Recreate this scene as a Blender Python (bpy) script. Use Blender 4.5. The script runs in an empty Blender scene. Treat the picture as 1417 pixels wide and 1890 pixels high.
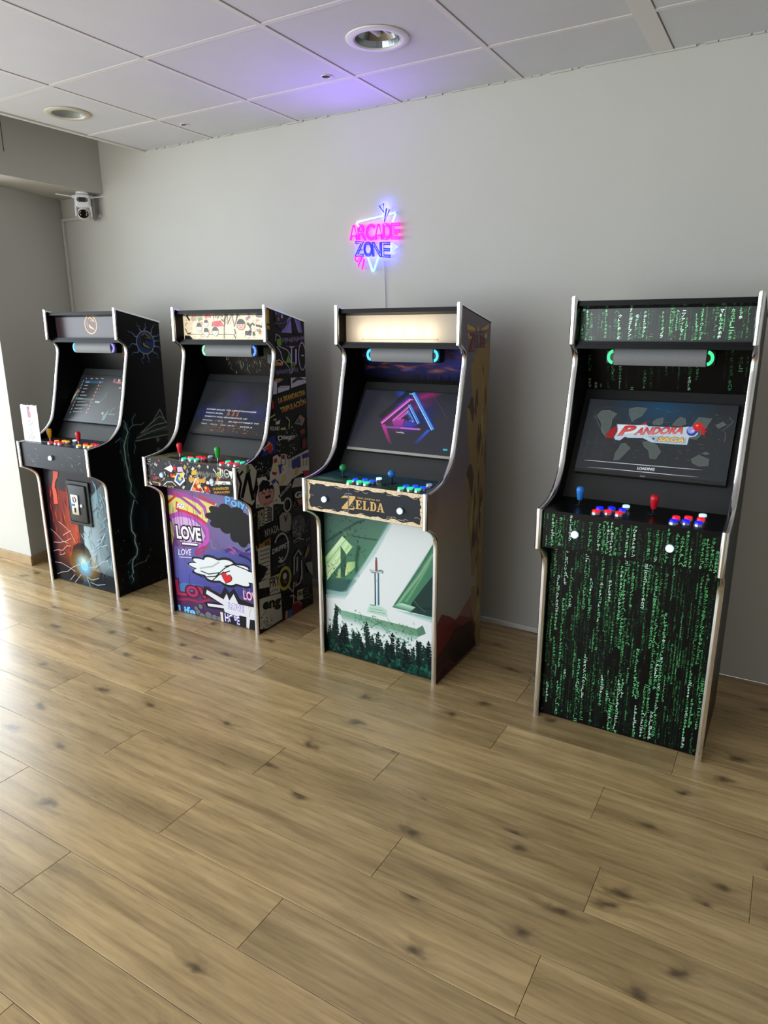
import bpy, bmesh, math, random
import numpy as np
from mathutils import Vector, Matrix
from mathutils.geometry import tessellate_polygon

scene = bpy.context.scene
C = scene.collection
PI = math.pi
R = math.radians

# ------------------------------------------------------------------ camera
cam_data = bpy.data.cameras.new('camera')
cam = bpy.data.objects.new('camera', cam_data)
C.objects.link(cam)
cam_data.sensor_fit = 'VERTICAL'
cam_data.sensor_height = 36.0
cam_data.lens = 1260.838 / 1890.0 * 36.0
cam_data.clip_start = 0.02
cam.location = (2.96702, -3.14413, 1.49516)
_yaw, _pit, _rol = 0.53649, -0.26128, -0.00412
_fw = Vector((-math.sin(_yaw) * math.cos(_pit), math.cos(_yaw) * math.cos(_pit), math.sin(_pit)))
_rt = Vector((math.cos(_yaw), math.sin(_yaw), 0))
_up = _rt.cross(_fw)
_r2 = _rt * math.cos(_rol) + _up * math.sin(_rol)
_u2 = -_rt * math.sin(_rol) + _up * math.cos(_rol)
cam.rotation_euler = Matrix((_r2, _u2, -_fw)).transposed().to_euler()
scene.camera = cam

# ------------------------------------------------------------------ world, daylight, exposure
world = bpy.data.worlds.new('daylight')
scene.world = world
world.use_nodes = True
_bg = world.node_tree.nodes['Background']
_bg.inputs[0].default_value = (0.80, 0.90, 1.0, 1)
_bg.inputs[1].default_value = 1.2

def area_light(name, loc, aim, sx, sy, power, col, spread=180):
    d = bpy.data.lights.new(name, 'AREA')
    d.shape = 'RECTANGLE'; d.size = sx; d.size_y = sy
    d.energy = power; d.color = col; d.spread = R(spread)
    o = bpy.data.objects.new(name, d)
    C.objects.link(o)
    o.location = loc
    o.rotation_euler = (Vector(aim) - Vector(loc)).to_track_quat('-Z', 'Y').to_euler()
    return o

# daylight through the shop windows: front-left (behind the camera), left, and left of the corner
area_light('window_front_offscreen', (-0.9, -6.95, 1.45), (-0.9, 0, 1.45), 4.9, 2.6, 185, (0.90, 0.96, 1.0))
area_light('window_left_offscreen', (-3.36, -3.6, 1.5), (0, -3.6, 1.5), 4.8, 2.7, 240, (0.82, 0.92, 1.0))
area_light('window_rear_left_offscreen', (-2.5, -0.58, 1.3), (-2.5, -3, 1.3), 1.7, 2.2, 100, (0.84, 0.93, 1.0))

scene.view_settings.view_transform = 'Standard'
scene.view_settings.look = 'None'
scene.view_settings.gamma = 1.0
scene.view_settings.use_curve_mapping = False
scene.view_settings.exposure = -0.05
scene.cycles.transparent_max_bounces = 48
scene.cycles.sample_clamp_indirect = 6.0

# ------------------------------------------------------------------ helpers
def lin(c):
    """'#rrggbb' or (r,g,b) 0-255 -> linear rgb"""
    if isinstance(c, str):
        c = c.lstrip('#')
        c = [int(c[i:i + 2], 16) for i in (0, 2, 4)]
    out = []
    for v in c:
        v = v / 255.0
        out.append(v / 12.92 if v <= 0.04045 else ((v + 0.055) / 1.055) ** 2.4)
    return out

MATS = {}
def mat(name, col=(200, 200, 200), rough=0.5, metal=0.0, spec=0.5, emit=None, estr=0.0, alpha=1.0,
        noise=None, bump=None, coat=0.0, trans=0.0, ior=1.45, rvar=None):
    if name in MATS:
        return MATS[name]
    m = bpy.data.materials.new(name)
    m.use_nodes = True
    nt = m.node_tree
    b = nt.nodes['Principled BSDF']
    c = lin(col)
    b.inputs['Base Color'].default_value = (*c, 1)
    b.inputs['Roughness'].default_value = rough
    b.inputs['Metallic'].default_value = metal
    b.inputs['Specular IOR Level'].default_value = spec
    b.inputs['IOR'].default_value = ior
    b.inputs['Coat Weight'].default_value = coat
    b.inputs['Coat Roughness'].default_value = 0.15
    b.inputs['Transmission Weight'].default_value = trans
    b.inputs['Alpha'].default_value = alpha
    if emit is not None:
        b.inputs['Emission Color'].default_value = (*lin(emit), 1)
        b.inputs['Emission Strength'].default_value = estr
    tc = nt.nodes.new('ShaderNodeTexCoord')
    if noise:                       # (scale, amount): gentle mottling of the colour
        n = nt.nodes.new('ShaderNodeTexNoise'); n.inputs['Scale'].default_value = noise[0]
        n.inputs['Detail'].default_value = 4
        nt.links.new(tc.outputs['Object'], n.inputs['Vector'])
        r = nt.nodes.new('ShaderNodeMapRange')
        r.inputs['From Min'].default_value = 0.3; r.inputs['From Max'].default_value = 0.7
        r.inputs['To Min'].default_value = 1 - noise[1]; r.inputs['To Max'].default_value = 1 + noise[1]
        nt.links.new(n.outputs['Fac'], r.inputs['Value'])
        mx = nt.nodes.new('ShaderNodeVectorMath'); mx.operation = 'SCALE'
        mx.inputs[0].default_value = c
        nt.links.new(r.outputs[0], mx.inputs['Scale'])
        nt.links.new(mx.outputs[0], b.inputs['Base Color'])
    if bump:                        # (scale, strength)
        n = nt.nodes.new('ShaderNodeTexNoise'); n.inputs['Scale'].default_value = bump[0]
        n.inputs['Detail'].default_value = 3
        nt.links.new(tc.outputs['Object'], n.inputs['Vector'])
        bp = nt.nodes.new('ShaderNodeBump'); bp.inputs['Strength'].default_value = bump[1]
        bp.inputs['Distance'].default_value = 0.002
        nt.links.new(n.outputs['Fac'], bp.inputs['Height'])
        nt.links.new(bp.outputs[0], b.inputs['Normal'])
    MATS[name] = m
    return m

def tag(o, label=None, cat=None, group=None, kind=None):
    if label: o['label'] = label
    if cat: o['category'] = cat
    if group: o['group'] = group
    if kind: o['kind'] = kind
    return o

def empty(name, loc=(0, 0, 0), rz=0.0, parent=None):
    o = bpy.data.objects.new(name, None)
    C.objects.link(o)
    o.location = loc; o.rotation_euler = (0, 0, rz)
    o.empty_display_size = 0.05
    o.parent = parent
    return o

class MB:
    """collects simple shapes; build() links them as ONE mesh object"""
    def __init__(s): s.bm = bmesh.new()
    def box(s, x0, x1, y0, y1, z0, z1, bev=0.0, seg=1, M=None):
        r = bmesh.ops.create_cube(s.bm, size=1.0)
        vs = r['verts']
        bmesh.ops.scale(s.bm, vec=(x1 - x0, y1 - y0, z1 - z0), verts=vs)
        bmesh.ops.translate(s.bm, vec=((x0 + x1) / 2, (y0 + y1) / 2, (z0 + z1) / 2), verts=vs)
        if bev > 0:
            es = list({e for v in vs for e in v.link_edges})
            q = bmesh.ops.bevel(s.bm, geom=es, offset=bev, segments=seg, affect='EDGES', profile=0.5)
            vs = list({v for f in q['faces'] for v in f.verts} | {v for v in vs if v.is_valid})
        if M is not None:
            bmesh.ops.transform(s.bm, matrix=M, verts=vs)
        return s
    def prism(s, loop, a0, a1, axis='x'):
        """loop: closed 2-D polygon, extruded along axis from a0 to a1"""
        def P(p, a):
            if axis == 'x': return (a, p[0], p[1])
            if axis == 'y': return (p[0], a, p[1])
            return (p[0], p[1], a)
        A = [s.bm.verts.new(P(p, a0)) for p in loop]
        B = [s.bm.verts.new(P(p, a1)) for p in loop]
        n = len(loop)
        for i in range(n):
            j = (i + 1) % n
            s.bm.faces.new((A[i], A[j], B[j], B[i]))
        for t in tessellate_polygon([[Vector((p[0], p[1], 0)) for p in loop]]):
            s.bm.faces.new([A[k] for k in t]); s.bm.faces.new([B[k] for k in reversed(t)])
        return s
    def lathe(s, prof, n=20, M=None, closed=True):
        """prof: (r, z) list, spun about z"""
        rings = []
        new = []
        for r, z in prof:
            if r < 1e-6:
                v = s.bm.verts.new((0, 0, z)); rings.append([v]); new.append(v)
            else:
                ring = [s.bm.verts.new((r * math.cos(2 * PI * k / n), r * math.sin(2 * PI * k / n), z)) for k in range(n)]
                rings.append(ring); new += ring
        for a, b in zip(rings, rings[1:]):
            for k in range(n):
                l = (k + 1) % n
                if len(a) == 1 and len(b) == 1: continue
                if len(a) == 1: s.bm.faces.new((a[0], b[k], b[l]))
                elif len(b) == 1: s.bm.faces.new((a[k], a[l], b[0]))
                else: s.bm.faces.new((a[k], a[l], b[l], b[k]))
        if M is not None: bmesh.ops.transform(s.bm, matrix=M, verts=new)
        return s
    def tube(s, pts, r, n=8, closed=False):
        pts = [Vector(p) for p in pts]
        m = len(pts)
        rings = []
        prevu = None
        for i, p in enumerate(pts):
            if closed: t = pts[(i + 1) % m] - pts[i - 1]
            else: t = pts[min(i + 1, m - 1)] - pts[max(i - 1, 0)]
            t.normalize()
            u = prevu if prevu is not None else (Vector((0, 0, 1)) if abs(t.z) < 0.9 else Vector((1, 0, 0)))
            u = (u - t * u.dot(t)); u.normalize(); prevu = u
            w = t.cross(u)
            rr = r[i] if isinstance(r, (list, tuple)) else r
            rings.append([s.bm.verts.new(p + (u * math.cos(2 * PI * k / n) + w * math.sin(2 * PI * k / n)) * rr) for k in range(n)])
        segs = list(zip(rings, rings[1:])) + ([(rings[-1], rings[0])] if closed else [])
        for a, b in segs:
            for k in range(n):
                l = (k + 1) % n
                s.bm.faces.new((a[k], a[l], b[l], b[k]))
        if not closed:
            s.bm.faces.new(list(reversed(rings[0]))); s.bm.faces.new(rings[-1])
        return s
    def poly(s, pts):
        vs = [s.bm.verts.new(p) for p in pts]
        s.bm.faces.new(vs); return s
    def build(s, name, m, parent=None, smooth=False, loc=None, M=None):
        bmesh.ops.recalc_face_normals(s.bm, faces=s.bm.faces[:])
        me = bpy.data.meshes.new(name)
        s.bm.to_mesh(me); s.bm.free()
        if smooth:
            for p in me.polygons: p.use_smooth = True
            me.set_sharp_from_angle(angle=R(40))
        me.materials.append(m)
        o = bpy.data.objects.new(name, me)
        C.objects.link(o)
        o.parent = parent
        if loc is not None: o.location = loc
        if M is not None: o.matrix_local = M
        return o

def link_copy(o, parent, M=None, loc=None, m=None):
    c = o.copy()
    C.objects.link(c); c.parent = parent
    if loc is not None: c.location = loc
    if M is not None: c.matrix_local = M
    if m is not None:
        c.data = o.data
        c.material_slots[0].link = 'OBJECT'; c.material_slots[0].material = m
    return c

def catmull(pts, sub=4):
    out = []
    n = len(pts)
    for i in range(n - 1):
        p0 = pts[max(i - 1, 0)]; p1 = pts[i]; p2 = pts[i + 1]; p3 = pts[min(i + 2, n - 1)]
        for k in range(sub):
            t = k / sub
            out.append(tuple(0.5 * (2 * b + (c - a) * t + (2 * a - 5 * b + 4 * c - d) * t * t + (3 * b - a - 3 * c + d) * t ** 3)
                             for a, b, c, d in zip(p0, p1, p2, p3)))
    out.append(tuple(pts[-1]))
    return out

# ------------------------------------------------------------------ procedural surface materials
def wood_floor_material():
    m = bpy.data.materials.new('oak_laminate'); m.use_nodes = True
    nt = m.node_tree; b = nt.nodes['Principled BSDF']; L = nt.links.new
    N = nt.nodes.new
    tc = N('ShaderNodeTexCoord'); oi = N('ShaderNodeObjectInfo')
    off = N('ShaderNodeVectorMath'); off.operation = 'SCALE'
    off.inputs[0].default_value = (13.7, 7.3, 3.1)
    L(oi.outputs['Random'], off.inputs['Scale'])
    add = N('ShaderNodeVectorMath'); add.operation = 'ADD'
    L(tc.outputs['Object'], add.inputs[0]); L(off.outputs[0], add.inputs[1])
    # knots: sparse voronoi cells that bend the grain around them
    mk = N('ShaderNodeMapping'); mk.inputs['Scale'].default_value = (3.4, 6.6, 1)
    L(add.outputs[0], mk.inputs['Vector'])
    vor = N('ShaderNodeTexVoronoi'); vor.voronoi_dimensions = '2D'; vor.inputs['Scale'].default_value = 1.0
    vor.inputs['Randomness'].default_value = 1.0
    nz0 = N('ShaderNodeTexNoise'); nz0.inputs['Scale'].default_value = 14; nz0.inputs['Detail'].default_value = 3
    L(add.outputs[0], nz0.inputs['Vector'])
    dist = N('ShaderNodeMixRGB'); dist.blend_type = 'ADD'; dist.inputs['Fac'].default_value = 0.35
    L(mk.outputs[0], dist.inputs['Color1']); L(nz0.outputs['Color'], dist.inputs['Color2'])
    L(dist.outputs[0], vor.inputs['Vector'])
    keep = N('ShaderNodeSeparateColor'); L(vor.outputs['Color'], keep.inputs[0])
    gt = N('ShaderNodeMath'); gt.operation = 'GREATER_THAN'; gt.inputs[1].default_value = 0.66
    L(keep.outputs[0], gt.inputs[0])
    kr = N('ShaderNodeMapRange'); kr.interpolation_type = 'SMOOTHSTEP'
    kr.inputs['From Min'].default_value = 0.01; kr.inputs['From Max'].default_value = 0.16
    kr.inputs['To Min'].default_value = 1; kr.inputs['To Max'].default_value = 0
    L(vor.outputs['Distance'], kr.inputs['Value'])
    knot = N('ShaderNodeMath'); knot.operation = 'MULTIPLY'
    L(kr.outputs[0], knot.inputs[0]); L(gt.outputs[0], knot.inputs[1])
    # broad halo around each knot bends the grain
    hr = N('ShaderNodeMapRange'); hr.interpolation_type = 'SMOOTHSTEP'
    hr.inputs['From Min'].default_value = 0.0; hr.inputs['From Max'].default_value = 0.38
    hr.inputs['To Min'].default_value = 1; hr.inputs['To Max'].default_value = 0
    L(vor.outputs['Distance'], hr.inputs['Value'])
    halo = N('ShaderNodeMath'); halo.operation = 'MULTIPLY'
    L(hr.outputs[0], halo.inputs[0]); L(gt.outputs[0], halo.inputs[1])
    # grain: noise stretched along the plank
    mg = N('ShaderNodeMapping'); mg.inputs['Scale'].default_value = (0.9, 20, 1)
    L(add.outputs[0], mg.inputs['Vector'])
    bend = N('ShaderNodeVectorMath'); bend.operation = 'MULTIPLY_ADD'
    cb = N('ShaderNodeCombineXYZ'); L(halo.outputs[0], cb.inputs[1])
    bend.inputs[1].default_value = (0, 0.55, 0)
    L(cb.outputs[0], bend.inputs[0]); L(mg.outputs[0], bend.inputs[2])
    g1 = N('ShaderNodeTexNoise'); g1.inputs['Scale'].default_value = 1.6; g1.inputs['Detail'].default_value = 6
    g1.inputs['Roughness'].default_value = 0.62; g1.inputs['Distortion'].default_value = 0.15
    L(bend.outputs[0], g1.inputs['Vector'])
    g2 = N('ShaderNodeTexNoise'); g2.inputs['Scale'].default_value = 6.5; g2.inputs['Detail'].default_value = 5
    mg2 = N('ShaderNodeMapping'); mg2.inputs['Scale'].default_value = (1.2, 14, 1)
    L(add.outputs[0], mg2.inputs['Vector']); L(mg2.outputs[0], g2.inputs['Vector'])
    g3 = N('ShaderNodeTexNoise'); g3.inputs['Scale'].default_value = 2.6; g3.inputs['Detail'].default_value = 3
    mg3 = N('ShaderNodeMapping'); mg3.inputs['Scale'].default_value = (0.8, 2.6, 1)
    L(add.outputs[0], mg3.inputs['Vector']); L(mg3.outputs[0], g3.inputs['Vector'])
    ramp = N('ShaderNodeValToRGB')
    e = ramp.color_ramp.elements
    e[0].position = 0.30; e[0].color = (*lin((158, 132, 92)), 1)
    e[1].position = 0.72; e[1].color = (*lin((208, 180, 132)), 1)
    mid = e.new(0.5); mid.color = (*lin((186, 158, 112)), 1)
    L(g1.outputs['Fac'], ramp.inputs['Fac'])
    fine = N('ShaderNodeMapRange'); fine.inputs['From Min'].default_value = 0.3; fine.inputs['From Max'].default_value = 0.7
    fine.inputs['To Min'].default_value = 0.84; fine.inputs['To Max'].default_value = 1.12
    L(g2.outputs['Fac'], fine.inputs['Value'])
    blot = N('ShaderNodeMapRange'); blot.inputs['From Min'].default_value = 0.35; blot.inputs['From Max'].default_value = 0.65
    blot.inputs['To Min'].default_value = 0.88; blot.inputs['To Max'].default_value = 1.08
    L(g3.outputs['Fac'], blot.inputs['Value'])
    pl = N('ShaderNodeMapRange'); pl.inputs['To Min'].default_value = 0.85; pl.inputs['To Max'].default_value = 1.11
    L(oi.outputs['Random'], pl.inputs['Value'])
    m1 = N('ShaderNodeMath'); m1.operation = 'MULTIPLY'; L(fine.outputs[0], m1.inputs[0]); L(blot.outputs[0], m1.inputs[1])
    m2 = N('ShaderNodeMath'); m2.operation = 'MULTIPLY'; L(m1.outputs[0], m2.inputs[0]); L(pl.outputs[0], m2.inputs[1])
    sc = N('ShaderNodeVectorMath'); sc.operation = 'SCALE'
    L(ramp.outputs[0], sc.inputs[0]); L(m2.outputs[0], sc.inputs['Scale'])
    kc = N('ShaderNodeMixRGB'); kc.inputs['Color2'].default_value = (*lin((88, 72, 52)), 1)
    kf = N('ShaderNodeMath'); kf.operation = 'MULTIPLY'; kf.inputs[1].default_value = 0.85
    L(knot.outputs[0], kf.inputs[0])
    L(kf.outputs[0], kc.inputs['Fac']); L(sc.outputs[0], kc.inputs['Color1'])
    hf = N('ShaderNodeMath'); hf.operation = 'MULTIPLY'; hf.inputs[1].default_value = 0.34
    L(halo.outputs[0], hf.inputs[0])
    hm = N('ShaderNodeMixRGB'); hm.blend_type = 'MULTIPLY'; hm.inputs['Color2'].default_value = (0.55, 0.52, 0.50, 1)
    L(hf.outputs[0], hm.inputs['Fac']); L(kc.outputs[0], hm.inputs['Color1'])
    L(hm.outputs[0], b.inputs['Base Color'])
    b.inputs['Roughness'].default_value = FLOOR_ROUGH
    b.inputs['Specular IOR Level'].default_value = 0.5
    rr = N('ShaderNodeMapRange'); rr.inputs['To Min'].default_value = FLOOR_ROUGH - 0.05; rr.inputs['To Max'].default_value = FLOOR_ROUGH + 0.08
    L(g2.outputs['Fac'], rr.inputs['Value']); L(rr.outputs[0], b.inputs['Roughness'])
    bp = N('ShaderNodeBump'); bp.inputs['Strength'].default_value = 0.08; bp.inputs['Distance'].default_value = 0.001
    L(g2.outputs['Fac'], bp.inputs['Height']); L(bp.outputs[0], b.inputs['Normal'])
    return m
FLOOR_ROUGH = 0.27
WOOD = wood_floor_material()
WALL = mat('white_wall_paint', (194, 193, 187), 0.85, spec=0.25, noise=(1.6, 0.025), bump=(90, 0.10))
CEIL = mat('white_ceiling_tile', (212, 214, 220), 0.9, spec=0.2, noise=(3.0, 0.03), bump=(160, 0.18))
TBAR = mat('white_grid_bar', (222, 220, 220), 0.6)
VOID = mat('dark_void', (22, 20, 18), 0.95, spec=0.1, noise=(5, 0.1))
PLENUM = mat('bare_plenum_board', (120, 114, 106), 0.95, spec=0.1, noise=(5, 0.1))
WHITE = mat('white_plastic', (226, 226, 226), 0.45, noise=(8, 0.02))
BLACK = mat('black_melamine', (12, 12, 13), 0.34, spec=0.14, noise=(6, 0.15), bump=(300, 0.05))
BLACKP = mat('black_plastic', (18, 18, 19), 0.38, spec=0.5, noise=(9, 0.1))
CHROME = mat('chrome_trim', (235, 235, 238), 0.13, metal=1.0, bump=(40, 0.05))
STEEL = mat('brushed_steel', (190, 190, 192), 0.28, metal=1.0, noise=(30, 0.08))

# ------------------------------------------------------------------ room shell
HC = 2.529          # suspended ceiling height
XR, YF, XL = 5.2, -7.0, -3.4

def structure(o): o['kind'] = 'structure'; return o

def wall_obj(name, boxes, m=WALL):
    b = MB()
    for q in boxes: b.box(*q)
    return structure(b.build(name, m))

wall_obj('wall_back', [(-1.40, XR, 0.0, 0.12, 0, 3.0)])
wall_obj('wall_right', [(XR, XR + .12, YF, 0.12, 0, 3.0)])
# left end of the back wall: recess wall, corner pillar and the wall that runs on to the left
structure(MB().prism([(-1.402, 0.0), (-1.212, -0.66), (-1.62, -0.66), (-1.62, 0.12), (-1.402, 0.12)], 0, 2.332, 'z').build('wall_recess', WALL))
wall_obj('wall_shopfront', [(XL, -1.62, -0.66, -0.50, 0, 0.18), (XL, -1.62, -0.66, -0.50, 2.45, 2.75)])
# window wall on the far left (daylight), front shop wall
wall_obj('wall_left', [(XL - .12, XL, YF, -0.66, 0, 0.12), (XL - .12, XL, YF, -0.66, 2.88, 3.0),
                       (XL - .12, XL, -1.15, -0.66, 0.12, 2.88), (XL - .12, XL, YF, -6.05, 0.12, 2.88)])
wall_obj('wall_front', [(XL, XR, YF - .12, YF, 0, 0.12), (XL, XR, YF - .12, YF, 2.78, 3.0),
                        (1.60, XR, YF - .12, YF, 0.12, 2.78), (XL, -3.4+.05, YF - .12, YF, 0.12, 2.78)])
# overhead beam along the left side
beam = wall_obj('wall_beam', [(-1.45, -0.968, -4.5, 0.0, 2.333, 2.949)])
crack = MB().box(-0.9682, -0.9672, -0.630, -0.627, 2.455, 2.66).build('joint_line', VOID, beam)
# upper slab above the suspended ceiling
structure(MB().box(XL, XR, YF, 0.12, 2.95, 3.05).build('ceiling_slab', WALL))

# floor: sub-floor slab and laminate planks laid in rows along the back wall
floor = structure(MB().box(XL, XR, YF, 0.0, -0.06, -0.012).build('floor', mat('subfloor', (60, 48, 36), 0.8, noise=(4, .1))))
PW, PL, GAP = 0.1838, 1.1475, 0.0006
def plank_mesh(name, L, Wd):
    b = bmesh.new()
    h, c = 0.0115, 0.0009
    x0, x1, y0, y1 = GAP, L - GAP, GAP, Wd - GAP
    lo = [b.verts.new(p) for p in ((x0, y0, -h), (x1, y0, -h), (x1, y1, -h), (x0, y1, -h))]
    mi = [b.verts.new(p) for p in ((x0, y0, -c), (x1, y0, -c), (x1, y1, -c), (x0, y1, -c))]
    hi = [b.verts.new(p) for p in ((x0 + c, y0 + c, 0), (x1 - c, y0 + c, 0), (x1 - c, y1 - c, 0), (x0 + c, y1 - c, 0))]
    for a, d in ((lo, mi), (mi, hi)):
        for k in range(4):
            l = (k + 1) % 4
            b.faces.new((a[k], a[l], d[l], d[k]))
    b.faces.new(hi)
    me = bpy.data.meshes.new(name); b.to_mesh(me); b.free()
    me.materials.append(WOOD)
    return me
full = plank_mesh('plank', PL, PW)
# one known end joint per row, counted from the wall
row_joint = {0: 1.55, 1: 0.50, 2: 0.98, 3: 2.139, 4: 2.771, 5: 2.172, 6: 2.587, 7: 1.896, 8: 1.516, 9: 0.967, 10: 1.460,
             11: 1.948, 12: 1.295, 13: 2.30, 14: 2.75, 15: 1.75}
rng = random.Random(5)
Y0 = -0.871 + 4 * PW            # far edge of row 1
cut = {}
r = 0
while True:
    y_hi = Y0 - (r - 1) * PW
    y_lo = y_hi - PW
    if y_hi < -4.2: break
    if y_lo > -0.0: r += 1; continue
    wid = PW
    base = y_lo
    if y_hi > 0: wid = -y_lo
    j = row_joint.get(r, rng.uniform(0, PL))
    x = j - math.ceil((j - (-4.4)) / PL) * PL
    while x < 4.6:
        if wid < PW - 1e-4:
            key = round(wid, 4)
            if key not in cut: cut[key] = plank_mesh('plank', PL, wid)
            me = cut[key]
        else:
            me = full
        o = bpy.data.objects.new('plank', me)
        C.objects.link(o); o.parent = floor; o.location = (x, base, 0)
        x += PL
    r += 1
NROWS = r
# the far floor behind the camera, too far to tell the planks apart
MB().box(XL, XR, YF, Y0 - (NROWS - 1) * PW - .001, -0.0115, 0.0).build('floor_boards', WOOD, floor)['kind'] = 'stuff'
MB().box(XL, -4.4 - PL - .001, Y0 - (NROWS - 1) * PW, -0.8, -0.0115, 0.0).build('floor_boards', WOOD, floor)['kind'] = 'stuff'

# baseboards
SKIRT = mat('wood_skirting', (168, 142, 106), 0.45, noise=(12, 0.12))
structure(MB().box(-1.95, -1.200, -0.672, -0.66, 0.0, 0.062, .002).prism([(-1.200, -.672), (-1.213, -.665), (-1.385, -.06), (-1.372, -.06)], 0, .062, 'z').build('baseboard_pillar', SKIRT))
structure(MB().box(-1.40, 2.63, -0.012, 0.0, 0.003, 0.030, .003).build('baseboard_back', WHITE))

# suspended ceiling: tiles on a grid of bars
ceiling = structure(MB().box(-0.545, XR, YF, 0.0, HC + 0.06, HC + 0.09).build('ceiling', PLENUM))
EDGE = -0.545
def tile_mesh(x0, x1, y0, y1, holes=()):
    loops = [[(x0, y0), (x1, y0), (x1, y1), (x0, y1)]]
    for cx, cy, rad, n in holes:
        loops.append([(cx + rad * math.cos(-2 * PI * k / n), cy + rad * math.sin(-2 * PI * k / n)) for k in range(n)])
    b = bmesh.new()
    flat = [p for l in loops for p in l]
    z0, z1 = 0.0, 0.014
    A = [b.verts.new((p[0], p[1], z0)) for p in flat]
    B = [b.verts.new((p[0], p[1], z1)) for p in flat]
    for t in tessellate_polygon([[Vector((*p, 0)) for p in l] for l in loops]):
        b.faces.new([A[k] for k in t]); b.faces.new([B[k] for k in reversed(t)])
    k = 0
    for l in loops:
        n = len(l)
        for i in range(n):
            j = (i + 1) % n
            b.faces.new((A[k + i], A[k + j], B[k + j], B[k + i]))
        k += n
    bmesh.ops.recalc_face_normals(b, faces=b.faces[:])
    me = bpy.data.meshes.new('ceiling_tile'); b.to_mesh(me); b.free()
    me.materials.append(CEIL)
    return me
LIGHTS = [(1.481, -0.679, 0.100), (-0.285, -0.706, 0.090)]
HOLES = [(1.095, -0.458, 0.019), (0.057, -0.269, 0.017)]
xs = [EDGE] + [0.6 * k for k in range(0, 9)] + [XR]
ys = [0.0, -0.401] + [-0.401 - 0.6 * k for k in range(1, 12)]
ys = [y for y in ys if y > YF] + [YF]
BW = 0.022
cache = {}
trng = random.Random(2)
for i in range(len(xs) - 1):
    for k in range(len(ys) - 1):
        xa, xb, yb_, ya = xs[i], xs[i + 1], ys[k], ys[k + 1]
        # the bar sits on the low-x / far side; a thin shadow gap stays on the other side
        x0, x1 = xa + 0.005, xb - BW
        y0, y1 = ya + BW, yb_ - 0.005
        if k == 0: y1 = yb_ - 0.004
        if i == 0: x0 = xa + 0.004
        hs = [(cx - x0, cy - y0, rr, 32) for cx, cy, rr in LIGHTS if x0 < cx < x1 and y0 < cy < y1]
        hs += [(cx - x0, cy - y0, rr, 14) for cx, cy, rr in HOLES if x0 < cx < x1 and y0 < cy < y1]
        if hs:
            me = tile_mesh(0, x1 - x0, 0, y1 - y0, hs)
        else:
            key = (round(x1 - x0, 3), round(y1 - y0, 3))
            if key not in cache: cache[key] = tile_mesh(0, x1 - x0, 0, y1 - y0)
            me = cache[key]
        o = bpy.data.objects.new('ceiling_tile', me)
        C.objects.link(o); o.parent = ceiling
        o.location = (x0, y0, HC + trng.uniform(0.0, 0.0016))
for x in xs[1:-1]:
    w = 0.05 if abs(x - 2.4) < .01 else 0.0
    MB().box(x - BW - w, x, YF, 0.0, HC - 0.0015, HC + 0.02).build('grid_bar', TBAR, ceiling)
for y in ys[1:-1]:
    MB().box(EDGE, XR, y, y + BW, HC - 0.001, HC + 0.02).build('grid_bar', TBAR, ceiling)
MB().box(EDGE - .022, EDGE + 0.002, YF, 0.0, HC - 0.006, HC + 0.05, .002).box(EDGE - .03, EDGE - .020, YF, 0, HC + .004, HC + .05, .002).build('edge_trim', TBAR, ceiling)
# rough paint line where ceiling meets wall
wob = random.Random(8)
mb = MB(); x = -0.5
while x < 4.4:
    l = wob.uniform(.02, .16)
    mb.box(x, x + l, -0.006 - wob.uniform(0, .003), 0.0, HC - wob.uniform(.002, .006), HC + .01)
    x += l + wob.uniform(0, .05)
mb.build('caulk_line', WALL, ceiling)


# ------------------------------------------------------------------ ceiling fittings
LAMPGLASS = mat('frosted_lens', (150, 158, 158), 0.25, spec=0.6, noise=(20, .12))
REFL = mat('facet_reflector', (150, 155, 160), 0.22, metal=0.9, noise=(40, .1))
CREAM = mat('cream_rim', (205, 201, 182), 0.45, noise=(10, .03))
def downlight(x, y, rad, label, rim, deep):
    t = empty('ceiling_downlight', (x, y, HC))
    tag(t, label, 'ceiling light', 'recessed ceiling downlights')
    k = rad
    MB().lathe([(k * .86, -0.001), (k * .90, -0.007), (k * 1.05, -0.009), (k * 1.17, -0.004), (k * 1.18, 0.0), (k * .97, 0.001), (k * .86, -0.001)], 40).build('rim', rim, t, True)
    MB().lathe([(k * .83, -0.003), (k * .86, -0.006), (k * .885, -0.003), (k * .86, 0.0), (k * .83, -0.003)], 40).build('inner_ring', WHITE, t, True)
    d = 0.055 if deep else 0.022
    rf = MB().lathe([(k * .86, -0.002), (k * .80, d * .35), (k * .62, d * .8), (k * .40, d), (0, d)], 40).build('reflector', REFL if deep else LAMPGLASS, t, not deep)
    if deep:
        for s in (-1, 1):
            MB().tube([(s * .022, -.05, d * .62), (s * .022, .05, d * .62)], .011, 10).build('lamp_tube', WHITE, t, True)
    return t
downlight(*LIGHTS[0], 'round recessed downlight with facetted reflector, tinted violet above the neon sign', WHITE, True)
downlight(*LIGHTS[1], 'round recessed downlight with cream rim and grey frosted glass near the ceiling edge', CREAM, False)
for (x, y, rr), lab in zip(HOLES, ('small open cable hole in the violet-lit ceiling tile beside the downlight', 'small open cable hole in the white ceiling tile near the ceiling corner')):
    t = empty('cable_hole', (x, y, HC)); tag(t, lab, 'ceiling hole')
    MB().lathe([(rr * .99, 0.002), (rr * 1.0, -0.002), (rr * 1.22, -0.0025), (rr * 1.26, 0.0), (rr * .99, 0.002)], 18).build('rim', WHITE, t, True)
    MB().lathe([(rr * .985, 0.0), (rr * .975, 0.055), (0, 0.055)], 18).build('cavity', PLENUM, t)

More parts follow.
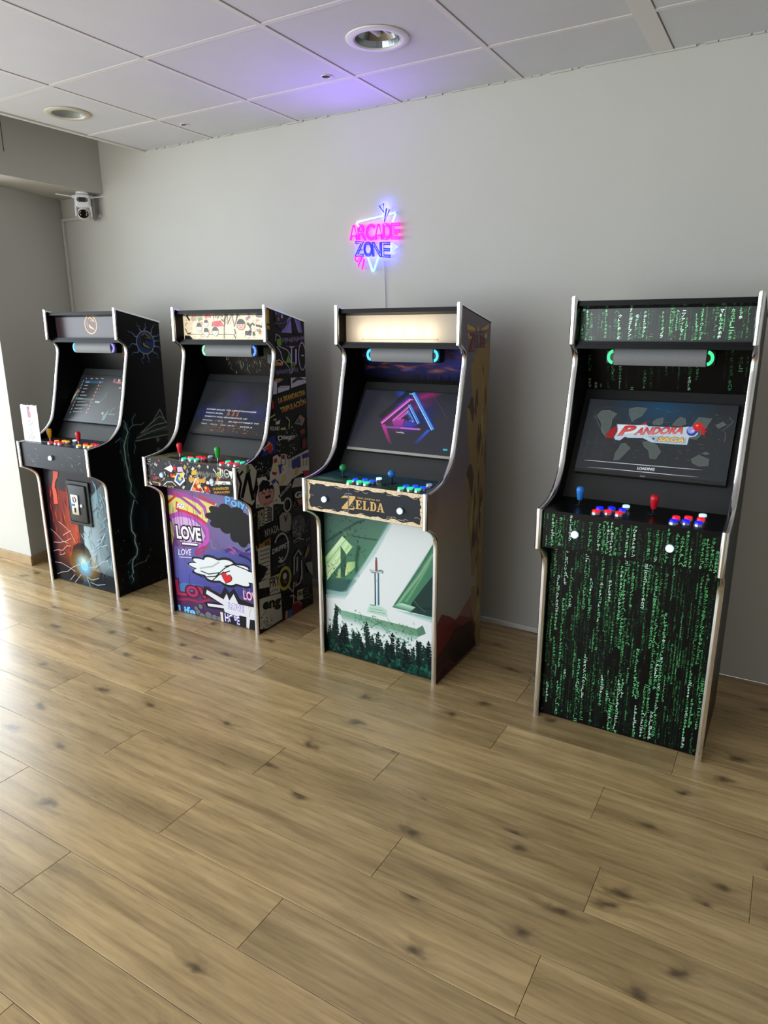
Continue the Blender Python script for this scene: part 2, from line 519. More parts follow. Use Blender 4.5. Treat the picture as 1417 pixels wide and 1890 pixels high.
# ------------------------------------------------------------------ vector artwork engine (flat print on panels)
_FONT = {}
def glyph_mesh(text, bold=0.0, shear=0.0, res=3):
    """triangulated flat text, returns (verts Nx2, tris), normalised so cap height of the font is ~0.73"""
    key = (text, bold, shear, res)
    if key in _FONT: return _FONT[key]
    cu = bpy.data.curves.new('t', 'FONT')
    cu.body = text; cu.size = 1.0; cu.offset = bold; cu.shear = shear; cu.resolution_u = res
    cu.fill_mode = 'BOTH'
    ob = bpy.data.objects.new('t', cu)
    C.objects.link(ob)
    me = ob.to_mesh()
    v = np.array([q.co[:2] for q in me.vertices], float).reshape(-1, 2)
    me.calc_loop_triangles()
    t = [tuple(lt.vertices) for lt in me.loop_triangles]
    ob.to_mesh_clear()
    bpy.data.objects.remove(ob); bpy.data.curves.remove(cu)
    _FONT[key] = (v, t)
    return v, t

class Art:
    """flat print drawn in panel coordinates (metres); every op sits a hair above the last"""
    def __init__(s, clip=None, step=1.2e-5, gain=1.0):
        s.V = []; s.F = []; s.K = []; s.z = 2e-5; s.step = step; s.clip = clip; s.gain = gain
    def _col(s, c, a=1.0):
        if isinstance(c, (list, tuple)) and len(c) == 4: return tuple(c)
        l = lin(c)
        return (min(l[0] * s.gain, 4), min(l[1] * s.gain, 4), min(l[2] * s.gain, 4), a)
    def _tri(s, pts, cols):
        """add a convex polygon, clipped to the clip polygon if there is one"""
        if s.clip is not None:
            for (ax, ay, d) in s.clip:            # keep ax*x+ay*y<=d
                out, oc = [], []
                n = len(pts)
                if n < 3: return
                dv = [ax * p[0] + ay * p[1] - d for p in pts]
                for i in range(n):
                    j = (i + 1) % n
                    if dv[i] <= 0: out.append(pts[i]); oc.append(cols[i])
                    if (dv[i] < 0 < dv[j]) or (dv[j] < 0 < dv[i]):
                        t = dv[i] / (dv[i] - dv[j])
                        out.append(tuple(p + (q - p) * t for p, q in zip(pts[i], pts[j])))
                        oc.append(tuple(p + (q - p) * t for p, q in zip(cols[i], cols[j])))
                pts, cols = out, oc
            if len(pts) < 3: return
        k = len(s.V)
        s.V += [(p[0], p[1], s.z) for p in pts]; s.K += list(cols)
        s.F.append(tuple(range(k, k + len(pts))))
    def _next(s): s.z += s.step
    def poly(s, pts, c, a=1.0):
        col = s._col(c, a)
        for t in tessellate_polygon([[Vector((p[0], p[1], 0)) for p in pts]]):
            s._tri([tuple(pts[k][:2]) for k in t], [col] * 3)
        s._next()
    def grad(s, pts, cols, alphas=None):
        """convex polygon with a colour for every corner"""
        cc = [s._col(c, 1.0 if alphas is None else alphas[i]) for i, c in enumerate(cols)]
        if len(pts) == 4:                         # subdivide for an even blend
            n = 6
            for i in range(n):
                for j in range(n):
                    def at(u, v, A): return tuple((1 - u) * (1 - v) * a + u * (1 - v) * b + u * v * c + (1 - u) * v * d for a, b, c, d in zip(*A))
                    q = [(i / n, j / n), ((i + 1) / n, j / n), ((i + 1) / n, (j + 1) / n), (i / n, (j + 1) / n)]
                    s._tri([at(u, v, pts) for u, v in q], [at(u, v, cc) for u, v in q])
        else:
            s._tri([tuple(p) for p in pts], cc)
        s._next()
    def soft(s, cx, cy, rx, ry, c, a=1.0, rot=0.0, n=20, core=0.0):
        """soft-edged ellipse"""
        c1 = s._col(c, a); c0 = c1[:3] + (0.0,)
        cm = c1[:3] + (a * 0.45,)
        co, si = math.cos(rot), math.sin(rot)
        def P(k, f):
            x = rx * f * math.cos(2 * PI * k / n); y = ry * f * math.sin(2 * PI * k / n)
            return (cx + x * co - y * si, cy + x * si + y * co)
        f1 = max(core, .01); f2 = core + (1 - core) * .45
        for k in range(n):
            if core > 0: s._tri([(cx, cy), P(k, f1), P(k + 1, f1)], [c1] * 3)
            else: s._tri([(cx, cy), P(k, f2), P(k + 1, f2)], [c1, cm, cm])
            if core > 0: s._tri([P(k, f1), P(k, f2), P(k + 1, f2), P(k + 1, f1)], [c1, cm, cm, c1])
            s._tri([P(k, f2), P(k, 1), P(k + 1, 1), P(k + 1, f2)], [cm, c0, c0, cm])
        s._next()
    def disc(s, cx, cy, rx, ry, c, a=1.0, rot=0.0, n=24):
        co, si = math.cos(rot), math.sin(rot)
        s.poly([(cx + rx * math.cos(2 * PI * k / n) * co - ry * math.sin(2 * PI * k / n) * si,
                 cy + rx * math.cos(2 * PI * k / n) * si + ry * math.sin(2 * PI * k / n) * co) for k in range(n)], c, a)
    def line(s, pts, w, c, a=1.0, closed=False, soft=False):
        """stroke; w a number or one width per point; soft = transparent at both edges"""
        col = s._col(c, a); c0 = col[:3] + (0.0,)
        n = len(pts)
        ws = w if isinstance(w, (list, tuple)) else [w] * n
        Lp, Rp = [], []
        for i in range(n):
            if closed: t = (pts[(i + 1) % n][0] - pts[i - 1][0], pts[(i + 1) % n][1] - pts[i - 1][1])
            else:
                p, q = pts[max(i - 1, 0)], pts[min(i + 1, n - 1)]
                t = (q[0] - p[0], q[1] - p[1])
            l = math.hypot(*t) or 1e-9
            nx, ny = -t[1] / l * ws[i] / 2, t[0] / l * ws[i] / 2
            Lp.append((pts[i][0] + nx, pts[i][1] + ny)); Rp.append((pts[i][0] - nx, pts[i][1] - ny))
        for i in range(n if closed else n - 1):
            j = (i + 1) % n
            if soft:
                s._tri([pts[i], pts[j], Lp[j], Lp[i]], [col, col, c0, c0])
                s._tri([pts[i], pts[j], Rp[j], Rp[i]], [col, col, c0, c0])
            else:
                s._tri([Rp[i], Rp[j], Lp[j], Lp[i]], [col] * 4)
        s._next()
    def text(s, txt, x, y, w, h, c, ang=0.0, bold=0.0, shear=0.0, a=1.0, skew=0.0, c2=None, res=3):
        """text with its lower left corner at x,y; scaled to width w and height h (None = keep proportion)"""
        v, t = glyph_mesh(txt, bold, shear, res)
        if len(v) == 0: return
        mn, mx = v.min(0), v.max(0)
        sx = w / (mx[0] - mn[0]) if w else h / (mx[1] - mn[1])
        sy = h / (mx[1] - mn[1]) if h else sx
        co, si = math.cos(ang), math.sin(ang)
        q = (v - mn) * (sx, sy)
        hh = (mx[1] - mn[1]) * sy
        col = s._col(c, a); cb = s._col(c2, a) if c2 else col
        P = [(x + px * co - (py + px * 0) * si + skew * py, y + px * si + py * co) for px, py in q]
        K = [tuple(p + (r_ - p) * (py / hh) for p, r_ in zip(cb, col)) for px, py in q] if c2 else [col] * len(q)
        for tri in t: s._tri([P[k] for k in tri], [K[k] for k in tri])
        s._next()
    def build(s, name, m, parent, M):
        me = bpy.data.meshes.new(name)
        me.from_pydata(s.V, [], s.F)
        at = me.color_attributes.new('ink', 'FLOAT_COLOR', 'POINT')
        at.data.foreach_set('color', np.array(s.K, np.float32).ravel())
        me.materials.append(m)
        o = bpy.data.objects.new(name, me)
        C.objects.link(o); o.parent = parent; o.matrix_local = M
        return o

def ink_material(name, rough=0.35, emit=0.0, spec=0.5, diffuse=1.0):
    m = bpy.data.materials.new(name); m.use_nodes = True
    nt = m.node_tree; b = nt.nodes['Principled BSDF']
    at = nt.nodes.new('ShaderNodeAttribute'); at.attribute_name = 'ink'
    if emit > 0:
        nt.links.new(at.outputs['Color'], b.inputs['Emission Color'])
        b.inputs['Emission Strength'].default_value = emit
        b.inputs['Base Color'].default_value = (0.012, 0.012, 0.013, 1)
        if diffuse > 0:
            mm = nt.nodes.new('ShaderNodeVectorMath'); mm.operation = 'SCALE'; mm.inputs['Scale'].default_value = diffuse
            nt.links.new(at.outputs['Color'], mm.inputs[0]); nt.links.new(mm.outputs[0], b.inputs['Base Color'])
    else:
        nt.links.new(at.outputs['Color'], b.inputs['Base Color'])
    nt.links.new(at.outputs['Alpha'], b.inputs['Alpha'])
    b.inputs['Roughness'].default_value = rough
    b.inputs['Specular IOR Level'].default_value = spec
    return m
PRINT = ink_material('printed_vinyl', 0.28, spec=0.16)
SCREEN = ink_material('lit_screen', 0.28, emit=0.85, diffuse=0.0, spec=0.5)
def translucent_sheet(name, col):
    m = bpy.data.materials.new(name); m.use_nodes = True
    nt = m.node_tree; out = nt.nodes['Material Output']; b = nt.nodes['Principled BSDF']
    b.inputs['Base Color'].default_value = (*lin(col), 1); b.inputs['Roughness'].default_value = .35; b.inputs['Specular IOR Level'].default_value = .3
    tr = nt.nodes.new('ShaderNodeBsdfTranslucent'); tr.inputs['Color'].default_value = (*lin(col), 1)
    mx = nt.nodes.new('ShaderNodeMixShader'); mx.inputs[0].default_value = .5
    nt.links.new(b.outputs[0], mx.inputs[1]); nt.links.new(tr.outputs[0], mx.inputs[2]); nt.links.new(mx.outputs[0], out.inputs['Surface'])
    return m
BACKLIT = ink_material('backlit_print', 0.3, emit=0.85, diffuse=0.4)

# ------------------------------------------------------------------ arcade cabinets
HW = 0.3086                     # half width
TH = 0.019                      # panel thickness
XI = HW - TH
lower = catmull([(0, .60), (-.001, .640), (-.008, .669), (-.028, .692), (-.058, .713), (-.096, .732)], 3)
neck = catmull([(-.096, .872), (-.04, .878), (.010, .888), (.052, .903), (.090, .929), (.118, .958), (.138, .990), (.153, 1.04), (.170, 1.105),
                (.186, 1.17), (.200, 1.235), (.220, 1.32), (.229, 1.362), (.228, 1.395), (.213, 1.418), (.192, 1.433), (.172, 1.444)], 3)
PATH = [(0, 0), (0, .3)] + lower + neck + [(.175, 1.600), (.482, 1.534)]
PROFILE = PATH + [(.476, .8), (.472, 0)]

def inset(path, d):
    out = []
    n = len(path)
    for i in range(n):
        a = path[max(i - 1, 0)]; b = path[min(i + 1, n - 1)]; p = path[i]
        def nrm(u, v):
            t = (v[0] - u[0], v[1] - u[1]); l = math.hypot(*t) or 1e-9
            return (t[1] / l, -t[0] / l)
        if i == 0: nx = nrm(p, b)
        elif i == n - 1: nx = nrm(a, p)
        else:
            n1, n2 = nrm(a, p), nrm(p, b)
            sx, sy = n1[0] + n2[0], n1[1] + n2[1]
            l2 = sx * sx + sy * sy
            k = 2 / max(l2, 0.7)
            nx = (sx * k, sy * k)
        out.append((p[0] + nx[0] * d, p[1] + nx[1] * d))
    return out
INNER = inset(PATH, 0.004)

def trim_mesh():
    """half-round chrome edge moulding swept along the front and top edge"""
    b = bmesh.new()
    sec = [(-.0112, -.003), (-.0112, .001), (-.009, .0040), (-.005, .0062), (0, .0070), (.005, .0062), (.009, .0040), (.0112, .001), (.0112, -.003)]
    rows = []
    for x, off in sec:
        pr = inset(PATH, -off - 0.0)
        rows.append([b.verts.new((x, p[0], p[1])) for p in pr])
    for A, B in zip(rows, rows[1:]):
        for k in range(len(A) - 1):
            b.faces.new((A[k], A[k + 1], B[k + 1], B[k]))
    for k in (0, -1):
        b.faces.new([rw[k] for rw in rows])
    bmesh.ops.recalc_face_normals(b, faces=b.faces[:])
    me = bpy.data.meshes.new('edge_trim'); b.to_mesh(me); b.free()
    for p in me.polygons: p.use_smooth = True
    me.set_sharp_from_angle(angle=R(50))
    me.materials.append(CHROME)
    return me
_b = MB(); _b.prism(INNER + [(.472, 1.53), (.472, 0)], -TH / 2, TH / 2, 'x')
bmesh.ops.recalc_face_normals(_b.bm, faces=_b.bm.faces[:])
SIDE_ME = bpy.data.meshes.new('side_panel'); _b.bm.to_mesh(SIDE_ME); _b.bm.free(); SIDE_ME.materials.append(BLACK)
# keep the trim's outward sign right: the path runs up the front, so outward is -y
TRIM_ME = trim_mesh()

def board(loop, name, parent, m=BLACK, x=XI):
    return MB().prism(loop, -x, x, 'x').build(name, m, parent)

def slab(p, q, th):
    """2-D board from p to q with thickness th behind it (to the right of the direction p->q)"""
    t = (q[0] - p[0], q[1] - p[1]); l = math.hypot(*t)
    n = (t[1] / l * th, -t[0] / l * th)
    return [p, q, (q[0] + n[0], q[1] + n[1]), (p[0] + n[0], p[1] + n[1])]

MON_A, MON_B = (0.182, 0.962), (0.350, 1.222)      # lower and upper edge of the monitor's face (y, z)
PAN_A, PAN_B = (0.150, 0.872), (0.398, 1.262)      # panel behind the monitor
SPK_A, SPK_B = (0.398, 1.262), (0.352, 1.424)      # panel above the monitor

def frame_matrix(o, u, n):
    u = Vector(u).normalized(); n = Vector(n).normalized(); v = n.cross(u)
    M = Matrix((u, v, n)).transposed().to_4x4(); M.translation = Vector(o)
    return M
M_FRONT = frame_matrix((0, 0.028, 0), (1, 0, 0), (0, -1, 0))
M_FASCIA = frame_matrix((0, -0.088, 0), (1, 0, 0), (0, -1, 0))
M_DECK = frame_matrix((0, 0, 0.8735), (1, 0, 0), (0, 0, 1))
M_MARQ = frame_matrix((0, 0.233, 0), (1, 0, 0), (0, -1, 0))
M_SIDE = frame_matrix((HW, 0, 0), (0, 1, 0), (1, 0, 0))
_t = Vector((0, MON_B[0] - MON_A[0], MON_B[1] - MON_A[1])); MON_H = _t.length; _t.normalize()
_n = Vector((0, -_t.z, _t.y))
M_SCREEN = frame_matrix((0, MON_A[0], MON_A[1]), (1, 0, 0), _n)
_t2 = Vector((0, SPK_B[0] - SPK_A[0], SPK_B[1] - SPK_A[1])); SPK_H = _t2.length; _t2.normalize()
M_SPEAK = frame_matrix((0, SPK_A[0], SPK_A[1]), (1, 0, 0), Vector((0, -_t2.z, _t2.y)))
MON_W = 0.264

BTN = {}
def lit_plastic(name, col, emit, k=1.2):
    return mat(name, col, 0.3, emit=emit, estr=k)
BTN['red'] = lit_plastic('red_lit_button', (235, 30, 50), (255, 20, 45), .9)
BTN['blue'] = lit_plastic('blue_lit_button', (20, 40, 240), (12, 25, 255), 1.1)
BTN['sky'] = lit_plastic('light_blue_lit_button', (30, 90, 250), (15, 70, 255), 1.0)
BTN['green'] = lit_plastic('green_lit_button', (40, 235, 150), (25, 235, 140), .8)
BTN['teal'] = lit_plastic('teal_lit_button', (40, 225, 180), (20, 215, 160), .75)
BTN['white'] = lit_plastic('white_lit_button', (225, 245, 250), (190, 240, 250), .85)
BTN['grey'] = lit_plastic('pale_button', (190, 205, 225), (120, 150, 200), .35)
BTN['yellow'] = lit_plastic('yellow_lit_button', (245, 190, 60), (250, 165, 30), .55)
CLEAR = mat('clear_button_rim', (150, 156, 160), 0.18, metal=0.7, spec=0.6)

def button_meshes():
    a = MB().lathe([(0.0, 0.004), (.0118, 0.004), (.0128, .0065), (.0128, .0085), (.0142, .0085), (.0152, .005), (.0155, .0), (.012, 0.0)], 20)
    rim = a.build('rim', CLEAR, None, True)
    b = MB().lathe([(.0124, .005), (.0126, .0135), (.0114, .0152), (.008, .0146), (0, .0140)], 20)
    pl = b.build('plunger', BTN['red'], None, True)
    for o in (rim, pl): C.objects.unlink(o)
    return rim, pl
RIM_O, PLUNGER_O = button_meshes()

def button(parent, M, col):
    t = bpy.data.objects.new('button', RIM_O.data); C.objects.link(t); t.parent = parent; t.matrix_local = M
    p = PLUNGER_O.copy(); C.objects.link(p); p.name = 'plunger'; p.parent = t
    p.material_slots[0].link = 'OBJECT'; p.material_slots[0].material = BTN[col]
    return t

JOY = {k: mat(k + '_joystick_top', c, 0.28, spec=0.55, noise=(6, .02)) for k, c in
       dict(yellow=(240, 176, 30), red=(205, 22, 42), green=(40, 165, 60), deepgreen=(20, 135, 75), blue=(45, 125, 215), sky=(40, 120, 200)).items()}
def joystick(parent, x, y, col, kind):
    t = empty('joystick', (x, y, .8735), 0, parent)
    MB().lathe([(.0, .0022), (.0175, .0022), (.0185, .0012), (.0185, 0)], 24).build('dust_washer', BLACKP, t, True)
    if kind == 'ball':
        MB().lathe([(.0045, 0), (.0045, .03)], 12).build('shaft', BLACKP, t, True)
        n = 12
        MB().lathe([(.0165 * math.sin(PI * k / n), .0435 - .0165 * math.cos(PI * k / n)) for k in range(n + 1)], 20).build('ball_top', JOY[col], t, True)
    else:
        MB().lathe([(.0045, 0), (.0045, .024)], 12).build('shaft', STEEL if kind == 'bat' else BLACKP, t, True)
        pr = [(0, .020), (.0085, .020), (.0095, .0225), (.0108, .034), (.0132, .050), (.0142, .058), (.0138, .064), (.0118, .0695), (.0075, .0732), (0, .0745)]
        if kind == 'short':
            pr = [(r_ * 1.03, .018 + (z_ - .02) * .92) for r_, z_ in pr]
        MB().lathe(pr, 20).build('bat_top', JOY[col], t, True)
    return t

RINGM = {k: mat(k + '_ring_light', c, 0.4, emit=c, estr=s_) for k, c, s_ in
         (('cyan', (45, 175, 250), 1.0), ('violet', (120, 100, 250), 1.0), ('mint', (110, 225, 150), .9), ('royal', (60, 120, 255), 1.0),
          ('aqua', (40, 190, 240), 1.0), ('jade', (50, 220, 135), 1.0))}
GRILLE = mat('grey_speaker_grille', (128, 130, 132), 0.6, noise=(160, .05), bump=(900, .08))
def soundbar(parent, xc, ringL, ringR):
    t = empty('soundbar', (xc, 0.242, 1.394), 0, parent)
    w, h = 0.186, 0.030
    MB().box(-w, w, 0.006, .060, -h, h, .010, 3).build('housing', BLACKP, t, True)
    # gently bowed grille between the two end caps
    b = MB(); pts = []
    n = 8
    for k in range(n + 1):
        a = -1 + 2 * k / n
        pts.append((0.004 - 0.010 * (1 - a * a), a * (h - .001)))
    b.prism(pts + [(.02, h - .001), (.02, -h + .001)], -w * .835, w * .835, 'x')
    b.build('grille', GRILLE, t, True)
    for s, rm in ((-1, ringL), (1, ringR)):
        cx = s * w * .835
        q = MB()
        aa = [R(-78 + 156 * k / 14) for k in range(15)]
        ro, ri = h * .90, h * .52
        loop = [(cx + s * ro * .92 * math.cos(a), ro * math.sin(a)) for a in aa] + [(cx + s * ri * .92 * math.cos(a), ri * math.sin(a)) for a in reversed(aa)]
        q.prism(loop, 0.0025, 0.008, 'y')
        q.build('ring_light', RINGM[rm], t)
    for s in (-1, 1):
        MB().box(s * .13 - .009, s * .13 + .009, .02, .04, h - .001, .0445, .001).build('bracket', BLACKP, t)
    return t

BEZEL = {0: mat('dark_steel_bezel', (70, 74, 80), 0.3, metal=.6), 1: mat('black_bezel', (26, 28, 31), .35),
         2: mat('silver_bezel', (172, 168, 160), .42, metal=.35), 3: mat('graphite_bezel', (58, 57, 54), .4, metal=.3)}

def monitor(parent, i, art):
    t = empty('monitor', (0, 0, 0), 0, parent)
    t.matrix_local = M_SCREEN
    W2 = MON_W
    MB().box(-W2, W2, .006, .3185, -.024, -.0008, .002).build('housing', BLACKP, t)
    MB().box(-W2 * .55, W2 * .55, .04, .28, -.034, -.023, .003).build('back_cover', BLACKP, t)
    MB().box(-W2, W2, .006, .0185, -.001, .0015, .0006).build('lower_bezel', BEZEL[i], t)
    if art: art(t)
    return t

def cabinet(i, x, y, rz, sc, label, A):
    root = empty('arcade_cabinet', (x, y, 0), rz)
    root.scale = (1, 1, sc)
    tag(root, label, 'arcade machine', 'arcade cabinets along the white wall')
    for s in (-1, 1):
        o = bpy.data.objects.new('side_panel', SIDE_ME); C.objects.link(o); o.parent = root
        o.location = (s * (HW - TH / 2), 0, 0)
        tr = bpy.data.objects.new('edge_trim', TRIM_ME); C.objects.link(tr); tr.parent = o
        if s == 1 and A.get('side'): A['side'](o, Matrix.Translation((-(HW - TH / 2), 0, 0)) @ M_SIDE)
    fp = board([(.028, .002), (.046, .002), (.046, .745), (.028, .745)], 'front_panel', root)
    if A.get('front'): A['front'](fp, M_FRONT)
    fa = board([(-.088, .734), (-.070, .734), (-.070, .872), (-.088, .872)], 'control_fascia', root)
    if A.get('fascia'): A['fascia'](fa, M_FASCIA)
    board([(-.070, .734), (.05, .745), (.05, .757), (-.070, .746)], 'underside_board', root)
    dk = board([(-.0885, .8722), (-.0885, .8735), (.155, .8735), (.155, .860), (-.070, .860), (-.070, .8722)], 'control_panel', root)
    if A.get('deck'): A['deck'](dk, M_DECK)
    board(slab(PAN_A, PAN_B, .012), 'monitor_panel', root, mat('dark_grey_panel', (44, 45, 46), .5, noise=(3, .05), bump=(300, .05)))
    sp = board(slab(SPK_A, SPK_B, .012), 'speaker_panel', root)
    if A.get('speaker'): A['speaker'](sp, M_SPEAK)
    board([(.195, 1.438), (.365, 1.438), (.365, 1.424), (.195, 1.424)][::-1], 'soffit_board', root)
    board([(.200, 1.432), (.240, 1.432), (.240, 1.449), (.200, 1.449)], 'marquee_lower_rail', root)
    board([(.195, 1.574), (.240, 1.574), (.240, 1.583), (.195, 1.592)], 'marquee_upper_rail', root)
    board([(.188, 1.588), (.470, 1.5265), (.470, 1.512), (.188, 1.574)], 'top_board', root)
    board([(.455, .002), (.470, .002), (.470, 1.515), (.455, 1.515)], 'back_panel', root)
    if A.get('leds'):           # thin translucent sheet with a row of LEDs in the box behind it
        mq = MB().poly([(-.2890, .2332, 1.4485), (.2890, .2332, 1.4485), (.2890, .2332, 1.5745), (-.2890, .2332, 1.5745)]).build('marquee', translucent_sheet('cream_marquee_sheet', (238, 226, 208)), root)
        for lx in A['leds']:
            d = bpy.data.lights.new('marquee_led', 'POINT'); d.energy = .3; d.color = (1.0, .84, .62); d.shadow_soft_size = .004
            o = bpy.data.objects.new('marquee_led', d); C.objects.link(o); o.parent = root; o.location = (lx, .285, 1.488)
    else:
        mq = MB().box(-.2890, .2890, .2332, .239, 1.4485, 1.5745).build('marquee', BLACK, root)
    if A.get('marquee'): A['marquee'](mq, M_MARQ)
    monitor(root, i, A.get('screen'))
    soundbar(root, A['sbx'], *A['rings'])
    J = A['joy']
    for k in (0, 1):
        joystick(root, J[k][0], J[k][1], J[k][2], A['joykind'])
    for bx, by, col in A['buttons']:
        button(root, Matrix.Translation((bx, by, .8735)), col)
    for bx, bz in A['coinbuttons']:
        button(root, Matrix.Translation((bx, -.0882, bz)) @ Matrix.Rotation(R(90), 4, 'X'), A.get('cbcol', 'white'))
    return root

def layout(x1, x2, ys, f1, b1, f2, b2, w1, w2):
    out = []
    for xs_, cf, cb, yo in ((x1, f1, b1, 0), (x2, f2, b2, 0)):
        for k, x in enumerate(xs_):
            out.append((x, ys[0][k], cf)); out.append((x + .001, ys[1][k], cb))
    out.append((x1[2] + .002, ys[2], w1)); out.append((x2[2], ys[2] + .002, w2))
    return out

# ------------------------------------------------------------------ printed artwork (panel coordinates in metres)
FG, SG = 1.10, 0.92             # ink density of front and side prints
ARTS = {}
def rect_clip(x0, x1, y0, y1):
    return [(1, 0, x1), (-1, 0, -x0), (0, 1, y1), (0, -1, -y0)]
SIDE_CLIP = rect_clip(-.094, .4705, .004, 1.61) + [(.215, 1, 1.6305)]
def side_poly():
    return [(p[0], p[1]) for p in INNER] + [(.4715, 1.53), (.4715, .003), (.001, .003)]
def side_bands(a, stops):
    """vertical colour blend over the whole side panel"""
    pts = side_poly()
    tris = tessellate_polygon([[Vector((p[0], p[1], 0)) for p in pts]])
    def col(z):
        for (z0, c0), (z1, c1) in zip(stops, stops[1:]):
            if z <= z1:
                t = max(0, min(1, (z - z0) / (z1 - z0)))
                return a._col([p + (q - p) * t for p, q in zip(c0, c1)])
        return a._col(stops[-1][1])
    zs = [k * .04 for k in range(-1, 42)]
    for t in tris:
        poly = [tuple(pts[k]) for k in t]
        for z0, z1 in zip(zs, zs[1:]):
            q = poly
            for sg, d in ((1, z1), (-1, -z0)):
                out = []
                n = len(q)
                for i in range(n):
                    p_, r_ = q[i], q[(i + 1) % n]
                    dp, dr = sg * p_[1] - d, sg * r_[1] - d
                    if dp <= 0: out.append(p_)
                    if (dp < 0 < dr) or (dr < 0 < dp):
                        f = dp / (dp - dr); out.append((p_[0] + (r_[0] - p_[0]) * f, p_[1] + (r_[1] - p_[1]) * f))
                q = out
                if len(q) < 3: break
            if len(q) >= 3: a._tri(q, [col(p[1]) for p in q])
    a._next()
def leaf(a, x, y, l, w, ang, c, al=1.0):
    co, si = math.cos(ang), math.sin(ang)
    pts = [(0, 0), (l * .35, w), (l * .7, w * .7), (l, 0), (l * .7, -w * .7), (l * .35, -w)]
    col = a._col(c, al)
    P = [(x + p * co - q * si, y + p * si + q * co) for p, q in pts]
    a._tri(P, [col] * 6)
def leaf_specks(a, box, n, c0, c1, seed):
    r_ = random.Random(seed)
    for k in range(n):
        t = r_.random()
        c = [p + (q - p) * t for p, q in zip(c0, c1)]
        leaf(a, r_.uniform(box[0], box[1]), r_.uniform(box[2], box[3]), r_.uniform(.006, .018), r_.uniform(.002, .005), r_.uniform(0, 6.28), c, r_.uniform(.2, .6))
    a._next()
def foliage(a, seed):
    r_ = random.Random(seed)
    a.grad([(-.2895, .003), (.2895, .003), (.2895, .085), (-.2895, .10)], [(12, 34, 28), (8, 24, 22), (20, 50, 42), (24, 60, 48)], [1, 1, .55, .55])
    for k in range(260):                       # back layer, light mint
        leaf(a, r_.uniform(-.28, .28), r_.uniform(.05, .17), r_.uniform(.010, .022), r_.uniform(.003, .006), r_.uniform(0, 6.28), r_.choice([(120, 186, 160), (80, 140, 116), (60, 110, 90)]), r_.uniform(.4, .9))
    a._next()
    for k in range(54):                        # dark sprigs with paired leaves
        x = -.285 + .57 * k / 53 + r_.uniform(-.01, .01)
        t = abs(x + .03) / .26
        h = r_.uniform(.05, .11) + .07 * max(0, t - .3) * r_.random() + (.06 if k in (2, 3, 4, 22, 23, 50, 51) else 0)
        c = r_.choice([(10, 30, 28), (14, 38, 34), (8, 24, 24), (18, 46, 40)])
        lean = r_.uniform(-.25, .25); y = r_.uniform(-.02, .06)
        a.line([(x, y), (x + lean * h, y + h)], .002, c)
        n = int(h / .012)
        for j in range(n + 1):
            f = (j + .5) / (n + 1)
            px, py = x + lean * h * f, y + h * f
            for s_ in (-1, 1):
                leaf(a, px, py, r_.uniform(.014, .024) * (1.1 - .4 * f), .0055, PI / 2 - lean - s_ * r_.uniform(.6, 1.1), c)
        leaf(a, x + lean * h, y + h, .018, .005, PI / 2 - lean, c)
    a._next()
    for k in range(90):                        # nearest broad leaves
        leaf(a, r_.uniform(-.28, .28), r_.uniform(-.005, .05), r_.uniform(.018, .034), r_.uniform(.006, .010), r_.uniform(.3, 2.8), r_.choice([(24, 74, 60), (16, 50, 42), (34, 92, 76), (10, 30, 28)]), .95)
    a._next()
SERIF = {   # simple serif capitals on a unit box
    'E': [(0, 0), (.95, 0), (1, .32), (.92, .32), (.80, .10), (.45, .10), (.45, .46), (.62, .46), (.66, .36), (.72, .36), (.72, .68), (.66, .68), (.62, .56), (.45, .56), (.45, .90), (.74, .90), (.86, .70), (.94, .70), (.92, 1), (0, 1), (0, .94), (.14, .90), (.14, .10), (0, .06)],
    'L': [(0, 0), (.95, 0), (1, .36), (.92, .36), (.78, .10), (.46, .10), (.46, .90), (.62, .94), (.62, 1), (0, 1), (0, .94), (.15, .90), (.15, .10), (0, .06)],
    'A': [(-.06, 0), (.38, 0), (.38, .06), (.26, .10), (.32, .28), (.62, .28), (.68, .10), (.58, .06), (.58, 0), (1.10, 0), (1.10, .06), (.98, .10), (.62, 1), (.40, 1), (.08, .10), (-.06, .06)],
}
def serif_word(a, word, p0, p1, pt, c):
    """heavy serif capitals set on the baseline p0-p1; pt lies above p0 at cap height"""
    n = len(word)
    ux, uy = p1[0] - p0[0], p1[1] - p0[1]; vx, vy = pt[0] - p0[0], pt[1] - p0[1]
    def P(q, k): 
        s_ = (k + q[0] * .90) / n
        return (p0[0] + ux * s_ + vx * q[1], p0[1] + uy * s_ + vy * q[1])
    for k, ch in enumerate(word):
        if ch == 'D':
            o = [(0, 0), (.55, 0)] + [(.55 + .45 * math.sin(t), .5 - .5 * math.cos(t)) for t in [PI * j / 12 for j in range(1, 12)]] + [(.55, 1), (0, 1), (0, .94), (.14, .90), (.14, .10), (0, .06)]
            h = [(.44, .10), (.52, .10)] + [(.52 + .20 * math.sin(t), .5 - .40 * math.cos(t)) for t in [PI * j / 10 for j in range(1, 10)]] + [(.52, .90), (.44, .90)]
            loops = [[P(q, k) for q in o], [P(q, k) for q in reversed(h)]]
            flat = loops[0] + loops[1]; col = a._col(c)
            for t in tessellate_polygon([[Vector((*q, 0)) for q in l] for l in loops]): a._tri([flat[j] for j in t], [col] * 3)
        elif ch == 'A':
            h = [(.36, .38), (.58, .38), (.48, .72)]
            loops = [[P(q, k) for q in SERIF['A']], [P(q, k) for q in reversed(h)]]
            flat = loops[0] + loops[1]; col = a._col(c)
            for t in tessellate_polygon([[Vector((*q, 0)) for q in l] for l in loops]): a._tri([flat[j] for j in t], [col] * 3)
        else:
            a.poly([P(q, k) for q in SERIF[ch]], c)
    a._next()
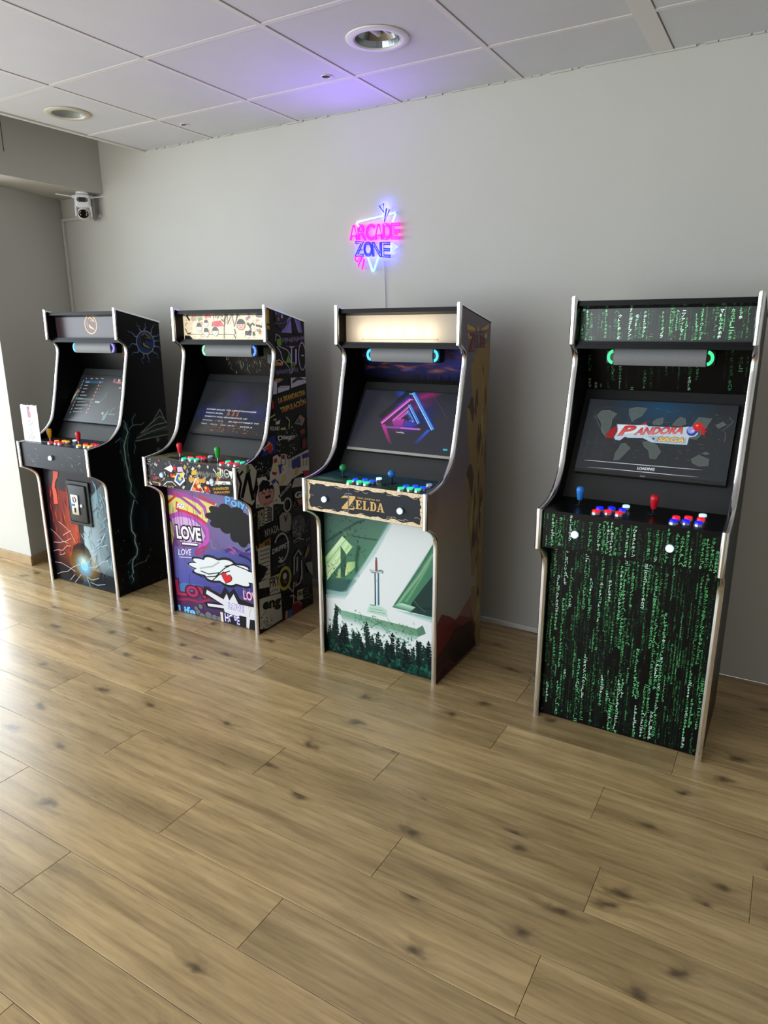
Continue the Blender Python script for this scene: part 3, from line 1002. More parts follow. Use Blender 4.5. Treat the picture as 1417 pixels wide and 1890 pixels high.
def ornate_border(a, seed):
    """ragged cream scrollwork around the fascia"""
    r_ = random.Random(seed)
    cream, brown, dk = (222, 204, 172), (170, 128, 96), (110, 84, 66)
    x0, x1, z0, z1 = -.2895, .2895, .735, .8718
    for side in range(4):
        n = 46 if side < 2 else 13
        pts = []
        for k in range(n + 1):
            f = k / n
            d = (.010 + .009 * abs(math.sin(f * PI * (7 if side < 2 else 3) + .4)) + r_.uniform(-.0025, .0035))
            if side == 0: pts.append((x0 + (x1 - x0) * f, z1 - d))
            elif side == 1: pts.append((x0 + (x1 - x0) * f, z0 + d * .85))
            elif side == 2: pts.append((x0 + d * .95, z0 + (z1 - z0) * f))
            else: pts.append((x1 - d * .95, z0 + (z1 - z0) * f))
        edge = {0: [(x1, z1), (x0, z1)], 1: [(x1, z0), (x0, z0)], 2: [(x0, z1), (x0, z0)], 3: [(x1, z1), (x1, z0)]}[side]
        a.poly(pts + edge, cream)
        a.line([(p[0], p[1]) for p in pts], .0012, dk, .7)
        for k in range(0, n, 2):
            p = pts[k]; m_ = ((p[0] + (edge[0][0] if side > 1 else p[0])) / 2, (p[1] + (edge[0][1] if side < 2 else p[1])) / 2)
            rr = r_.uniform(.002, .0045)
            a.line([(m_[0] + rr * (1 - j / 12) * math.cos(j * .9), m_[1] + rr * (1 - j / 12) * math.sin(j * .9)) for j in range(10)], .0010, brown, .9)
        for k in range(10 if side < 2 else 3):
            p = pts[r_.randrange(n)]
            sx = r_.uniform(-.02, .02); s_ = {0: (1, -1), 1: (1, 1), 2: (1, 1), 3: (-1, 1)}[side]
            a.line([(p[0] + sx + .012 * math.cos(t), p[1] + s_[1] * (.002 + .005 * math.sin(t))) for t in [PI * j / 8 for j in range(9)]], .0011, cream, .9)
def outlined(a, txt, x, y, w, h, c, edge, ang=0.0, bold=.03, k=.0, grow=.06, **kw):
    """text with a thicker outline behind it"""
    v0, _ = glyph_mesh(txt, bold + grow, kw.get('shear', 0)); v1, _ = glyph_mesh(txt, bold, kw.get('shear', 0))
    e0, e1 = v0.max(0) - v0.min(0), v1.max(0) - v1.min(0)
    gx, gy = w * e0[0] / e1[0], h * e0[1] / e1[1]
    co, si = math.cos(ang), math.sin(ang)
    ox, oy = (gx - w) / 2, (gy - h) / 2
    a.text(txt, x - ox * co + oy * si, y - ox * si - oy * co, gx, gy, edge, ang=ang, bold=bold + grow, **kw)
    a.text(txt, x, y, w, h, c, ang=ang, bold=bold, **kw)
def heart(a, x, y, s_, c, edge, rot=0.0):
    def P(k): 
        pts = []
        for j in range(28):
            t = 2 * PI * j / 28
            u = 16 * math.sin(t) ** 3 / 17 * k; v = (13 * math.cos(t) - 5 * math.cos(2 * t) - 2 * math.cos(3 * t) - math.cos(4 * t)) / 17 * k
            pts.append((x + u * math.cos(rot) - v * math.sin(rot), y + u * math.sin(rot) + v * math.cos(rot)))
        return pts
    a.poly(P(s_ * 1.16), edge); a.poly(P(s_), c)
def ring(a, x, y, rx, ry, w, c, gap=None):
    t0, t1 = (0, 2 * PI) if gap is None else (gap[1], gap[0] + 2 * PI)
    a.line([(x + rx * math.cos(t0 + (t1 - t0) * k / 26), y + ry * math.sin(t0 + (t1 - t0) * k / 26)) for k in range(27)], w, c)
def speckle(a, x, y, rx, ry, n, c, seed):
    r_ = random.Random(seed)
    col = a._col(c, .85)
    for k in range(n):
        t, d = r_.uniform(0, 2 * PI), r_.random() ** .5
        cx, cy = x + rx * d * math.cos(t), y + ry * d * math.sin(t); s_ = r_.uniform(.001, .005)
        a._tri([(cx + s_ * r_.uniform(.4, 1.4) * math.cos(q + t), cy + s_ * r_.uniform(.4, 1.4) * math.sin(q + t)) for q in (0, 1.3, 2.6, 3.9, 5.1)], [col] * 5)
    a._next()
def scribble(a, p0, p1, n, c, seed):
    """illegible hand lettering between two points"""
    r_ = random.Random(seed)
    h = .028
    for k in range(n):
        f = (k + .5) / n
        x, y = p0[0] + (p1[0] - p0[0]) * f, p0[1] + (p1[1] - p0[1]) * f
        w = abs(p1[0] - p0[0]) / n * .4
        a.line([(x - w, y + r_.uniform(0, h * .4)), (x - w * .3, y + h), (x + w * .2, y + r_.uniform(0, h * .5)), (x + w, y + h * r_.uniform(.5, 1))], .0028, c, .85)
def collage(a, seed):
    """dense small black-and-white marks under the larger stickers"""
    r_ = random.Random(seed)
    for k in range(230):
        z_ = r_.uniform(.03, .86); y_ = r_.uniform(.02, .455)
        if z_ > .74 and y_ < .02: continue
        t_ = r_.uniform(0, 6.28); l_ = r_.uniform(.01, .045)
        a.line([(y_, z_), (y_ + l_ * math.cos(t_), min(z_ + l_ * math.sin(t_), 1.0))], r_.uniform(.002, .008), r_.choice([(120, 118, 112), (80, 80, 78), (160, 156, 148), (52, 52, 54), (12, 12, 13), (96, 84, 60)]), .75)
def small_collage(a, seed):
    r_ = random.Random(seed)
    for k in range(150):
        x_, z_ = r_.uniform(-.285, .285), r_.uniform(.74, .868); t_ = r_.uniform(0, 6.28); l_ = r_.uniform(.005, .022)
        c_ = r_.choice([(200, 198, 190), (150, 148, 142), (90, 90, 92), (16, 16, 18), (20, 20, 22), (190, 160, 80), (170, 70, 70), (210, 206, 198)])
        if r_.random() < .35:
            w_, h_ = r_.uniform(.004, .014), r_.uniform(.003, .010); co, si = math.cos(t_), math.sin(t_)
            a.poly([(x_ + u * co - v * si, z_ + u * si + v * co) for u, v in ((-w_, -h_), (w_, -h_), (w_, h_), (-w_, h_))], c_, .9)
        else:
            a.line([(x_, z_), (x_ + l_ * math.cos(t_), z_ + l_ * math.sin(t_))], r_.uniform(.0015, .004), c_, .9)
def wisps(a, pts, n, cols, seed):
    r_ = random.Random(seed)
    for k in range(n):
        i = r_.randrange(len(pts) - 1); f = r_.random()
        x = pts[i][0] + (pts[i + 1][0] - pts[i][0]) * f + r_.gauss(0, .014); y = pts[i][1] + (pts[i + 1][1] - pts[i][1]) * f
        l = r_.uniform(.02, .06)
        a.line([(x, y), (x + r_.uniform(-.012, .012), y + l * .5), (x + r_.uniform(-.016, .016), y + l)], [.001, r_.uniform(.004, .010), .001], r_.choice(cols), .6, soft=True)
def dragon_medallion(a, x, y, r, rim, body, belly, inside):
    """round emblem: a ring around a serpent's curled neck and head"""
    a.disc(x, y, r, r, inside)
    P = lambda q: [(x + u * r, y + v * r) for u, v in q]
    a.poly(P([(-.30, .62), (-.05, .86), (.20, .70), (.42, .56), (.62, .40), (.80, .10), (.62, .12), (.50, .20), (.66, -.10), (.44, .02), (.30, .16), (.12, .18), (-.06, .02), (.02, -.16), (.26, -.26), (.52, -.36), (.62, -.58), (.52, -.82),
              (.30, -.60), (.0, -.54), (-.40, -.40), (-.66, -.08), (-.66, .24), (-.52, .48)]), body)
    a.poly(P([(-.18, .02), (-.06, -.20), (.22, -.32), (.46, -.44), (.50, -.62), (.36, -.50), (.0, -.42), (-.26, -.26), (-.30, -.06)]), belly)
    a.line(P([(-.30, .62), (-.05, .80), (.20, .66), (.46, .50), (.66, .30)]), r * .08, belly, .9); a.line(P([(.05, .40), (.30, .42), (.44, .34)]), r * .06, belly, .9)
    a.line(P([(-.50, .40), (-.58, .10), (-.46, -.18)]), r * .05, belly, .5)
    ring(a, x, y, r, r, r * .085, rim)

def forest_front(parent, M):
    a = Art(rect_clip(-.2895, .2895, .003, .7335), gain=FG)
    a.grad([(-0.2895,0.003),(0.2895,0.003),(0.2895,0.7335),(-0.2895,0.7335)], [(214, 220, 220), (214, 220, 220), (214, 220, 220), (214, 220, 220)])
    a.grad([(-0.298,0.6989),(0.0675,0.7013),(-0.1689,0.3295),(-0.2994,0.2884)], [(58, 84, 80), (84, 120, 104), (70, 128, 92), (44, 88, 66)])
    a.line([(-0.2869,0.5475),(-0.1977,0.6126),(-0.1045,0.6731),(-0.0668,0.6883)], 0.016, (44, 66, 68), a=0.55, soft=True)
    a.line([(-0.2055,0.6148),(-0.1208,0.6045),(-0.0605,0.6042),(-0.0013,0.6071)], 0.01, (44, 66, 68), a=0.55, soft=True)
    a.line([(-0.1745,0.6061),(-0.1993,0.5482),(-0.1776,0.47),(-0.187,0.4061)], 0.02, (44, 66, 68), a=0.55, soft=True)
    a.line([(-0.0987,0.5648),(-0.1153,0.4812),(-0.1088,0.4142)], 0.03, (44, 66, 68), a=0.55, soft=True)
    leaf_specks(a, (-.285, -.06, .50, .72), 120, (40, 66, 62), (96, 128, 116), 11)
    a.grad([(-0.1888,0.5958),(-0.1332,0.5537),(-0.2806,0.3635),(-0.2875,0.4781)], [(196, 222, 176), (160, 204, 140), (206, 226, 176), (150, 200, 130)])
    a.line([(-0.1843,0.5878),(-0.2771,0.473)], 0.012, (238, 242, 224), a=0.85, soft=True)
    a.line([(-0.1599,0.5681),(-0.2832,0.4089)], 0.01, (240, 244, 228), a=0.85, soft=True)
    a.line([(-0.1433,0.5507),(-0.2802,0.3756)], 0.007, (236, 240, 214), a=0.85, soft=True)
    a.line([(-0.1712,0.5798),(-0.2821,0.4442)], 0.005, (120, 184, 120), a=0.85, soft=True)
    a.line([(-0.1509,0.5562),(-0.2805,0.3918)], 0.004, (140, 190, 120), a=0.85, soft=True)
    leaf_specks(a, (-.19, -.135, .585, .62), 26, (84, 140, 96), (140, 190, 140), 5)
    a.grad([(-0.1658,0.4741),(-0.1191,0.4859),(-0.1219,0.4562),(-0.1808,0.399)], [(180, 205, 130), (120, 170, 110), (140, 180, 110), (196, 214, 150)])
    a.poly([(-0.2149,0.4321),(-0.202,0.438),(-0.2032,0.3905),(-0.2272,0.3872)], (170, 200, 130), 0.8)
    a.poly([(-0.1993,0.5482),(-0.1689,0.5125),(-0.1776,0.401),(-0.1983,0.397),(-0.2013,0.4657)], (52, 92, 76), 0.8)
    a.poly([(-0.2848,0.3591),(-0.2354,0.3815),(-0.1795,0.3867),(-0.1323,0.3973),(-0.1169,0.392),(-0.169,0.3273),(-0.2129,0.3204),(-0.2859,0.3233)], (58, 92, 88), 0.9)
    leaf_specks(a, (-.285, -.15, .385, .47), 60, (40, 74, 70), (96, 140, 126), 21)
    a.line([(-0.2864,0.309),(-0.2133,0.3062),(-0.165,0.3282),(-0.1087,0.4211),(-0.0165,0.552),(0.0639,0.6944)], 0.03, (168, 206, 202), a=0.6, soft=True)
    a.grad([(-0.2861,0.3162),(-0.1572,0.3249),(-0.1817,0.2881),(-0.2834,0.2737)], [(110, 160, 160), (150, 190, 190), (200, 220, 220), (170, 200, 200)], [0.9, 0.8, 0.2, 0.3])
    a.grad([(0.2737,0.6357),(0.2791,0.3006),(0.0742,0.305),(0.2179,0.5283)], [(70, 128, 100), (72, 96, 88), (64, 132, 96), (60, 120, 88)])
    a.poly([(0.276,0.4945),(0.2327,0.4346),(0.1711,0.3429),(0.1643,0.3013),(0.2791,0.3039)], (40, 62, 58), 0.85)
    a.line([(0.2744,0.589),(0.2116,0.4822),(0.0924,0.3124)], 0.02, (176, 214, 178), a=0.55, soft=True)
    a.line([(0.2583,0.5484),(0.2051,0.4485),(0.1427,0.3434)], 0.016, (140, 196, 140), a=0.6, soft=True)
    a.line([(0.2738,0.6264),(0.1977,0.4989),(0.0851,0.3142)], 0.014, (58, 120, 96), a=0.7, soft=True)
    a.grad([(0.0793,0.315),(0.1213,0.3355),(0.1923,0.3309),(0.1643,0.3013)], [(90, 160, 120), (190, 216, 200), (170, 206, 186), (70, 120, 96)])
    a.line([(0.1711,0.3362),(0.2132,0.3321),(0.2751,0.3392)], 0.008, (30, 50, 48), a=0.9)
    a.line([(0.185,0.3591),(0.2062,0.3372),(0.2411,0.3185)], 0.006, (60, 90, 80), a=0.9)
    a.grad([(0.0705,0.294),(0.1643,0.298),(0.2791,0.3006),(0.2797,0.2677)], [(120, 190, 180), (110, 190, 180), (90, 170, 160), (200, 220, 220)], [0.0, 0.8, 0.8, 0])
    a.poly([(-0.2405,0.2556),(-0.2031,0.2322),(-0.2078,0.2039),(-0.238,0.2288)], (92, 120, 112))
    a.grad([(-0.2031,0.2308),(0.2002,0.2302),(0.2077,0.1941),(-0.2094,0.2035)], [(118, 160, 134), (96, 136, 108), (108, 150, 122), (120, 168, 146)])
    a.poly([(0.2002,0.2302),(0.2281,0.2536),(0.2445,0.2179),(0.2077,0.1941)], (84, 122, 104))
    a.grad([(-0.2078,0.2039),(0.2077,0.1941),(0.1724,0.1539),(-0.1845,0.166)], [(130, 180, 160), (140, 190, 170), (220, 230, 228), (220, 230, 228)], [0.85, 0.85, 0, 0])
    a.line([(-0.2031,0.2315),(-0.0042,0.236),(0.2002,0.2309)], 0.0025, (230, 236, 232), a=0.9)
    a.line([(-0.0732,0.2132),(-0.0501,0.215),(-0.0044,0.201),(0.0183,0.2238),(0.0555,0.1874)], 0.002, (50, 78, 66), a=0.9)
    a.line([(-0.0351,0.1833),(0.007,0.2177),(0.0406,0.1838)], 0.003, (40, 66, 56), a=0.8)
    leaf_specks(a, (-.14, .20, .175, .245), 90, (70, 112, 92), (120, 160, 130), 31)
    a.poly([(-0.0604,0.2512),(-0.0493,0.2843),(-0.015,0.2959),(0.0187,0.2977),(0.0425,0.2865),(0.0498,0.251)], (176, 206, 190))
    a.line([(-0.0493,0.2843),(-0.015,0.2959),(0.0187,0.2977),(0.0425,0.2865)], 0.002, (228, 238, 232))
    a.line([(-0.0402,0.2738),(0.0261,0.2773)], 0.0018, (70, 100, 92))
    a.line([(-0.0457,0.2614),(-0.004,0.2624),(0.0372,0.2661)], 0.0018, (70, 100, 92))
    a.line([(-0.0431,0.2912),(-0.0128,0.295)], 0.004, (70, 100, 96))
    a.poly([(-0.0174,0.4506),(0.0064,0.4551),(0.0076,0.2994),(-0.0173,0.2954)], (74, 104, 124))
    a.poly([(-0.0107,0.4518),(-0.001,0.4537),(-0.0015,0.2974),(-0.0097,0.297)], (206, 220, 226))
    a.poly([(-0.0167,0.4507),(-0.0122,0.4516),(-0.0112,0.2967),(-0.0165,0.2955)], (30, 50, 64))
    a.poly([(-0.0442,0.4631),(-0.0322,0.4612),(-0.0084,0.4617),(0.0161,0.4716),(0.03,0.4675),(0.027,0.455),(0.0079,0.4567),(-0.0137,0.4499),(-0.0324,0.4478)], (110, 128, 128))
    a.poly([(-0.0382,0.4601),(-0.0084,0.459),(0.0241,0.4637),(0.0211,0.4579),(-0.0084,0.455),(-0.0323,0.4532)], (196, 208, 204))
    a.poly([(-0.0132,0.5115),(-0.0028,0.5134),(-0.0017,0.4616),(-0.0129,0.4595)], (112, 52, 56))
    a.line([(-0.008,0.5124),(-0.0077,0.4605)], 0.002, (160, 96, 96))
    a.disc(-0.0079, 0.5191, 0.005, 0.006, (84, 96, 100), 1)
    a.disc(-0.0058, 0.4151, 0.006, 0.006, (196, 200, 190), 1)
    foliage(a, 3)
    a.build('printed_artwork', PRINT, parent, M)

def cliff_side(parent, M):
    a = Art(SIDE_CLIP, gain=SG)
    sky = [(0.0, (150, 140, 128)), (.45, (160, 152, 140)), (.62, (158, 146, 124)), (.76, (156, 130, 120)), (.90, (124, 108, 116)), (1.15, (104, 100, 114)), (1.6, (122, 112, 122))]
    side_bands(a, sky)
    a.soft(-0.0653, 0.8212, 0.08, 0.12, (176, 140, 120), 0.5)
    a.line([(-0.0985,0.8006),(-0.0651,0.8117),(-0.031,0.8254)], 0.03, (180, 150, 126), a=0.35, soft=True)
    a.poly([(0.4657,1.4491),(0.4255,1.4438),(0.3362,1.4277),(0.3295,1.3995),(0.2973,1.4029),(0.2864,1.3938),(0.3103,1.3836),(0.3113,1.3693),(0.2826,1.3658),(0.2842,1.3017),(0.2969,1.2432),(0.2939,1.2529),(0.2896,1.2315),(0.2715,1.1992),(0.2437,1.1873),(0.2572,1.1106),(0.2738,1.0344),(0.2891,0.9364),(0.2567,0.8911),(0.2521,0.8716),(0.2633,0.8336),(0.2663,0.8325),(0.2806,0.7489),(0.2849,0.6819),(0.3129,0.5807),(0.3344,0.4922),(0.3435,0.4055),(0.384,0.3755),(0.4133,0.3314),(0.3539,0.3425),(0.3448,0.2422),(0.375,0.1783),(0.4074,0.0943),(0.423,0.0182),(0.4705,0.02),(0.4705,1.46)], (150, 122, 74))
    rng_ = random.Random(12)
    for k in range(46):
        z_ = rng_.uniform(.12, 1.40); y_ = rng_.uniform(.33, .465); l_ = rng_.uniform(.05, .2)
        c_ = rng_.choice([(84, 62, 48), (74, 54, 46), (100, 72, 50), (184, 168, 100), (172, 150, 86), (128, 92, 56)])
        a.line([(y_, z_), (y_ + rng_.uniform(-.008, .008), z_ - l_ * .5), (y_ + rng_.uniform(-.02, .015), z_ - l_)], [.002, rng_.uniform(.012, .03), .001], c_, .9)
    a.poly([(0.2898,1.229),(0.2717,1.1967),(0.2467,1.1846),(0.279,1.1742),(0.3132,1.1041),(0.3243,1.1574),(0.3107,1.2225)], (80, 62, 52))
    a.poly([(0.2893,0.9338),(0.2597,0.8906),(0.2849,0.8655),(0.3244,0.7715),(0.3388,0.871),(0.3136,0.9271)], (76, 58, 50))
    a.poly([(-0.0012,0.2787),(0.0467,0.3156),(0.1259,0.2769),(0.1916,0.2361),(0.2208,0.2452),(0.2679,0.2702),(0.3505,0.2993),(0.3504,0.2343),(0.3786,0.174),(0.4254,0.0126),(0.0029,-0.0017)], (112, 38, 42))
    a.poly([(0.2208,0.2452),(0.2679,0.2702),(0.3505,0.2993),(0.3504,0.2343),(0.3617,0.1834)], (150, 98, 88), 0.9)
    a.grad([(-0.0019,0.2684),(0.1742,0.2322),(0.3667,0.1105),(-0.0002,0.1224)], [(140, 52, 54), (122, 36, 44), (80, 34, 38), (118, 28, 44)], [0.9, 0.6, 0.9, 0.8])
    a.poly([(0.176,0.1979),(0.3759,0.1662),(0.4254,0.0126),(0.1852,0.0172),(0.0029,-0.0017),(0.0009,0.1219),(0.1086,0.1582)], (58, 30, 34), 0.75)
    a.poly([(0.1215,0.1249),(0.3401,0.1212),(0.4119,0.032),(0.1853,0.0143),(0.1363,0.0534)], (36, 24, 28), 0.7)
    a.line([(0.003,0.0274),(0.0732,0.0619),(0.1362,0.0564),(0.1852,0.0158)], 0.004, (120, 72, 66), a=0.7)
    a.line([(0.0035,0.0934),(0.0549,0.1035)], 0.003, (140, 70, 66), a=0.6)
    a.poly([(0.2299,1.5239),(0.307,1.5071),(0.3049,1.4965),(0.2313,1.5027)], (206, 164, 72))
    a.poly([(0.373,1.504),(0.4495,1.5248),(0.45,1.5046),(0.3735,1.4976)], (206, 164, 72))
    a.poly([(0.235,1.4877),(0.2462,1.4867),(0.2926,1.4683),(0.2477,1.4638)], (206, 164, 72))
    a.poly([(0.4372,1.4871),(0.425,1.4859),(0.3925,1.4719),(0.4299,1.4642)], (206, 164, 72))
    a.poly([(0.3363,1.5192),(0.3516,1.4963),(0.3281,1.4964)], (206, 164, 72))
    a.text('THE LEGEND OF', 0.3115, 1.4862, 0.0918288, 0.00751268, (120, 70, 74), ang=0.025, bold=0.01, shear=0, skew=-0.05)
    a.poly([(0.2572,1.4882),(0.3054,1.4895),(0.3061,1.4809),(0.2789,1.4198),(0.3016,1.4227),(0.2967,1.4111),(0.2484,1.4102),(0.2479,1.4183),(0.2816,1.4788),(0.2665,1.4767),(0.2502,1.4688)], (120, 40, 50))
    serif_word(a, 'ELDA', (0.3031, 1.4262), (0.4209, 1.4257), (0.2993, 1.4794), (120, 40, 50))
    a.build('printed_artwork', PRINT, parent, M)

def gold_lettering_fascia(parent, M):
    a = Art(rect_clip(-.2895, .2895, .735, .8718), gain=FG)
    a.poly([(-.2895, .735), (.2895, .735), (.2895, .8718), (-.2895, .8718)], (40, 44, 52))
    ornate_border(a, 9)
    a.poly([(-0.1098,0.8092),(-0.0935,0.8221),(-0.0367,0.826),(-0.0342,0.8187),(-0.0735,0.7684),(-0.0492,0.7717),(-0.0375,0.7796),(-0.043,0.7653),(-0.1056,0.7623),(-0.1054,0.7687),(-0.062,0.8152),(-0.0895,0.8126)], (208, 172, 108))
    serif_word(a, 'ELDA', (-0.0356, 0.7717), (0.1075, 0.7733), (-0.0349, 0.8105), (208, 172, 108))
    a.text('THE LEGEND OF', -0.0254, 0.8171, 0.111814, 0.00709747, (208, 172, 108), ang=0.016, bold=0.012, shear=0)
    a.line([(-0.0695,0.8591),(-0.0698,0.842)], 0.003, (96, 96, 110))
    a.line([(-0.0902,0.827),(-0.0784,0.8338),(-0.07,0.8322),(-0.0616,0.835),(-0.0512,0.8309)], 0.004, (120, 120, 138))
    a.poly([(-0.0738,0.8281),(-0.0664,0.829),(-0.0691,0.7518),(-0.0719,0.7422),(-0.0744,0.751)], (104, 104, 120))
    a.poly([(-0.052,0.7885),(-0.0487,0.7943),(-0.0457,0.7893)], (208, 172, 108))
    a.poly([(-0.0595,0.7785),(-0.0563,0.7843),(-0.0532,0.7793)], (208, 172, 108))
    a.poly([(-0.049,0.7781),(-0.0458,0.7839),(-0.0427,0.7789)], (208, 172, 108))
    a.build('printed_artwork', PRINT, parent, M)

def landscape_deck(parent, M):
    a = Art(rect_clip(-.2895, .2895, -.0885, .150), gain=FG)
    a.grad([(-.2895, -.0885), (.2895, -.0885), (.2895, .150), (-.2895, .150)], [(60, 92, 54), (44, 62, 40), (44, 78, 104), (52, 96, 128)])
    rng_ = random.Random(6)
    for k in range(26):
        x_, y_ = rng_.uniform(-.28, .28), rng_.uniform(-.08, .14)
        c_ = rng_.choice([(38, 66, 96), (70, 120, 140), (52, 90, 100)]) if y_ > -.02 else rng_.choice([(84, 110, 44), (44, 62, 34), (100, 130, 70)])
        a.soft(x_, y_, rng_.uniform(.03, .09), rng_.uniform(.008, .022), c_, .7)
    a.poly([(-.285, -.03), (-.22, -.015), (-.15, -.035), (-.10, -.05), (-.16, -.062), (-.24, -.055)], (104, 140, 130), .8)
    a.line([(-.27, -.05), (-.2, -.045), (-.15, -.06)], .006, (190, 190, 220), .7, soft=True)
    a.poly([(.0, -.03), (.03, -.005), (.09, .005), (.06, -.02), (.10, -.03), (.05, -.05), (.02, -.06)], (26, 38, 30), .8)
    a.build('printed_artwork', PRINT, parent, M)

def cream_marquee(parent, M):
    a = Art(rect_clip(-.2885, .2885, 1.449, 1.574), gain=1.0)
    a.line([(-.198, 1.4615), (.172, 1.4615)], .0014, (104, 92, 82))
    a.poly([(-.203, 1.4615), (-.197, 1.4645), (-.197, 1.4585)], (30, 26, 24)); a.poly([(.178, 1.4615), (.172, 1.4645), (.172, 1.4585)], (30, 26, 24))
    a.build('printed_artwork', PRINT, parent, M)

def night_sky_speaker(parent, M):
    a = Art(rect_clip(-.2895, .2895, 0, .168), gain=FG)
    a.grad([(-.2895, 0), (.2895, 0), (.2895, .168), (-.2895, .168)], [(6, 8, 14), (12, 14, 26), (60, 66, 150), (22, 24, 50)])
    rng_ = random.Random(3)
    for k in range(46):
        x_ = rng_.uniform(-.28, .28); y_ = rng_.uniform(.045, .15)
        c_ = rng_.choice([(176, 96, 72), (128, 84, 130), (196, 120, 84), (70, 70, 160), (40, 44, 110)])
        a.soft(x_, y_, rng_.uniform(.02, .06), rng_.uniform(.005, .014), c_, rng_.uniform(.25, .7), rot=rng_.uniform(-.2, .2))
    for k in range(60):
        x_ = rng_.uniform(-.05, .28); a.line([(x_, 0), (x_ + rng_.uniform(-.01, .01), rng_.uniform(.02, .05))], [.004, .0008], (6, 8, 12))
    a.poly([(-.2895, 0), (.2895, 0), (.2895, .012), (.1, .02), (-.1, .014), (-.2895, .03)], (5, 6, 10))
    a.build('printed_artwork', PRINT, parent, M)

def neon_triangle_screen(parent, M):
    a = Art(rect_clip(-.2625, .2625, .019, .316), gain=1.0)
    a.grad([(-.2625, .019), (.2625, .019), (.2625, .316), (-.2625, .316)], [(34, 36, 48)] * 4)
    a.soft(-0.0293, 0.1565, 0.1, 0.06, (150, 50, 140), 0.6)
    a.soft(0.0612, 0.2979, 0.11, 0.03, (170, 40, 130), 0.7, rot=0.35)
    a.soft(0.0355, 0.2413, 0.1, 0.03, (150, 40, 120), 0.6, rot=0.35)
    a.soft(-0.0573, 0.3004, 0.06, 0.03, (40, 80, 190), 0.8, rot=-0.5)
    a.soft(-0.0542, 0.2487, 0.06, 0.04, (40, 60, 170), 0.7)
    a.soft(0.0201, 0.1517, 0.07, 0.05, (40, 50, 170), 0.7)
    a.soft(0.0862, 0.215, 0.08, 0.08, (24, 40, 120), 0.6)
    a.poly([(-0.0385,0.3252),(-0.0105,0.32),(-0.1276,0.1708),(-0.1541,0.1819)], (20, 20, 26), 0.9)
    a.line([(-0.1251,0.1495),(-0.013,0.279)], 0.032, (160, 30, 150), a=0.55, soft=True)
    a.line([(-0.1251,0.1495),(-0.013,0.279)], 0.0112, (214, 70, 205))
    a.line([(-0.1207,0.1472),(-0.0086,0.2758)], 0.0032, (255, 200, 250))
    a.line([(-0.0697,0.1655),(-0.0083,0.2429)], 0.02, (160, 30, 150), a=0.55, soft=True)
    a.line([(-0.0697,0.1655),(-0.0083,0.2429)], 0.006999999999999999, (214, 70, 205))
    a.line([(-0.0654,0.1632),(-0.0039,0.2397)], 0.002, (255, 200, 250))
    a.line([(-0.0494,0.1712),(-0.0061,0.2217)], 0.014, (160, 30, 150), a=0.55, soft=True)
    a.line([(-0.0494,0.1712),(-0.0061,0.2217)], 0.0049, (214, 70, 205))
    a.line([(-0.0451,0.1689),(-0.0016,0.2186)], 0.0014000000000000002, (255, 200, 250))
    a.line([(-0.0372,0.1746),(-0.0043,0.2091)], 0.01, (160, 30, 150), a=0.55, soft=True)
    a.line([(-0.0372,0.1746),(-0.0043,0.2091)], 0.0034999999999999996, (214, 70, 205))
    a.line([(-0.033,0.1723),(0.0001,0.206)], 0.001, (255, 200, 250))
    a.line([(-0.0057,0.3117),(0.1453,0.1365)], 0.044000000000000004, (20, 60, 190), a=0.6, soft=True)
    a.line([(-0.0057,0.3117),(0.1453,0.1365)], 0.015, (44, 120, 225))
    a.line([(-0.0101,0.3088),(0.1401,0.1345)], 0.004, (190, 235, 255))
    a.line([(-0.0031,0.3118),(0.1477,0.1367)], 0.0024, (120, 200, 255))
    a.line([(-0.0075,0.2515),(0.0685,0.1616)], 0.0286, (20, 60, 190), a=0.6, soft=True)
    a.line([(-0.0075,0.2515),(0.0685,0.1616)], 0.00975, (44, 120, 225))
    a.line([(-0.0119,0.2486),(0.0632,0.1595)], 0.0026, (190, 235, 255))
    a.line([(-0.005,0.2516),(0.071,0.1618)], 0.00156, (120, 200, 255))
    a.line([(-0.0061,0.2217),(0.0416,0.1659)], 0.0198, (20, 60, 190), a=0.6, soft=True)
    a.line([(-0.0061,0.2217),(0.0416,0.1659)], 0.006749999999999999, (44, 120, 225))
    a.line([(-0.0104,0.2189),(0.0362,0.1638)], 0.0018, (190, 235, 255))
    a.line([(-0.0035,0.2219),(0.0441,0.1661)], 0.0010799999999999998, (120, 200, 255))
    a.line([(-0.0043,0.2091),(0.0295,0.17)], 0.013200000000000002, (20, 60, 190), a=0.6, soft=True)
    a.line([(-0.0043,0.2091),(0.0295,0.17)], 0.0045000000000000005, (44, 120, 225))
    a.line([(-0.0087,0.2062),(0.0241,0.168)], 0.0012000000000000001, (190, 235, 255))
    a.line([(-0.0018,0.2092),(0.032,0.1702)], 0.0007199999999999999, (120, 200, 255))
    a.line([(-0.0257,0.3055),(-0.0074,0.3029),(-0.005,0.3095)], 0.004, (120, 210, 255))
    a.line([(-0.0124,0.2769),(0.0033,0.2756)], 0.004, (240, 150, 240))
    a.poly([(-0.0009,0.2051),(-0.0313,0.1767),(0.0306,0.1735)], (24, 18, 34), 0.8)
    a.grad([(-0.0715,0.1641),(-0.0123,0.1789),(-0.007,0.1413),(-0.0485,0.1339)], [(200, 60, 180), (200, 60, 180), (200, 60, 180), (200, 60, 180)], [0.7, 0.8, 0.3, 0.3])
    a.grad([(-0.002,0.1669),(0.0614,0.1569),(0.042,0.1367),(-0.0027,0.1416)], [(60, 70, 220), (60, 70, 220), (60, 70, 220), (60, 70, 220)], [0.7, 0.5, 0.1, 0.4])
    a.grad([(-0.1201,0.1413),(-0.101,0.1448),(-0.0336,0.0471),(-0.0534,0.0536)], [(220, 50, 170), (220, 50, 170), (220, 50, 170), (220, 50, 170)], [0.9, 0.8, 0.1, 0.1])
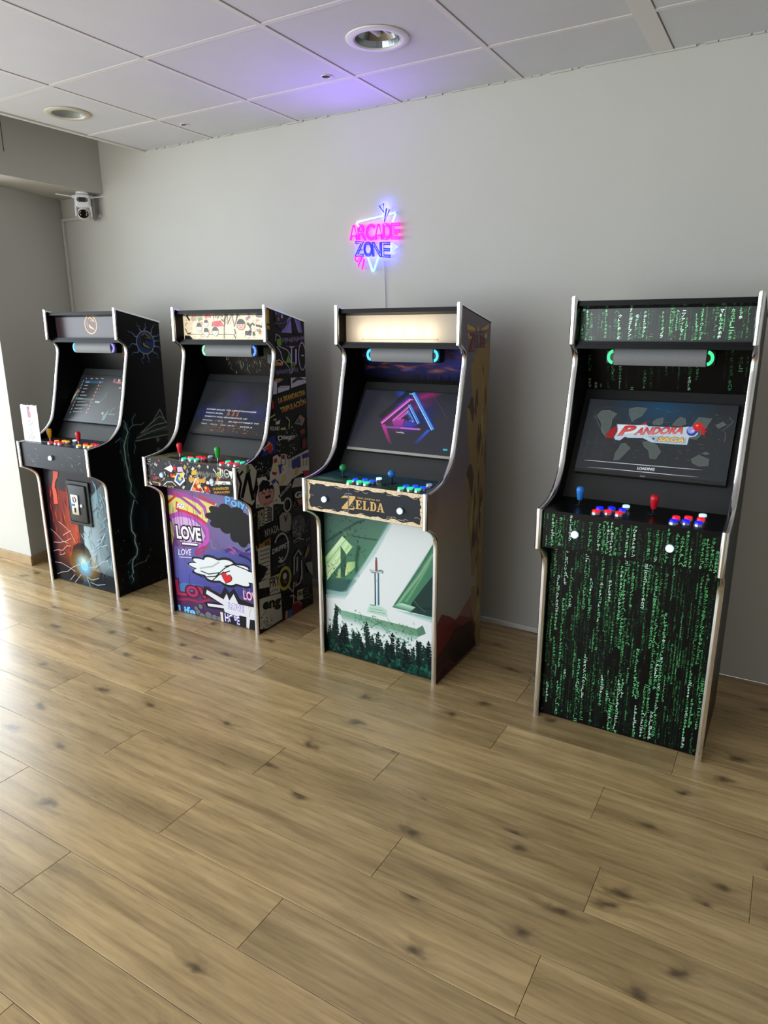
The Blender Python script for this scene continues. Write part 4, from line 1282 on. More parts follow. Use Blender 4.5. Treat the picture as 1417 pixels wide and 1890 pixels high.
    a.grad([(0.1341,0.1324),(0.1189,0.1344),(0.0686,0.0645),(0.0904,0.0624)], [(50, 100, 240), (50, 100, 240), (50, 100, 240), (50, 100, 240)], [0.9, 0.8, 0.05, 0.1])
    a.line([(-0.0968,0.1319),(0.0794,0.133)], 0.009, (122, 84, 170))
    a.line([(-0.0174,0.1329),(0.0794,0.133)], 0.008, (190, 110, 200))
    a.disc(0.0794, 0.133, 0.005, 0.005, (190, 110, 200), 1)
    a.line([(0.0858,0.3225),(0.1964,0.1935)], 0.0012, (130, 60, 130), a=0.7)
    a.text('Loading...', -0.0306, 0.1058, 0.0445028, 0.00919043, (240, 235, 245), ang=-0.011, bold=0.012, shear=0, skew=-0.1)
    a.poly([(0.2204,0.0518),(0.2421,0.0514),(0.2416,0.0434),(0.2209,0.0431)], (50, 190, 210))
    a.build('screen', SCREEN, parent, M)

ARTS[2] = dict(front=forest_front, side=cliff_side, fascia=gold_lettering_fascia, deck=landscape_deck, marquee=cream_marquee,
               speaker=night_sky_speaker, screen=lambda t: neon_triangle_screen(t, Matrix()))


KATA = 'アイウエオカキクケコサシスセソタチツテトナニヌネノハヒフヘホマミムメモヤヨラリルレワン0123456789085238'
def code_rain(a, x0, x1, z0, z1, seed, dx=.0125, dim=1.0, dense=.80, base=(11, 12, 12)):
    """columns of green characters running down the panel"""
    r_ = random.Random(seed)
    a.poly([(x0, z0), (x1, z0), (x1, z1), (x0, z1)], base)
    x = x0 + .004
    levels = [((200, 240, 216), 1.0), ((122, 214, 146), 1.0), ((92, 184, 114), 1.0), ((62, 132, 78), 1.0), ((38, 74, 50), 1.0), ((26, 44, 34), 1.0)]
    while x < x1 - .006:
        big = r_.random() < .55
        size = r_.uniform(.0115, .0150) if big else r_.uniform(.0060, .0090)
        z = z1 - r_.uniform(0, .03)
        while z > z0 + .012:
            run = r_.randint(3, 14)
            if r_.random() > dense: z -= size * r_.randint(2, 8); continue
            lv = r_.choices(range(6), (1.6, 2.6, 4, 3.4, 2.2, 1.4) if big else (0, .3, 1, 3, 4, 4))[0]
            for k in range(run):
                z -= size * 1.02
                if z < z0 + .002: break
                c, al = levels[min(5, max(0, lv + r_.choice((-1, 0, 0, 0, 1))))]
                ch = r_.choice(KATA)
                v, t = glyph_mesh(ch, .024 if lv < 3 else .012, 0.0, 1)
                if not len(v): continue
                mn, mx = v.min(0), v.max(0); s_ = size * .86 / max(mx[1] - mn[1], .35)
                col = a._col([q * dim for q in c])
                jx = x + r_.uniform(-.0008, .0008)
                P = [(jx + (q[0] - mn[0]) * s_ * .92 + (q[1] - mn[1]) * s_ * .10, z + (q[1] - mn[1]) * s_) for q in v]
                for tri in t: a._tri([P[j] for j in tri], [col] * 3)
        x += dx * (r_.uniform(1.0, 1.3) if big else r_.uniform(.6, .95))
    a._next()
def code_front(parent, M):
    a = Art(rect_clip(-.2895, .2895, .003, .7335), gain=FG); code_rain(a, -.2895, .2895, .003, .7335, 41); a.build('printed_artwork', PRINT, parent, M)
def code_fascia(parent, M):
    a = Art(rect_clip(-.2895, .2895, .735, .8718), gain=FG); code_rain(a, -.2895, .2895, .735, .8718, 42, dense=.95); a.build('printed_artwork', PRINT, parent, M)
def code_marquee(parent, M):
    a = Art(rect_clip(-.2885, .2885, 1.449, 1.574), gain=1.35)
    code_rain(a, -.2885, .2885, 1.449, 1.574, 43, dense=.97, base=(24, 27, 27))
    a.build('printed_artwork', BACKLIT, parent, M)
def code_speaker(parent, M):
    a = Art(rect_clip(-.2895, .2895, 0, .168), gain=FG); code_rain(a, -.2895, .2895, 0, .168, 44, dx=.022, dim=.8, dense=.6, base=(8, 8, 10)); a.build('printed_artwork', PRINT, parent, M)
def code_deck(parent, M):
    a = Art(rect_clip(-.2895, .2895, -.0885, .150), gain=FG)
    a.poly([(-.2895, -.0885), (.2895, -.0885), (.2895, .150), (-.2895, .150)], (9, 10, 10))
    r_ = random.Random(2)
    for k in range(60):
        v, t = glyph_mesh(r_.choice(KATA), .0, 0.0, 1); s_ = r_.uniform(.005, .010)
        x_, y_ = r_.choice([(r_.uniform(-.28, -.14), r_.uniform(.0, .13)), (r_.uniform(.22, .285), r_.uniform(.0, .09)), (r_.uniform(.0, .06), r_.uniform(.02, .06))])
        col = a._col(r_.choice([(36, 70, 48), (50, 100, 66), (30, 52, 40), (74, 80, 78)]))
        for tri in t: a._tri([(x_ + v[j][0] * s_, y_ + v[j][1] * s_) for j in tri], [col] * 3)
    a._next()
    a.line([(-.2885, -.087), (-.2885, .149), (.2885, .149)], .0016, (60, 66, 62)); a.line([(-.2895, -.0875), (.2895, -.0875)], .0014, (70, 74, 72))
    a.build('printed_artwork', PRINT, parent, M)
def bezel_logo(parent):
    a = Art(gain=1.0); a.text('MSI', -.022, .0085, .020, .006, (150, 150, 146), bold=.02, shear=.2)
    a.build('bezel_logo', PRINT, parent, Matrix.Translation((0, 0, .0015)))

def loading_screen(parent, M):
    a = Art(rect_clip(-.2625, .2625, .019, .316), gain=1.0)
    a.grad([(-.2625, .019), (.2625, .019), (.2625, .316), (-.2625, .316)], [(38, 43, 48)] * 4)
    a.soft(0.0084, 0.2875, 0.2, 0.11, (26, 78, 110), 0.75)
    a.soft(-0.1644, 0.1163, 0.12, 0.06, (62, 64, 66), 0.4)
    a.poly([(-0.2227,0.247),(-0.2101,0.2663),(-0.1807,0.2708),(-0.1495,0.257),(-0.1641,0.2325),(-0.1619,0.2092),(-0.1673,0.1777),(-0.1516,0.1558),(-0.1728,0.1592),(-0.1899,0.1759),(-0.2017,0.2168)], (92, 104, 100), 0.75)
    a.line([(-0.2227,0.247),(-0.2101,0.2663),(-0.1807,0.2708),(-0.1495,0.257),(-0.1641,0.2325),(-0.1619,0.2092),(-0.1673,0.1777),(-0.1516,0.1558),(-0.1728,0.1592),(-0.1899,0.1759),(-0.2017,0.2168)], 0.0012, (130, 140, 134), a=0.6, closed=True)
    a.poly([(-0.1094,0.2803),(-0.0797,0.2899),(-0.0437,0.2869),(-0.0597,0.2525),(-0.0776,0.241),(-0.0882,0.2259),(-0.1047,0.2598)], (92, 104, 100), 0.75)
    a.line([(-0.1094,0.2803),(-0.0797,0.2899),(-0.0437,0.2869),(-0.0597,0.2525),(-0.0776,0.241),(-0.0882,0.2259),(-0.1047,0.2598)], 0.0012, (130, 140, 134), a=0.6, closed=True)
    a.poly([(-0.1113,0.1337),(-0.0987,0.1383),(-0.0753,0.1192),(-0.0924,0.0925),(-0.1079,0.0685),(-0.1263,0.0641),(-0.1245,0.0971),(-0.1181,0.1103)], (92, 104, 100), 0.75)
    a.line([(-0.1113,0.1337),(-0.0987,0.1383),(-0.0753,0.1192),(-0.0924,0.0925),(-0.1079,0.0685),(-0.1263,0.0641),(-0.1245,0.0971),(-0.1181,0.1103)], 0.0012, (130, 140, 134), a=0.6, closed=True)
    a.poly([(-0.0366,0.1477),(-0.0117,0.1539),(0.0144,0.1397),(0.0327,0.1143),(0.0198,0.0836),(0.0005,0.0842),(-0.0092,0.1153),(-0.0284,0.131)], (92, 104, 100), 0.75)
    a.line([(-0.0366,0.1477),(-0.0117,0.1539),(0.0144,0.1397),(0.0327,0.1143),(0.0198,0.0836),(0.0005,0.0842),(-0.0092,0.1153),(-0.0284,0.131)], 0.0012, (130, 140, 134), a=0.6, closed=True)
    a.poly([(-0.0163,0.23),(-0.0048,0.2434),(0.0186,0.2526),(0.0203,0.23),(0.0133,0.221),(-0.0105,0.2213)], (92, 104, 100), 0.75)
    a.line([(-0.0163,0.23),(-0.0048,0.2434),(0.0186,0.2526),(0.0203,0.23),(0.0133,0.221),(-0.0105,0.2213)], 0.0012, (130, 140, 134), a=0.6, closed=True)
    a.poly([(0.0532,0.2239),(0.0665,0.2458),(0.0771,0.2575),(0.0946,0.2527),(0.1002,0.2308),(0.0787,0.2218)], (92, 104, 100), 0.75)
    a.line([(0.0532,0.2239),(0.0665,0.2458),(0.0771,0.2575),(0.0946,0.2527),(0.1002,0.2308),(0.0787,0.2218)], 0.0012, (130, 140, 134), a=0.6, closed=True)
    a.poly([(0.1292,0.2427),(0.1387,0.2607),(0.1836,0.2588),(0.1717,0.2311),(0.1637,0.2037),(0.1441,0.173),(0.1213,0.1759),(0.1088,0.1896)], (92, 104, 100), 0.75)
    a.line([(0.1292,0.2427),(0.1387,0.2607),(0.1836,0.2588),(0.1717,0.2311),(0.1637,0.2037),(0.1441,0.173),(0.1213,0.1759),(0.1088,0.1896)], 0.0012, (130, 140, 134), a=0.6, closed=True)
    a.poly([(0.14,0.0955),(0.1615,0.1129),(0.1961,0.1002),(0.1971,0.0752),(0.168,0.0708),(0.1442,0.0816)], (92, 104, 100), 0.75)
    a.line([(0.14,0.0955),(0.1615,0.1129),(0.1961,0.1002),(0.1971,0.0752),(0.168,0.0708),(0.1442,0.0816)], 0.0012, (130, 140, 134), a=0.6, closed=True)
    a.poly([(0.1994,0.2331),(0.2209,0.2492),(0.2304,0.2378),(0.209,0.2217)], (92, 104, 100), 0.75)
    a.line([(0.1994,0.2331),(0.2209,0.2492),(0.2304,0.2378),(0.209,0.2217)], 0.0012, (130, 140, 134), a=0.6, closed=True)
    a.poly([(0.172,0.1225),(0.1833,0.1274),(0.1961,0.121),(0.181,0.1162)], (92, 104, 100), 0.75)
    a.line([(0.172,0.1225),(0.1833,0.1274),(0.1961,0.121),(0.181,0.1162)], 0.0012, (130, 140, 134), a=0.6, closed=True)
    r_ = random.Random(8)
    for k in range(15):
        x_ = -.24 + k * .033; a.line([(x_, .06), (x_ * .98, .27)], .0006, (92, 98, 104), .35)
    for k in range(110):
        x_, v_ = r_.uniform(-.25, .24), r_.uniform(.075, .29); l_ = r_.uniform(.004, .016)
        a.line([(x_, v_), (x_ + l_, v_)], .0010, (150, 156, 160), r_.uniform(.15, .45))
    a.line([(-0.2311,0.2305),(-0.2296,0.2465),(-0.2108,0.2109),(-0.1779,0.1614)], 0.0016, (120, 140, 140), a=0.5)
    a.line([(0.238,0.2673),(0.2523,0.249),(0.2241,0.2133),(0.2352,0.2045),(0.236,0.1712)], 0.0016, (120, 130, 136), a=0.6)
    a.line([(-0.235,0.0532),(-0.2166,0.0546),(-0.0201,0.0551),(0.1461,0.0566),(0.1821,0.0567)], [0.0002, 0.0014, 0.0024, 0.0014, 0.0002], (224, 228, 240))
    a.line([(-0.2155,0.0267),(-0.1472,0.0278),(-0.0067,0.0281),(0.1102,0.028),(0.1744,0.0291)], [0.0002, 0.0014, 0.0024, 0.0014, 0.0002], (224, 228, 240))
    a.text('LOADING', -0.036, 0.0357, 0.0605119, 0.0108939, (236, 238, 246), ang=0.02, bold=0.03, shear=0.12)
    a.poly([(-0.1738,0.1643),(-0.1662,0.184),(-0.145,0.2042),(-0.1067,0.2174),(-0.0841,0.2159),(-0.1101,0.1873),(-0.1288,0.1551),(-0.1576,0.1517)], (150, 20, 24))
    a.poly([(-0.0577,0.2168),(-0.0339,0.2312),(-0.0357,0.2215),(-0.0488,0.2164)], (190, 30, 24))
    a.line([(-0.1583,0.1552),(-0.173,0.1504)], 0.002, (170, 24, 26))
    a.line([(-0.1526,0.1588),(-0.1707,0.1578)], 0.002, (170, 24, 26))
    a.line([(-0.1469,0.1623),(-0.1685,0.1652)], 0.002, (170, 24, 26))
    a.line([(-0.1413,0.1659),(-0.1663,0.1726)], 0.002, (170, 24, 26))
    a.line([(-0.1356,0.1694),(-0.164,0.18)], 0.002, (170, 24, 26))
    a.line([(-0.1299,0.1729),(-0.1618,0.1874)], 0.002, (170, 24, 26))
    a.poly([(-0.1433,0.2147),(-0.1064,0.2153),(-0.1004,0.2075),(-0.0364,0.2204),(-0.0266,0.214),(0.0797,0.2159),(0.1138,0.2234),(0.1382,0.2115),(0.1492,0.1977),(0.1423,0.185),(0.1209,0.1783),(0.1188,0.1475),(0.0745,0.1455),(-0.0061,0.1464),(-0.0382,0.1617),(-0.0922,0.1582),(-0.1045,0.1622),(-0.1201,0.1446),(-0.1375,0.1462),(-0.144,0.1564),(-0.1346,0.1854)], (40, 96, 120))
    a.poly([(-0.1407,0.2127),(-0.1045,0.2133),(-0.0986,0.206),(-0.0357,0.2181),(-0.0261,0.2121),(0.0783,0.2139),(0.1118,0.2209),(0.1357,0.2097),(0.1465,0.1968),(0.1398,0.1848),(0.1187,0.1785),(0.1167,0.1496),(0.0732,0.1477),(-0.006,0.1485),(-0.0375,0.1629),(-0.0905,0.1596),(-0.1026,0.1634),(-0.1179,0.1468),(-0.135,0.1483),(-0.1414,0.1579),(-0.1322,0.1852)], (196, 210, 222))
    a.poly([(-0.1371,0.211),(-0.0398,0.2151),(-0.048,0.1871),(-0.1315,0.1692)], (232, 240, 246), 0.8)
    a.poly([(-0.0238,0.1739),(0.1111,0.1751),(0.1125,0.1533),(0.0059,0.1514)], (150, 172, 194), 0.7)
    a.text('P', -0.1319, 0.1641, 0.0616215, 0.0425653, (58, 16, 22), ang=0.13, bold=0.05, shear=0.25, skew=0.22)
    a.text('P', -0.1294, 0.1653, 0.0572205, 0.0406197, (206, 30, 40), ang=0.135, bold=0.03, shear=0.25, skew=0.21, c2=(240, 110, 110))
    a.text('ANDORA', -0.0725, 0.172, 0.167712, 0.0320973, (58, 16, 22), ang=0.11, bold=0.05, shear=0.2, skew=0.25)
    a.text('ANDORA', -0.0701, 0.1732, 0.163096, 0.0301594, (206, 30, 40), ang=0.111, bold=0.03, shear=0.2, skew=0.25, c2=(240, 120, 116))
    a.text('SAGA', 0.0125, 0.153, 0.0942543, 0.0219398, (40, 40, 46), ang=0.034, bold=0.06, shear=0.15, skew=0.1)
    a.text('SAGA', 0.0149, 0.1542, 0.0901435, 0.0193627, (250, 180, 30), ang=0.031, bold=0.03, shear=0.15, skew=0.08, c2=(255, 220, 120))
    a.disc(-0.0004, 0.1633, 0.004, 0.004, (60, 60, 70), 1)
    a.disc(0.1249, 0.2046, 0.018, 0.02, (40, 60, 170), 1)
    a.disc(0.1224, 0.2078, 0.013, 0.014, (150, 160, 230), 1)
    a.line([(0.1235,0.2006),(0.1388,0.2203)], 0.006, (210, 214, 220))
    a.poly([(0.1519,0.215),(0.1604,0.2254),(0.1695,0.2187),(0.1662,0.2088),(0.1755,0.2056),(0.1663,0.2),(0.1694,0.1872),(0.159,0.1946),(0.1532,0.1932),(0.1597,0.2034)], (190, 24, 26))
    a.disc(0.1418, 0.2225, 0.0165, 0.017, (214, 26, 26), 1)
    a.disc(0.1382, 0.2272, 0.005, 0.004, (250, 130, 110), 1)
    a.build('screen', SCREEN, parent, M)

def code_screen(t):
    loading_screen(t, Matrix()); bezel_logo(t)
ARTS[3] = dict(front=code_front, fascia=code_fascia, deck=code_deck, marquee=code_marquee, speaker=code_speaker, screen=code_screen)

def graffiti_front(parent, M):
    a = Art(rect_clip(-.2895, .2895, .003, .7335), gain=FG)
    a.grad([(-.2895, .003), (.2895, .003), (.2895, .7335), (-.2895, .7335)], [(70, 30, 72), (40, 40, 84), (120, 128, 176), (132, 84, 140)])
    a.grad([(-0.2738,0.3742),(0.2828,0.4147),(0.2723,0.1758),(-0.2841,0.1688)], [(110, 110, 180), (70, 76, 140), (60, 66, 130), (84, 88, 170)], [0.8, 0.9, 0.7, 0.9])
    a.poly([(-0.2939,0.6522),(-0.2143,0.6662),(-0.1127,0.6685),(0.0019,0.6448),(0.0565,0.6491),(-0.0043,0.5784),(-0.0203,0.5384),(-0.0792,0.5685),(-0.1656,0.5859),(-0.2237,0.5833),(-0.2397,0.557),(-0.3009,0.5392)], (216, 206, 120))
    a.poly([(-0.2999,0.5196),(-0.272,0.5037),(-0.2668,0.4352),(-0.296,0.3556),(-0.3017,0.42)], (214, 204, 120), 0.9)
    a.poly([(-0.2758,0.5278),(-0.2079,0.5515),(-0.1253,0.548),(-0.0661,0.5129),(-0.0398,0.4639),(-0.0694,0.4158),(-0.1592,0.4069),(-0.224,0.4068),(-0.2621,0.4755)], (206, 168, 214), 0.95)
    a.line([(-0.2914,0.5355),(-0.2199,0.5596),(-0.143,0.56),(-0.0695,0.5411),(-0.024,0.4997),(-0.0228,0.4472),(-0.0704,0.406),(-0.1148,0.4039)], 0.026, (186, 84, 178), a=0.95)
    a.line([(-0.2459,0.6721),(-0.1567,0.6681),(-0.0715,0.6452),(-0.0312,0.6172),(-0.0181,0.5624)], 0.024, (176, 84, 170), a=0.9)
    a.line([(-0.2855,0.6676),(-0.1964,0.654),(-0.106,0.6126),(-0.0594,0.5806)], 0.016, (170, 70, 160), a=0.8)
    a.line([(-0.0682,0.6784),(0.0028,0.6542),(0.0442,0.6453)], 0.018, (196, 70, 110), a=0.9)
    a.line([(-0.292,0.6136),(-0.235,0.6542),(-0.2197,0.6751)], 0.013, (196, 52, 56))
    a.line([(-0.2253,0.6266),(-0.2363,0.5866),(-0.1664,0.5786),(-0.0924,0.5619),(-0.027,0.5327)], 0.014, (196, 52, 56))
    a.line([(-0.143,0.56),(-0.1278,0.5236),(-0.1275,0.4655),(-0.1392,0.4149)], 0.008, (120, 90, 170), a=0.7)
    a.line([(-0.1259,0.3579),(-0.0714,0.3961),(-0.0324,0.4119),(-0.0542,0.3793),(-0.114,0.35)], 0.012, (176, 50, 90), a=0.9)
    a.line([(0.0889,0.4022),(0.1504,0.4263),(0.2075,0.4071),(0.2713,0.4128)], 0.02, (80, 60, 130), a=0.8)
    a.line([(0.1156,0.435),(0.1612,0.4138),(0.1481,0.3975),(0.1253,0.408)], 0.01, (176, 90, 150), a=0.8)
    a.line([(0.1835,0.3985),(0.241,0.3891),(0.2738,0.3665)], 0.014, (40, 40, 90), a=0.8)
    a.line([(0.2114,0.4593),(0.2586,0.4758),(0.2739,0.4504),(0.2262,0.4242)], 0.01, (30, 40, 70), a=0.9)
    r_ = random.Random(4)
    for k in range(34):
        x_ = r_.uniform(-.28, -.05); z_ = r_.uniform(.45, .72); l_ = r_.uniform(.08, .26)
        a.line([(x_, z_), (x_ + .002, z_ - l_)], [.0035, .0012], r_.choice([(120, 60, 130), (176, 90, 176), (90, 70, 140), (60, 50, 90)]), .75)
    for k in range(30):
        x_ = r_.uniform(-.28, .28); z_ = r_.uniform(.14, .44)
        a.line([(x_, z_), (x_ + r_.uniform(-.05, .05), z_ + r_.uniform(-.03, .03)), (x_ + r_.uniform(-.08, .08), z_ + r_.uniform(-.06, .06))], .004, r_.choice([(90, 100, 180), (50, 56, 120), (130, 90, 160), (160, 180, 220)]), .5)
    outlined(a, 'Poiyc', 0.1116, 0.6352, 0.1654, 0.062, (120, 178, 222), (52, 96, 160), ang=-.03, bold=.03, grow=.05)
    a.poly([(0.2553,0.5777),(0.2658,0.5824),(0.2745,0.5877),(0.2803,0.5935),(0.2825,0.5993),(0.2807,0.6048),(0.2749,0.6096),(0.2657,0.6134),(0.2538,0.616),(0.2402,0.6173),(0.2261,0.6176),(0.228,0.6245),(0.2277,0.6314),(0.2247,0.6376),(0.2188,0.6428),(0.2103,0.6464),(0.1997,0.6483),(0.1877,0.6482),(0.1753,0.6464),(0.1632,0.6431),(0.152,0.6388),(0.1445,0.6447),(0.1354,0.6499),(0.1249,0.6537),(0.1138,0.6558),(0.1025,0.6559),(0.092,0.6539),(0.0829,0.65),(0.0758,0.6446),(0.0708,0.6382),(0.0678,0.6314),(0.0544,0.6335),(0.0407,0.6346),(0.0277,0.6342),(0.0164,0.6322),(0.0077,0.6287),(0.0022,0.6238),(0.0003,0.618),(0.0018,0.6116),(0.0062,0.6051),(0.0128,0.5989),(-0.0003,0.5963),(-0.0121,0.5927),(-0.0215,0.5883),(-0.0276,0.5832),(-0.0297,0.5777),(-0.0276,0.5722),(-0.0215,0.5671),(-0.0121,0.5627),(-0.0003,0.5591),(0.0128,0.5565),(0.0062,0.5503),(0.0018,0.5438),(0.0003,0.5374),(0.0022,0.5316),(0.0077,0.5267),(0.0164,0.5232),(0.0277,0.5212),(0.0407,0.5208),(0.0544,0.5219),(0.0678,0.524),(0.0708,0.5172),(0.0758,0.5108),(0.0829,0.5054),(0.092,0.5015),(0.1025,0.4995),(0.1138,0.4996),(0.1249,0.5017),(0.1354,0.5055),(0.1445,0.5107),(0.152,0.5166),(0.1632,0.5123),(0.1753,0.509),(0.1877,0.5072),(0.1997,0.5071),(0.2103,0.509),(0.2188,0.5126),(0.2247,0.5178),(0.2277,0.524),(0.228,0.5309),(0.2261,0.5378),(0.2402,0.5381),(0.2538,0.5394),(0.2657,0.542),(0.2749,0.5458),(0.2807,0.5506),(0.2825,0.5561),(0.2803,0.5619),(0.2745,0.5677),(0.2658,0.573)], (26, 27, 31))
    a.poly([(0.2931,0.5353),(0.2966,0.5414),(0.2989,0.5479),(0.2998,0.5546),(0.2991,0.5611),(0.297,0.5673),(0.2934,0.5728),(0.2886,0.5776),(0.2828,0.5813),(0.2763,0.5841),(0.2694,0.5859),(0.2637,0.588),(0.2629,0.595),(0.2612,0.6019),(0.2584,0.6084),(0.2546,0.6141),(0.2498,0.6188),(0.2442,0.6222),(0.238,0.6242),(0.2314,0.6246),(0.2247,0.6236),(0.2181,0.6212),(0.212,0.6177),(0.2064,0.6133),(0.2011,0.6114),(0.195,0.6151),(0.1885,0.6179),(0.1817,0.6196),(0.1749,0.62),(0.1683,0.619),(0.1622,0.6165),(0.1569,0.6126),(0.1526,0.6076),(0.1494,0.6016),(0.1473,0.5949),(0.1464,0.5879),(0.1465,0.5808),(0.1437,0.5762),(0.137,0.5736),(0.1308,0.5701),(0.1254,0.5658),(0.121,0.5606),(0.1179,0.5547),(0.1163,0.5483),(0.1162,0.5418),(0.1176,0.5353),(0.1205,0.5291),(0.1246,0.5234),(0.1297,0.5184),(0.1353,0.5141),(0.136,0.5087),(0.134,0.5019),(0.133,0.4948),(0.1332,0.4879),(0.1347,0.4813),(0.1376,0.4753),(0.1417,0.4702),(0.1469,0.4662),(0.153,0.4635),(0.1597,0.4621),(0.1667,0.4619),(0.1738,0.4629),(0.1806,0.4647),(0.1849,0.4607),(0.1891,0.4549),(0.194,0.4499),(0.1997,0.4459),(0.2059,0.4431),(0.2124,0.4419),(0.2189,0.4421),(0.2252,0.4439),(0.2311,0.4472),(0.2363,0.4517),(0.2406,0.4572),(0.2442,0.4634),(0.2468,0.47),(0.2533,0.4697),(0.2605,0.4696),(0.2675,0.4705),(0.2741,0.4726),(0.2799,0.4759),(0.2848,0.4803),(0.2885,0.4857),(0.2908,0.4919),(0.2917,0.4985),(0.2912,0.5054),(0.2895,0.5123),(0.2867,0.5188),(0.2836,0.5248),(0.2886,0.5297)], (26, 27, 31))
    a.poly([(0.2743,0.2892),(0.2922,0.2942),(0.3061,0.2999),(0.3138,0.3059),(0.3136,0.3118),(0.3054,0.3169),(0.29,0.3208),(0.2693,0.3234),(0.2461,0.3248),(0.2474,0.3309),(0.2506,0.3382),(0.248,0.3448),(0.2392,0.35),(0.2246,0.3532),(0.2056,0.3543),(0.1841,0.3532),(0.1622,0.3505),(0.1506,0.3539),(0.1416,0.3608),(0.129,0.3663),(0.1133,0.3696),(0.0958,0.3702),(0.0779,0.3683),(0.0612,0.364),(0.0468,0.3581),(0.0322,0.3569),(0.0134,0.3614),(-0.0063,0.3642),(-0.0254,0.3646),(-0.0419,0.3626),(-0.0545,0.3582),(-0.0623,0.352),(-0.0653,0.3446),(-0.0713,0.3395),(-0.0948,0.3402),(-0.1166,0.3394),(-0.1344,0.3368),(-0.1462,0.3325),(-0.1507,0.3269),(-0.1481,0.3204),(-0.1391,0.3136),(-0.1294,0.3075),(-0.1508,0.3043),(-0.1688,0.3),(-0.1807,0.2948),(-0.1849,0.2892),(-0.1807,0.2836),(-0.1688,0.2784),(-0.1508,0.2741),(-0.1294,0.2709),(-0.1391,0.2648),(-0.1481,0.258),(-0.1507,0.2515),(-0.1462,0.2459),(-0.1344,0.2416),(-0.1166,0.239),(-0.0948,0.2382),(-0.0713,0.2389),(-0.0653,0.2338),(-0.0623,0.2264),(-0.0545,0.2202),(-0.0419,0.2158),(-0.0254,0.2138),(-0.0063,0.2142),(0.0134,0.217),(0.0322,0.2215),(0.0468,0.2203),(0.0612,0.2144),(0.0779,0.2101),(0.0958,0.2082),(0.1133,0.2088),(0.129,0.2121),(0.1416,0.2176),(0.1506,0.2245),(0.1622,0.2279),(0.1841,0.2252),(0.2056,0.2241),(0.2246,0.2252),(0.2392,0.2284),(0.248,0.2336),(0.2506,0.2402),(0.2474,0.2475),(0.2461,0.2536),(0.2693,0.255),(0.29,0.2576),(0.3054,0.2615),(0.3136,0.2666),(0.3138,0.2725),(0.3061,0.2785),(0.2922,0.2842)], (22, 22, 24))
    a.poly([(0.2613,0.2892),(0.2795,0.2933),(0.2938,0.2981),(0.3017,0.3031),(0.3018,0.308),(0.2938,0.3122),(0.2786,0.3154),(0.2581,0.3174),(0.2351,0.3183),(0.2371,0.3235),(0.241,0.3297),(0.2391,0.3353),(0.231,0.3397),(0.2171,0.3424),(0.1987,0.3431),(0.1778,0.342),(0.1565,0.3395),(0.1457,0.3424),(0.1377,0.3484),(0.126,0.3531),(0.1112,0.356),(0.0945,0.3566),(0.0774,0.3548),(0.0616,0.351),(0.0481,0.3458),(0.0345,0.3448),(0.0165,0.3488),(-0.0025,0.3514),(-0.0208,0.3519),(-0.0365,0.3502),(-0.0483,0.3465),(-0.0553,0.3411),(-0.0574,0.3348),(-0.0627,0.3304),(-0.0857,0.3313),(-0.1071,0.3308),(-0.1244,0.3288),(-0.1358,0.3252),(-0.1398,0.3205),(-0.1366,0.315),(-0.1272,0.3093),(-0.1169,0.3042),(-0.1384,0.3016),(-0.1564,0.2981),(-0.1684,0.2939),(-0.1726,0.2892),(-0.1684,0.2845),(-0.1564,0.2803),(-0.1384,0.2768),(-0.1169,0.2742),(-0.1272,0.2691),(-0.1366,0.2634),(-0.1398,0.2579),(-0.1358,0.2532),(-0.1244,0.2496),(-0.1071,0.2476),(-0.0857,0.2471),(-0.0627,0.248),(-0.0574,0.2436),(-0.0553,0.2373),(-0.0483,0.2319),(-0.0365,0.2282),(-0.0208,0.2265),(-0.0025,0.227),(0.0165,0.2296),(0.0345,0.2336),(0.0481,0.2326),(0.0616,0.2274),(0.0774,0.2236),(0.0945,0.2218),(0.1112,0.2224),(0.126,0.2253),(0.1377,0.23),(0.1457,0.236),(0.1565,0.2389),(0.1778,0.2364),(0.1987,0.2353),(0.2171,0.236),(0.231,0.2387),(0.2391,0.2431),(0.241,0.2487),(0.2371,0.2549),(0.2351,0.2601),(0.2581,0.261),(0.2786,0.263),(0.2938,0.2662),(0.3018,0.2704),(0.3017,0.2753),(0.2938,0.2803),(0.2795,0.2851)], (214, 218, 220))
    a.line([(-0.1566,0.248),(-0.0812,0.2314),(0.0149,0.2537),(0.081,0.3094),(0.1563,0.3513)], 0.006, (24, 24, 26))
    a.line([(-0.0907,0.2646),(-0.0346,0.2572),(0.0418,0.2782)], 0.006, (24, 24, 26))
    a.line([(0.0819,0.3193),(0.1435,0.3395),(0.2018,0.3305),(0.2592,0.3215)], 0.006, (24, 24, 26))
    a.line([(-0.0126,0.224),(0.0409,0.2682),(0.1165,0.3011)], 0.006, (24, 24, 26))
    a.line([(-0.0957,0.2787),(-0.0052,0.3042),(0.047,0.3376)], 0.012, (178, 186, 190), a=0.9, soft=True)
    heart(a, 0.09, 0.2575, .034, (200, 40, 48), (30, 20, 22), rot=-.25)
    outlined(a, 'LOVE', -0.2454, 0.421, 0.17766, 0.0739133, (226, 222, 232), (22, 20, 24), ang=0.054, bold=0.035, grow=0.085)
    a.line([(-0.2153,0.3973),(-0.0956,0.4059)], 0.02, (22, 20, 24))
    a.line([(-0.2106,0.399),(-0.0986,0.4074)], 0.01, (226, 222, 232))
    a.text('LOVE', -0.246, 0.3284, 0.0950493, 0.0348792, (228, 220, 236), ang=0.141, bold=0.01, shear=0, skew=0.3)
    a.line([(-0.2405,0.3182),(-0.1481,0.3295)], 0.003, (228, 220, 236))
    a.poly([(-0.2234,0.6147),(-0.1684,0.6191),(-0.1735,0.6017),(-0.2221,0.5971)], (232, 232, 240))
    a.line([(-0.2149,0.6037),(-0.2009,0.6141),(-0.1924,0.6041),(-0.1783,0.6155)], 0.004, (60, 56, 110))
